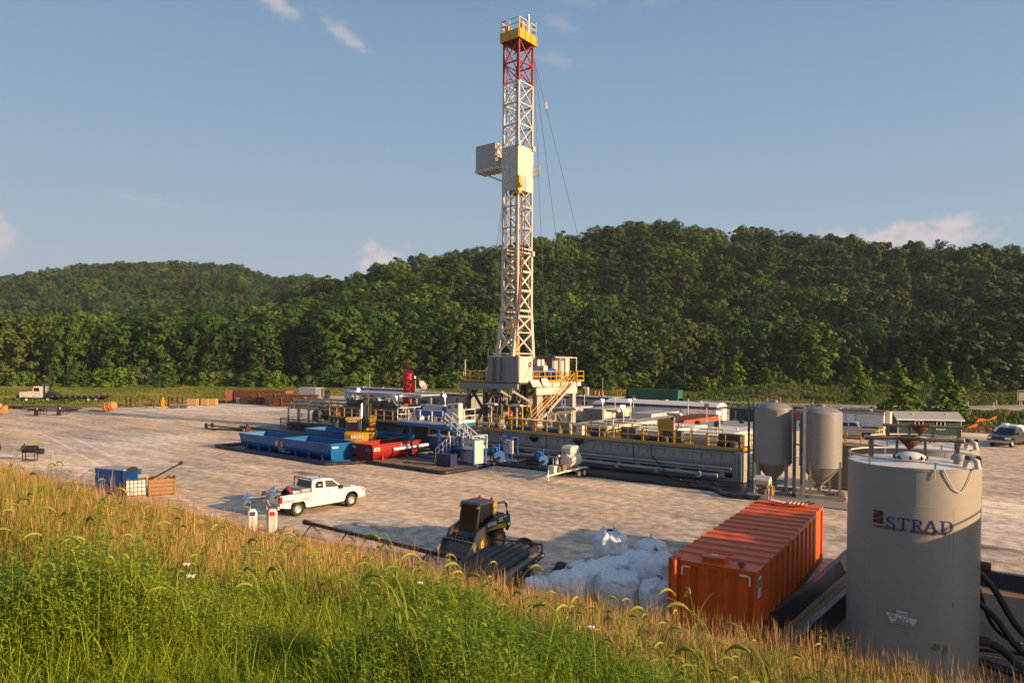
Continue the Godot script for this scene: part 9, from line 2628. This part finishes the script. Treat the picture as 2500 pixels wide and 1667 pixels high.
func lights_on_masts():
	rng.seed = 308
	# flat-topped lamp posts along the walkway
	var words := ["left end, beside the valve frame", "in front of the rig's substructure", "at the foot of the yellow stair", "before the engine shed", "between the two pump houses"]
	var n := 0
	for a in [-41.05, -38.15, -32.45, -28.5, -23.28]:
		var o := site("canopy_lamp", "white flat-topped lamp post on the walkway, %s" % words[n], "lamp post", a, 48.25, 2.25, 0, "canopy lamps on the walkway")
		var b := MB.new()
		b.tube(v3(0, 0, 0), v3(0, 2.15, 0), 0.055, 8); part("post", b, "offwhite", o)
		b = MB.new()
		b.prism([Vector2(-0.62, 2.15), Vector2(0.62, 2.15), Vector2(0.5, 2.3), Vector2(-0.5, 2.3)], 0.4, 0.02); part("canopy", b, "cream", o)
		b = MB.new()
		b.tube(v3(-0.02, 1.5, 0.02), v3(0.45, 2.15, 0.02), 0.015, 5); b.tube(v3(-0.5, 2.11, 0), v3(0.5, 2.11, 0), 0.03, 6); part("brace", b, "light_grey", o); n += 1
	n = 0
	# floodlights on slim masts; the first seven are lit
	for k in [[-29.25, 51.2, 2.4, 4.64, 1, 0.55, "lit and brightest, above the pump houses"], [-20.93, 51.0, 2.4, 4.58, 1, 0.5, "lit, above the right-hand pump house"], [-40.27, 66.0, 0.1, 4.21, 1, 0.45, "lit, over the generator houses on the left"], [-37.41, 67.0, 0.1, 4.28, 1, 0.45, "lit, in front of the white curved-roof trailer"], [-44.24, 62.0, 0.1, 4.91, 1, 0.3, "lit, seen between the rig's legs and its yellow stair"], [-44.64, 46.0, 3.1, 5.2, 1, 0.42, "lit, on the white-railed blue platform"], [-60.45, 49.0, 4.9, 5.25, 1, 0.45, "lit, on the long grey canopy's left end"], [-53.29, 48.0, 4.2, 4.72, 1, 0.25, "small and lit, under the canopy's right end"], [-105.49, 100.0, 0, 5.15, 1, 0.3, "lit, on a far pole before the trees"],
			[-33.57, 73.0, 0.1, 4.56, 0, 0.5, "dark, before the white trailer's middle"], [-28.41, 66.0, 0.1, 4.09, 0, 0.55, "dark, above the orange container"], [-26.5, 53.0, 2.6, 3.47, 0, 0.6, "dark, low over the left pump house"], [-21.54, 52.0, 2.6, 3.56, 0, 0.6, "dark, low over the right pump house"], [-42.27, 72.0, 0.1, 4.48, 0, 0.45, "dark, left of the green tank"], [-39.84, 72.0, 0.1, 4.42, 0, 0.45, "dark, in front of the green tank"], [-49.09, 53.5, 6.26, 8.63, 0, 0.4, "dark, on the rig's left deck"], [-47.7, 55.5, 6.26, 9.79, 0, 0.45, "dark, just left of the mast's foot"], [-48.46, 75.0, 0.1, 4.39, 0, 0.4, "dark, right of the yellow stair"], [-35.95, 51.0, 2.2, 3.99, 0, 0.6, "dark, hung at the yellow stair"], [-32.88, 52.0, 2.2, 3.56, 0, 0.65, "dark, wide, on a red post behind the walkway"], [-36.83, 51.0, 2.2, 4.02, 0, 0.4, "dark, small, before the rig's right column"], [-22.14, 85.0, 2.9, 3.3, 0, 0.45, "dark, on the corrugated trailer's left part"], [-18.0, 87.0, 2.9, 3.4, 0, 0.4, "dark, on the corrugated trailer's right end"], [-91.58, 150.0, -0.1, 4.8, 0, 0.35, "dark, on a far slim pole beside the traffic cones"]]:
		var o := site("floodlight_mast", "floodlight on a slim mast, %s" % k[6], "floodlight", k[0], k[1], k[2], R(-0.3, 0.3) if k[4] == 1 else R(1.5, 4.0), "floodlights around the rig")
		var h: float = k[3] - k[2]
		var s: float = k[5] * 0.8
		var b := MB.new()
		b.tube(v3(0, 0, 0), v3(0, h - s * 0.4, 0), 0.05, 8); part("mast", b, "offwhite" if n != 19 else "maroon", o)
		b = MB.new()
		b.X = Transform3D(Basis(Vector3.RIGHT, 0.35), v3(0, h, 0))
		b.prism([Vector2(-s * 0.5, -s * 0.42), Vector2(s * 0.5, -s * 0.42), Vector2(s * 0.5, s * 0.42), Vector2(-s * 0.5, s * 0.42)], s * 0.42, s * 0.06); part("lamp_housing", b, "black", o)
		b = MB.new()
		b.X = Transform3D(Basis(Vector3.RIGHT, 0.35), v3(0, h, 0))
		b.bb(-s * 0.4, s * 0.4, -s * 0.32, s * 0.32, s * 0.212, s * 0.235)
		part("lamp_glass", b, "lamp_lit" if k[4] == 1 else "glass_dark", o)
		if k[4] == 1:
			var l := OmniLight3D.new()
			l.name = "lamp_light"; o.add_child(l)
			l.position = Basis(Vector3.RIGHT, 0.35) * v3(0, 0, s * 0.5) + v3(0, h, 0)
			l.light_energy = 0.6; l.light_color = Color(1, 0.95, 0.82); l.light_size = s * 0.35; l.omni_range = 60; l.omni_attenuation = 2.0; l.shadow_enabled = true
		n += 1
	var wp := site("thin_pole", "thin bare pole rising behind the pale office trailer's left end", "pole", -118.6, 99.0)
	var b := MB.new()
	b.tube(v3(0, 0, 0), v3(0, 5.6, 0), 0.06, 7); part("pole", b, "light_grey", wp)

# ---- the bank in front: dry stalks, green weeds, and the nodding foxtail heads
func bank_plants():
	rng.seed = 309
	var on := func(a: float, b_: float) -> Vector3: return S(a, b_, bank_height(a, b_))
	var seen := func(p: Vector3) -> bool: return p.z < -1.6 and absf(p.x) < -p.z * 0.80 + 1.6
	# dry grass: clumps of fine stalks with thin seed heads
	var meshes := []
	for v in 3:
		var b := MB.new()
		b.tinted = true
		for i in 42:
			var an := R(0, TAU); var rr := R(0.02, 0.27)
			var lean := v3(cos(an), 0, sin(an)) * R(0.02, 0.22)
			var at := v3(cos(an) * rr, -0.05, sin(an) * rr)
			var h := R(0.38, 0.72)
			blade(b, at, lean, h, 0.0027, 0.04, 3)
			if i % 2 == 0:
				var top := at + Vector3.UP * h * 0.96 + lean * h
				blade(b, top - Vector3.UP * h * 0.2 - lean * h * 0.15, lean * 1.4, h * 0.25, 0.0036, 0.1, 3)
		for i in 14:
			var an := R(0, TAU)
			blade(b, v3(R(-0.2, 0.2), -0.05, R(-0.2, 0.2)), v3(cos(an), 0, sin(an)) * R(0.3, 0.7), R(0.3, 0.5), 0.004, 0.3, 3)
		meshes.append(b.mesh())
	var f := FastNoiseLite.new()
	f.seed = 3; f.frequency = 0.16; f.fractal_octaves = 3
	var dry := [[], [], []]; var dryc := [[], [], []]
	var tries := 0
	while dry[0].size() + dry[1].size() + dry[2].size() < 26000 and tries < 400000:
		tries += 1
		var a := R(-78, 8); var b_ := 20.5 - 19.0 * pow(rng.randf(), 1.2)
		var p: Vector3 = on.call(a, b_)
		if not seen.call(p): continue
		var d := Vector2(p.x, p.z).length()
		var q := f.get_noise_2d(a, b_)
		var thr := 6.8 + 4.4 * exp(-pow((p.x / -p.z + 0.08) / 0.26, 2.0))
		var dryness := smoothstep(thr - 1.5, thr + 2.0, d + q * 6.0)
		if rng.randf() > dryness * 0.97 + 0.03: continue
		if d < 7.0: continue
		if rng.randf() > clampf(26.0 / d, 0.35, 1.0): continue
		var bb_ := bank_b(a, b_)
		if bb_ > 17.0 and rng.randf() < (bb_ - 17.0) / 1.6: continue
		var near_edge := clampf((18.8 - bb_) / 2.4, 0.4, 1.0)
		var s := R(0.62, 1.1) * near_edge * (0.8 if p.x / -p.z > 0.22 else 1.0)
		var v := rng.randi() % 3
		dry[v].append(Transform3D(Basis(Vector3.UP, R(0, TAU)).scaled(v3(s * R(0.9, 1.5), s, s * R(0.9, 1.5))), p))
		var k := clampf(0.5 + q * 0.9 + R(-0.3, 0.3), 0, 1)
		var c := Color(0.42, 0.285, 0.11).lerp(Color(0.31, 0.235, 0.075), k)
		if rng.randf() < (0.42 if p.x / -p.z > 0.1 else 0.28) + q * 0.6: c = Color(0.17, 0.21, 0.028)
		dryc[v].append(c * R(0.85, 1.15))
	var tall := MB.new()
	tall.tinted = true
	for i in 7:
		var an := R(0, TAU)
		var lean := v3(cos(an), 0, sin(an)) * R(0.03, 0.2)
		var at := v3(R(-0.3, 0.3), -0.05, R(-0.3, 0.3)); var h := R(0.75, 1.15)
		blade(tall, at, lean, h, 0.0026, 0.02, 3)
		blade(tall, at + Vector3.UP * h * 0.74 + lean * h * 0.56, lean * 1.5, h * 0.3, 0.0042, 0.12, 3)
	var ta := []; var tc := []
	tries = 0
	while ta.size() < 2600 and tries < 60000:
		tries += 1
		var a := R(-70, 6); var b_ := R(4, 20.5)
		var p: Vector3 = on.call(a, b_)
		if not seen.call(p) or Vector2(p.x, p.z).length() < 8.0 or bank_b(a, b_) > 18.2: continue
		ta.append(Transform3D(Basis(Vector3.UP, R(0, TAU)).scaled(Vector3.ONE * R(0.75, 1.1)), p)); tc.append(Color(0.42, 0.26, 0.11) * R(0.7, 1.1))
	scatter("tall_dry_stalks", tall.mesh(), "blade", "scattered tall dry stalks that stand above the bank's grass", "grass", ta, tc)
	for v in 3: scatter("dry_grass", meshes[v], "blade", ["dry straw-coloured grass covering the lower bank", "dry straw-coloured grass with thin seed heads on the bank", "dry straw-coloured grass mixed through the bank"][v], "grass", dry[v], dryc[v])
	# green blades
	meshes = []
	for v in 2:
		var b := MB.new()
		b.tinted = true
		for i in 22:
			var an := R(0, TAU)
			blade(b, v3(R(-0.22, 0.22), -0.05, R(-0.22, 0.22)), v3(cos(an), 0, sin(an)) * R(0.1, 0.65), R(0.4, 0.8), R(0.003, 0.008), R(0.15, 0.4), 4)
		meshes.append(b.mesh())
	var weed := []
	for v in 3:                                               # leafy stems
		var b := MB.new()
		b.tinted = true
		for st in 3:
			var lean := v3(R(-0.12, 0.12), 0, R(-0.12, 0.12))
			var at := v3(R(-0.16, 0.16), -0.05, R(-0.16, 0.16))
			var h := R(0.6, 0.95)
			blade(b, at, lean, h, 0.006, 0.0, 3)
			var nl := 30 if v < 2 else 46
			for i in nl:
				var t := 0.18 + 0.8 * i / nl
				var an := i * 2.4 + R(-0.3, 0.3)
				var p := at + Vector3.UP * h * t + lean * h * t * t
				b.tint = Color(1, 1, 1) * R(0.6, 1.35)
				var ll := (R(0.075, 0.13) if v < 2 else R(0.05, 0.08)) * (1.15 - 0.6 * t)
				var dr := v3(cos(an), R(0.1, 0.7), sin(an)).normalized()
				var sd := dr.cross(Vector3.UP).normalized() * ll * (0.13 if v < 2 else 0.08)
				var nn := sd.cross(dr).normalized()
				if nn.y < 0: nn = -nn
				var mid := p + dr * ll * 0.5 + Vector3.UP * ll * 0.05; var tip := p + dr * ll - Vector3.UP * ll * 0.2
				b.tri(p, mid + sd, mid - sd, nn, nn, nn); b.tri(mid + sd, tip, mid - sd, nn, nn, nn)
		weed.append(b.mesh())
	var gr := [[], [], [], [], []]; var gc := [[], [], [], [], []]
	tries = 0
	var total := 0
	var g2 := FastNoiseLite.new()
	g2.seed = 12; g2.frequency = 0.42; g2.fractal_octaves = 2
	while total < 17000 and tries < 400000:
		tries += 1
		var a := R(-60, 10); var b_ := 17.5 * pow(rng.randf(), 1.1) - 0.8
		var p: Vector3 = on.call(a, b_)
		if not seen.call(p): continue
		var d := Vector2(p.x, p.z).length()
		if d < 2.4: continue
		var q := f.get_noise_2d(a + 50, b_)
		var thr := 6.8 + 4.4 * exp(-pow((p.x / -p.z + 0.08) / 0.26, 2.0))
		var green := 1.0 - smoothstep(thr - 1.0, thr + 2.5, d + q * 6.0)
		if bank_b(a, b_) > 17.0 or rng.randf() > green + 0.035: continue
		var gap := g2.get_noise_2d(a, b_)
		if gap < -0.18 and rng.randf() < 0.75: continue
		var v := rng.randi() % 5
		if gap < 0.1 and rng.randf() < 0.75: v = v % 2
		var s := R(0.55, 1.0) * (0.8 + 0.9 * gap) * (0.7 if v >= 2 else 0.85)
		gr[v].append(Transform3D(Basis(Vector3.UP, R(0, TAU)).scaled(v3(s, s, s)), p))
		var c := Color(0.12, 0.205, 0.012).lerp(Color(0.28, 0.36, 0.022), clampf(0.45 + q + R(-0.35, 0.35), 0, 1))
		gc[v].append(c * R(0.8, 1.2)); total += 1
	for v in 2: scatter("green_grass", meshes[v], "blade", ["green grass blades in the foreground", "green arching grass blades between the weeds"][v], "grass", gr[v], gc[v])
	for v in 3: scatter("leafy_weeds", weed[v], "blade", ["leafy green weeds with lance-shaped leaves in the foreground", "tall leafy weeds among the grass", "fine-leaved feathery weeds among the grass"][v], "weeds", gr[v + 2], gc[v + 2])
	# foxtail grasses: each a stalk with blades and a bristly nodding head
	var proto: Array[Node3D] = []
	var mats := ["fox_a", "fox_b", "fox_c"]
	leafy("fox_a", 0.22, 0.26, 0.045, 0.5); leafy("fox_b", 0.17, 0.22, 0.035, 0.5); leafy("fox_c", 0.27, 0.28, 0.06, 0.5); leafy("fox_stalk", 0.13, 0.17, 0.02, 0.3)
	for v in 3:
		var heads := MB.new()
		var stalk := MB.new()
		var H := 0.86 + 0.10 * v
		var bend := 0.20 + 0.10 * v
		var pts := []
		for i in 15:
			var t := i / 14.0
			var arch := maxf(0, t - 0.72) / 0.28
			pts.append(v3(bend * t * t + 0.16 * arch, H * t - 0.15 * arch * arch, 0))
		stalk.path(pts.slice(0, 12), 0.0034, 4, 0.002)
		for i in 4:
			blade(stalk, pts[2 + i * 2], v3(cos(i * 2.3), 0, sin(i * 2.3)) * R(0.5, 0.9), R(0.25, 0.45), 0.006, 0.5, 5)
		var hp := []
		for i in 9:
			var t := i / 8.0
			var an := 0.9 - t * R(2.0, 2.3)
			hp.append(pts[11] + v3(0, 0, 0) if i == 0 else hp[i - 1] + v3(cos(an) * 0.019, sin(an) * 0.019, 0))
		var core := MB.new()
		for i in 8:
			var t := (i + 0.5) / 8.0
			var r0 := 0.012 * sin(clampf(t * 1.15, 0.12, 1) * PI * 0.86 + 0.2)
			heads.tube(hp[i], hp[i + 1], maxf(r0, 0.003), 6, maxf(0.012 * sin(clampf((t + 0.12) * 1.15, 0.12, 1) * PI * 0.86 + 0.2), 0.0025), false)
			var fr := heads.frame_of(hp[i], hp[i + 1])
			for j in 26:
				var an := R(0, TAU)
				var dr := fr.x * cos(an) + fr.z * sin(an) + fr.y * R(0.3, 0.9)
				var p: Vector3 = hp[i].lerp(hp[i + 1], rng.randf())
				var sd := dr.cross(fr.y).normalized() * 0.0011
				heads.tri(p - sd, p + sd, p + dr.normalized() * R(0.016, 0.026), dr, dr, dr)
		var o := Node3D.new()
		put("stalk", stalk.mesh(), "fox_stalk", o); put("seed_head", heads.mesh(), mats[v], o)
		proto.append(o)
	var count := 0
	tries = 0
	while count < 250 and tries < 20000:
		tries += 1
		var d := 3.6 + 8.5 * pow(rng.randf(), 0.9)
		var t := R(-0.74, 0.62)
		var p := v3(t * d, 0, -d)
		var a := p.dot(U); var b_ := p.dot(V)
		if b_ > 11.0 or (t > 0.42 and rng.randf() < 0.75): continue
		p.y = bank_height(a, b_)
		var o: Node3D = proto[rng.randi() % 3].duplicate()
		o.name = numbered("foxtail_grass"); add_child(o)
		o.position = p; o.rotation.y = PI * 0.0 + (R(2.4, 3.9) if rng.randf() < 0.6 else R(-0.9, 1.6)); o.rotation.z = R(-0.12, 0.12)
		o.scale = Vector3.ONE * R(0.8, 1.2)
		tag(o, "tall foxtail grass with a bristly nodding seed head, %s" % ("among the weeds on the left" if t < -0.3 else "in the middle of the grassy foreground" if t < 0.1 else "before the bulk bags and the orange container"), "foxtail grass", "foxtail grasses in the foreground")
		count += 1
	for o in proto: o.free()
	# a few white flower heads and one bright bush by the tank
	var fb := MB.new()
	for i in 40:
		var an := R(0, TAU); var r := 0.026 * sqrt(rng.randf())
		fb.box(v3(cos(an) * r, R(-0.006, 0.006), sin(an) * r), Vector3.ONE * 0.006)
	var fm := fb.mesh()
	for k in [[-2.4, -5.2, "at the left, among leafy weeds"], [-0.85, -6.6, "left of the middle, under the pickup's wheel"], [0.62, -5.4, "before the flatbed trailer, in the middle"], [-2.05, -4.5, "low on the left"]]:
		var o := put("white_flower", fm, "letter_white")
		var p := v3(k[0], 0, k[1])
		o.position = v3(p.x, bank_height(p.dot(U), p.dot(V)) + 0.62, p.z); tag(o, "small flat white flower head %s" % k[2], "flower", "white flower heads in the grass")
	var bush := thing("green_bush", "bright green leafy bush at the lettered tank's foot", "bush", v3(8.0, 0, -17.2), 0.3)
	bush.position.y = bank_height(bush.position.dot(U), bush.position.dot(V))
	var bb := MB.new()
	for st in 9:
		var lean := v3(R(-0.4, 0.4), 0, R(-0.4, 0.4))
		for i in 26:
			var t := i / 26.0
			spray(bb, Vector3.UP * t * 0.9 + lean * t + v3(R(-0.05, 0.05), 0, R(-0.05, 0.05)), v3(R(-1, 1), 0.7, R(-1, 1)).normalized(), 0.085)
	part("foliage", bb, "leaf_light", bush)
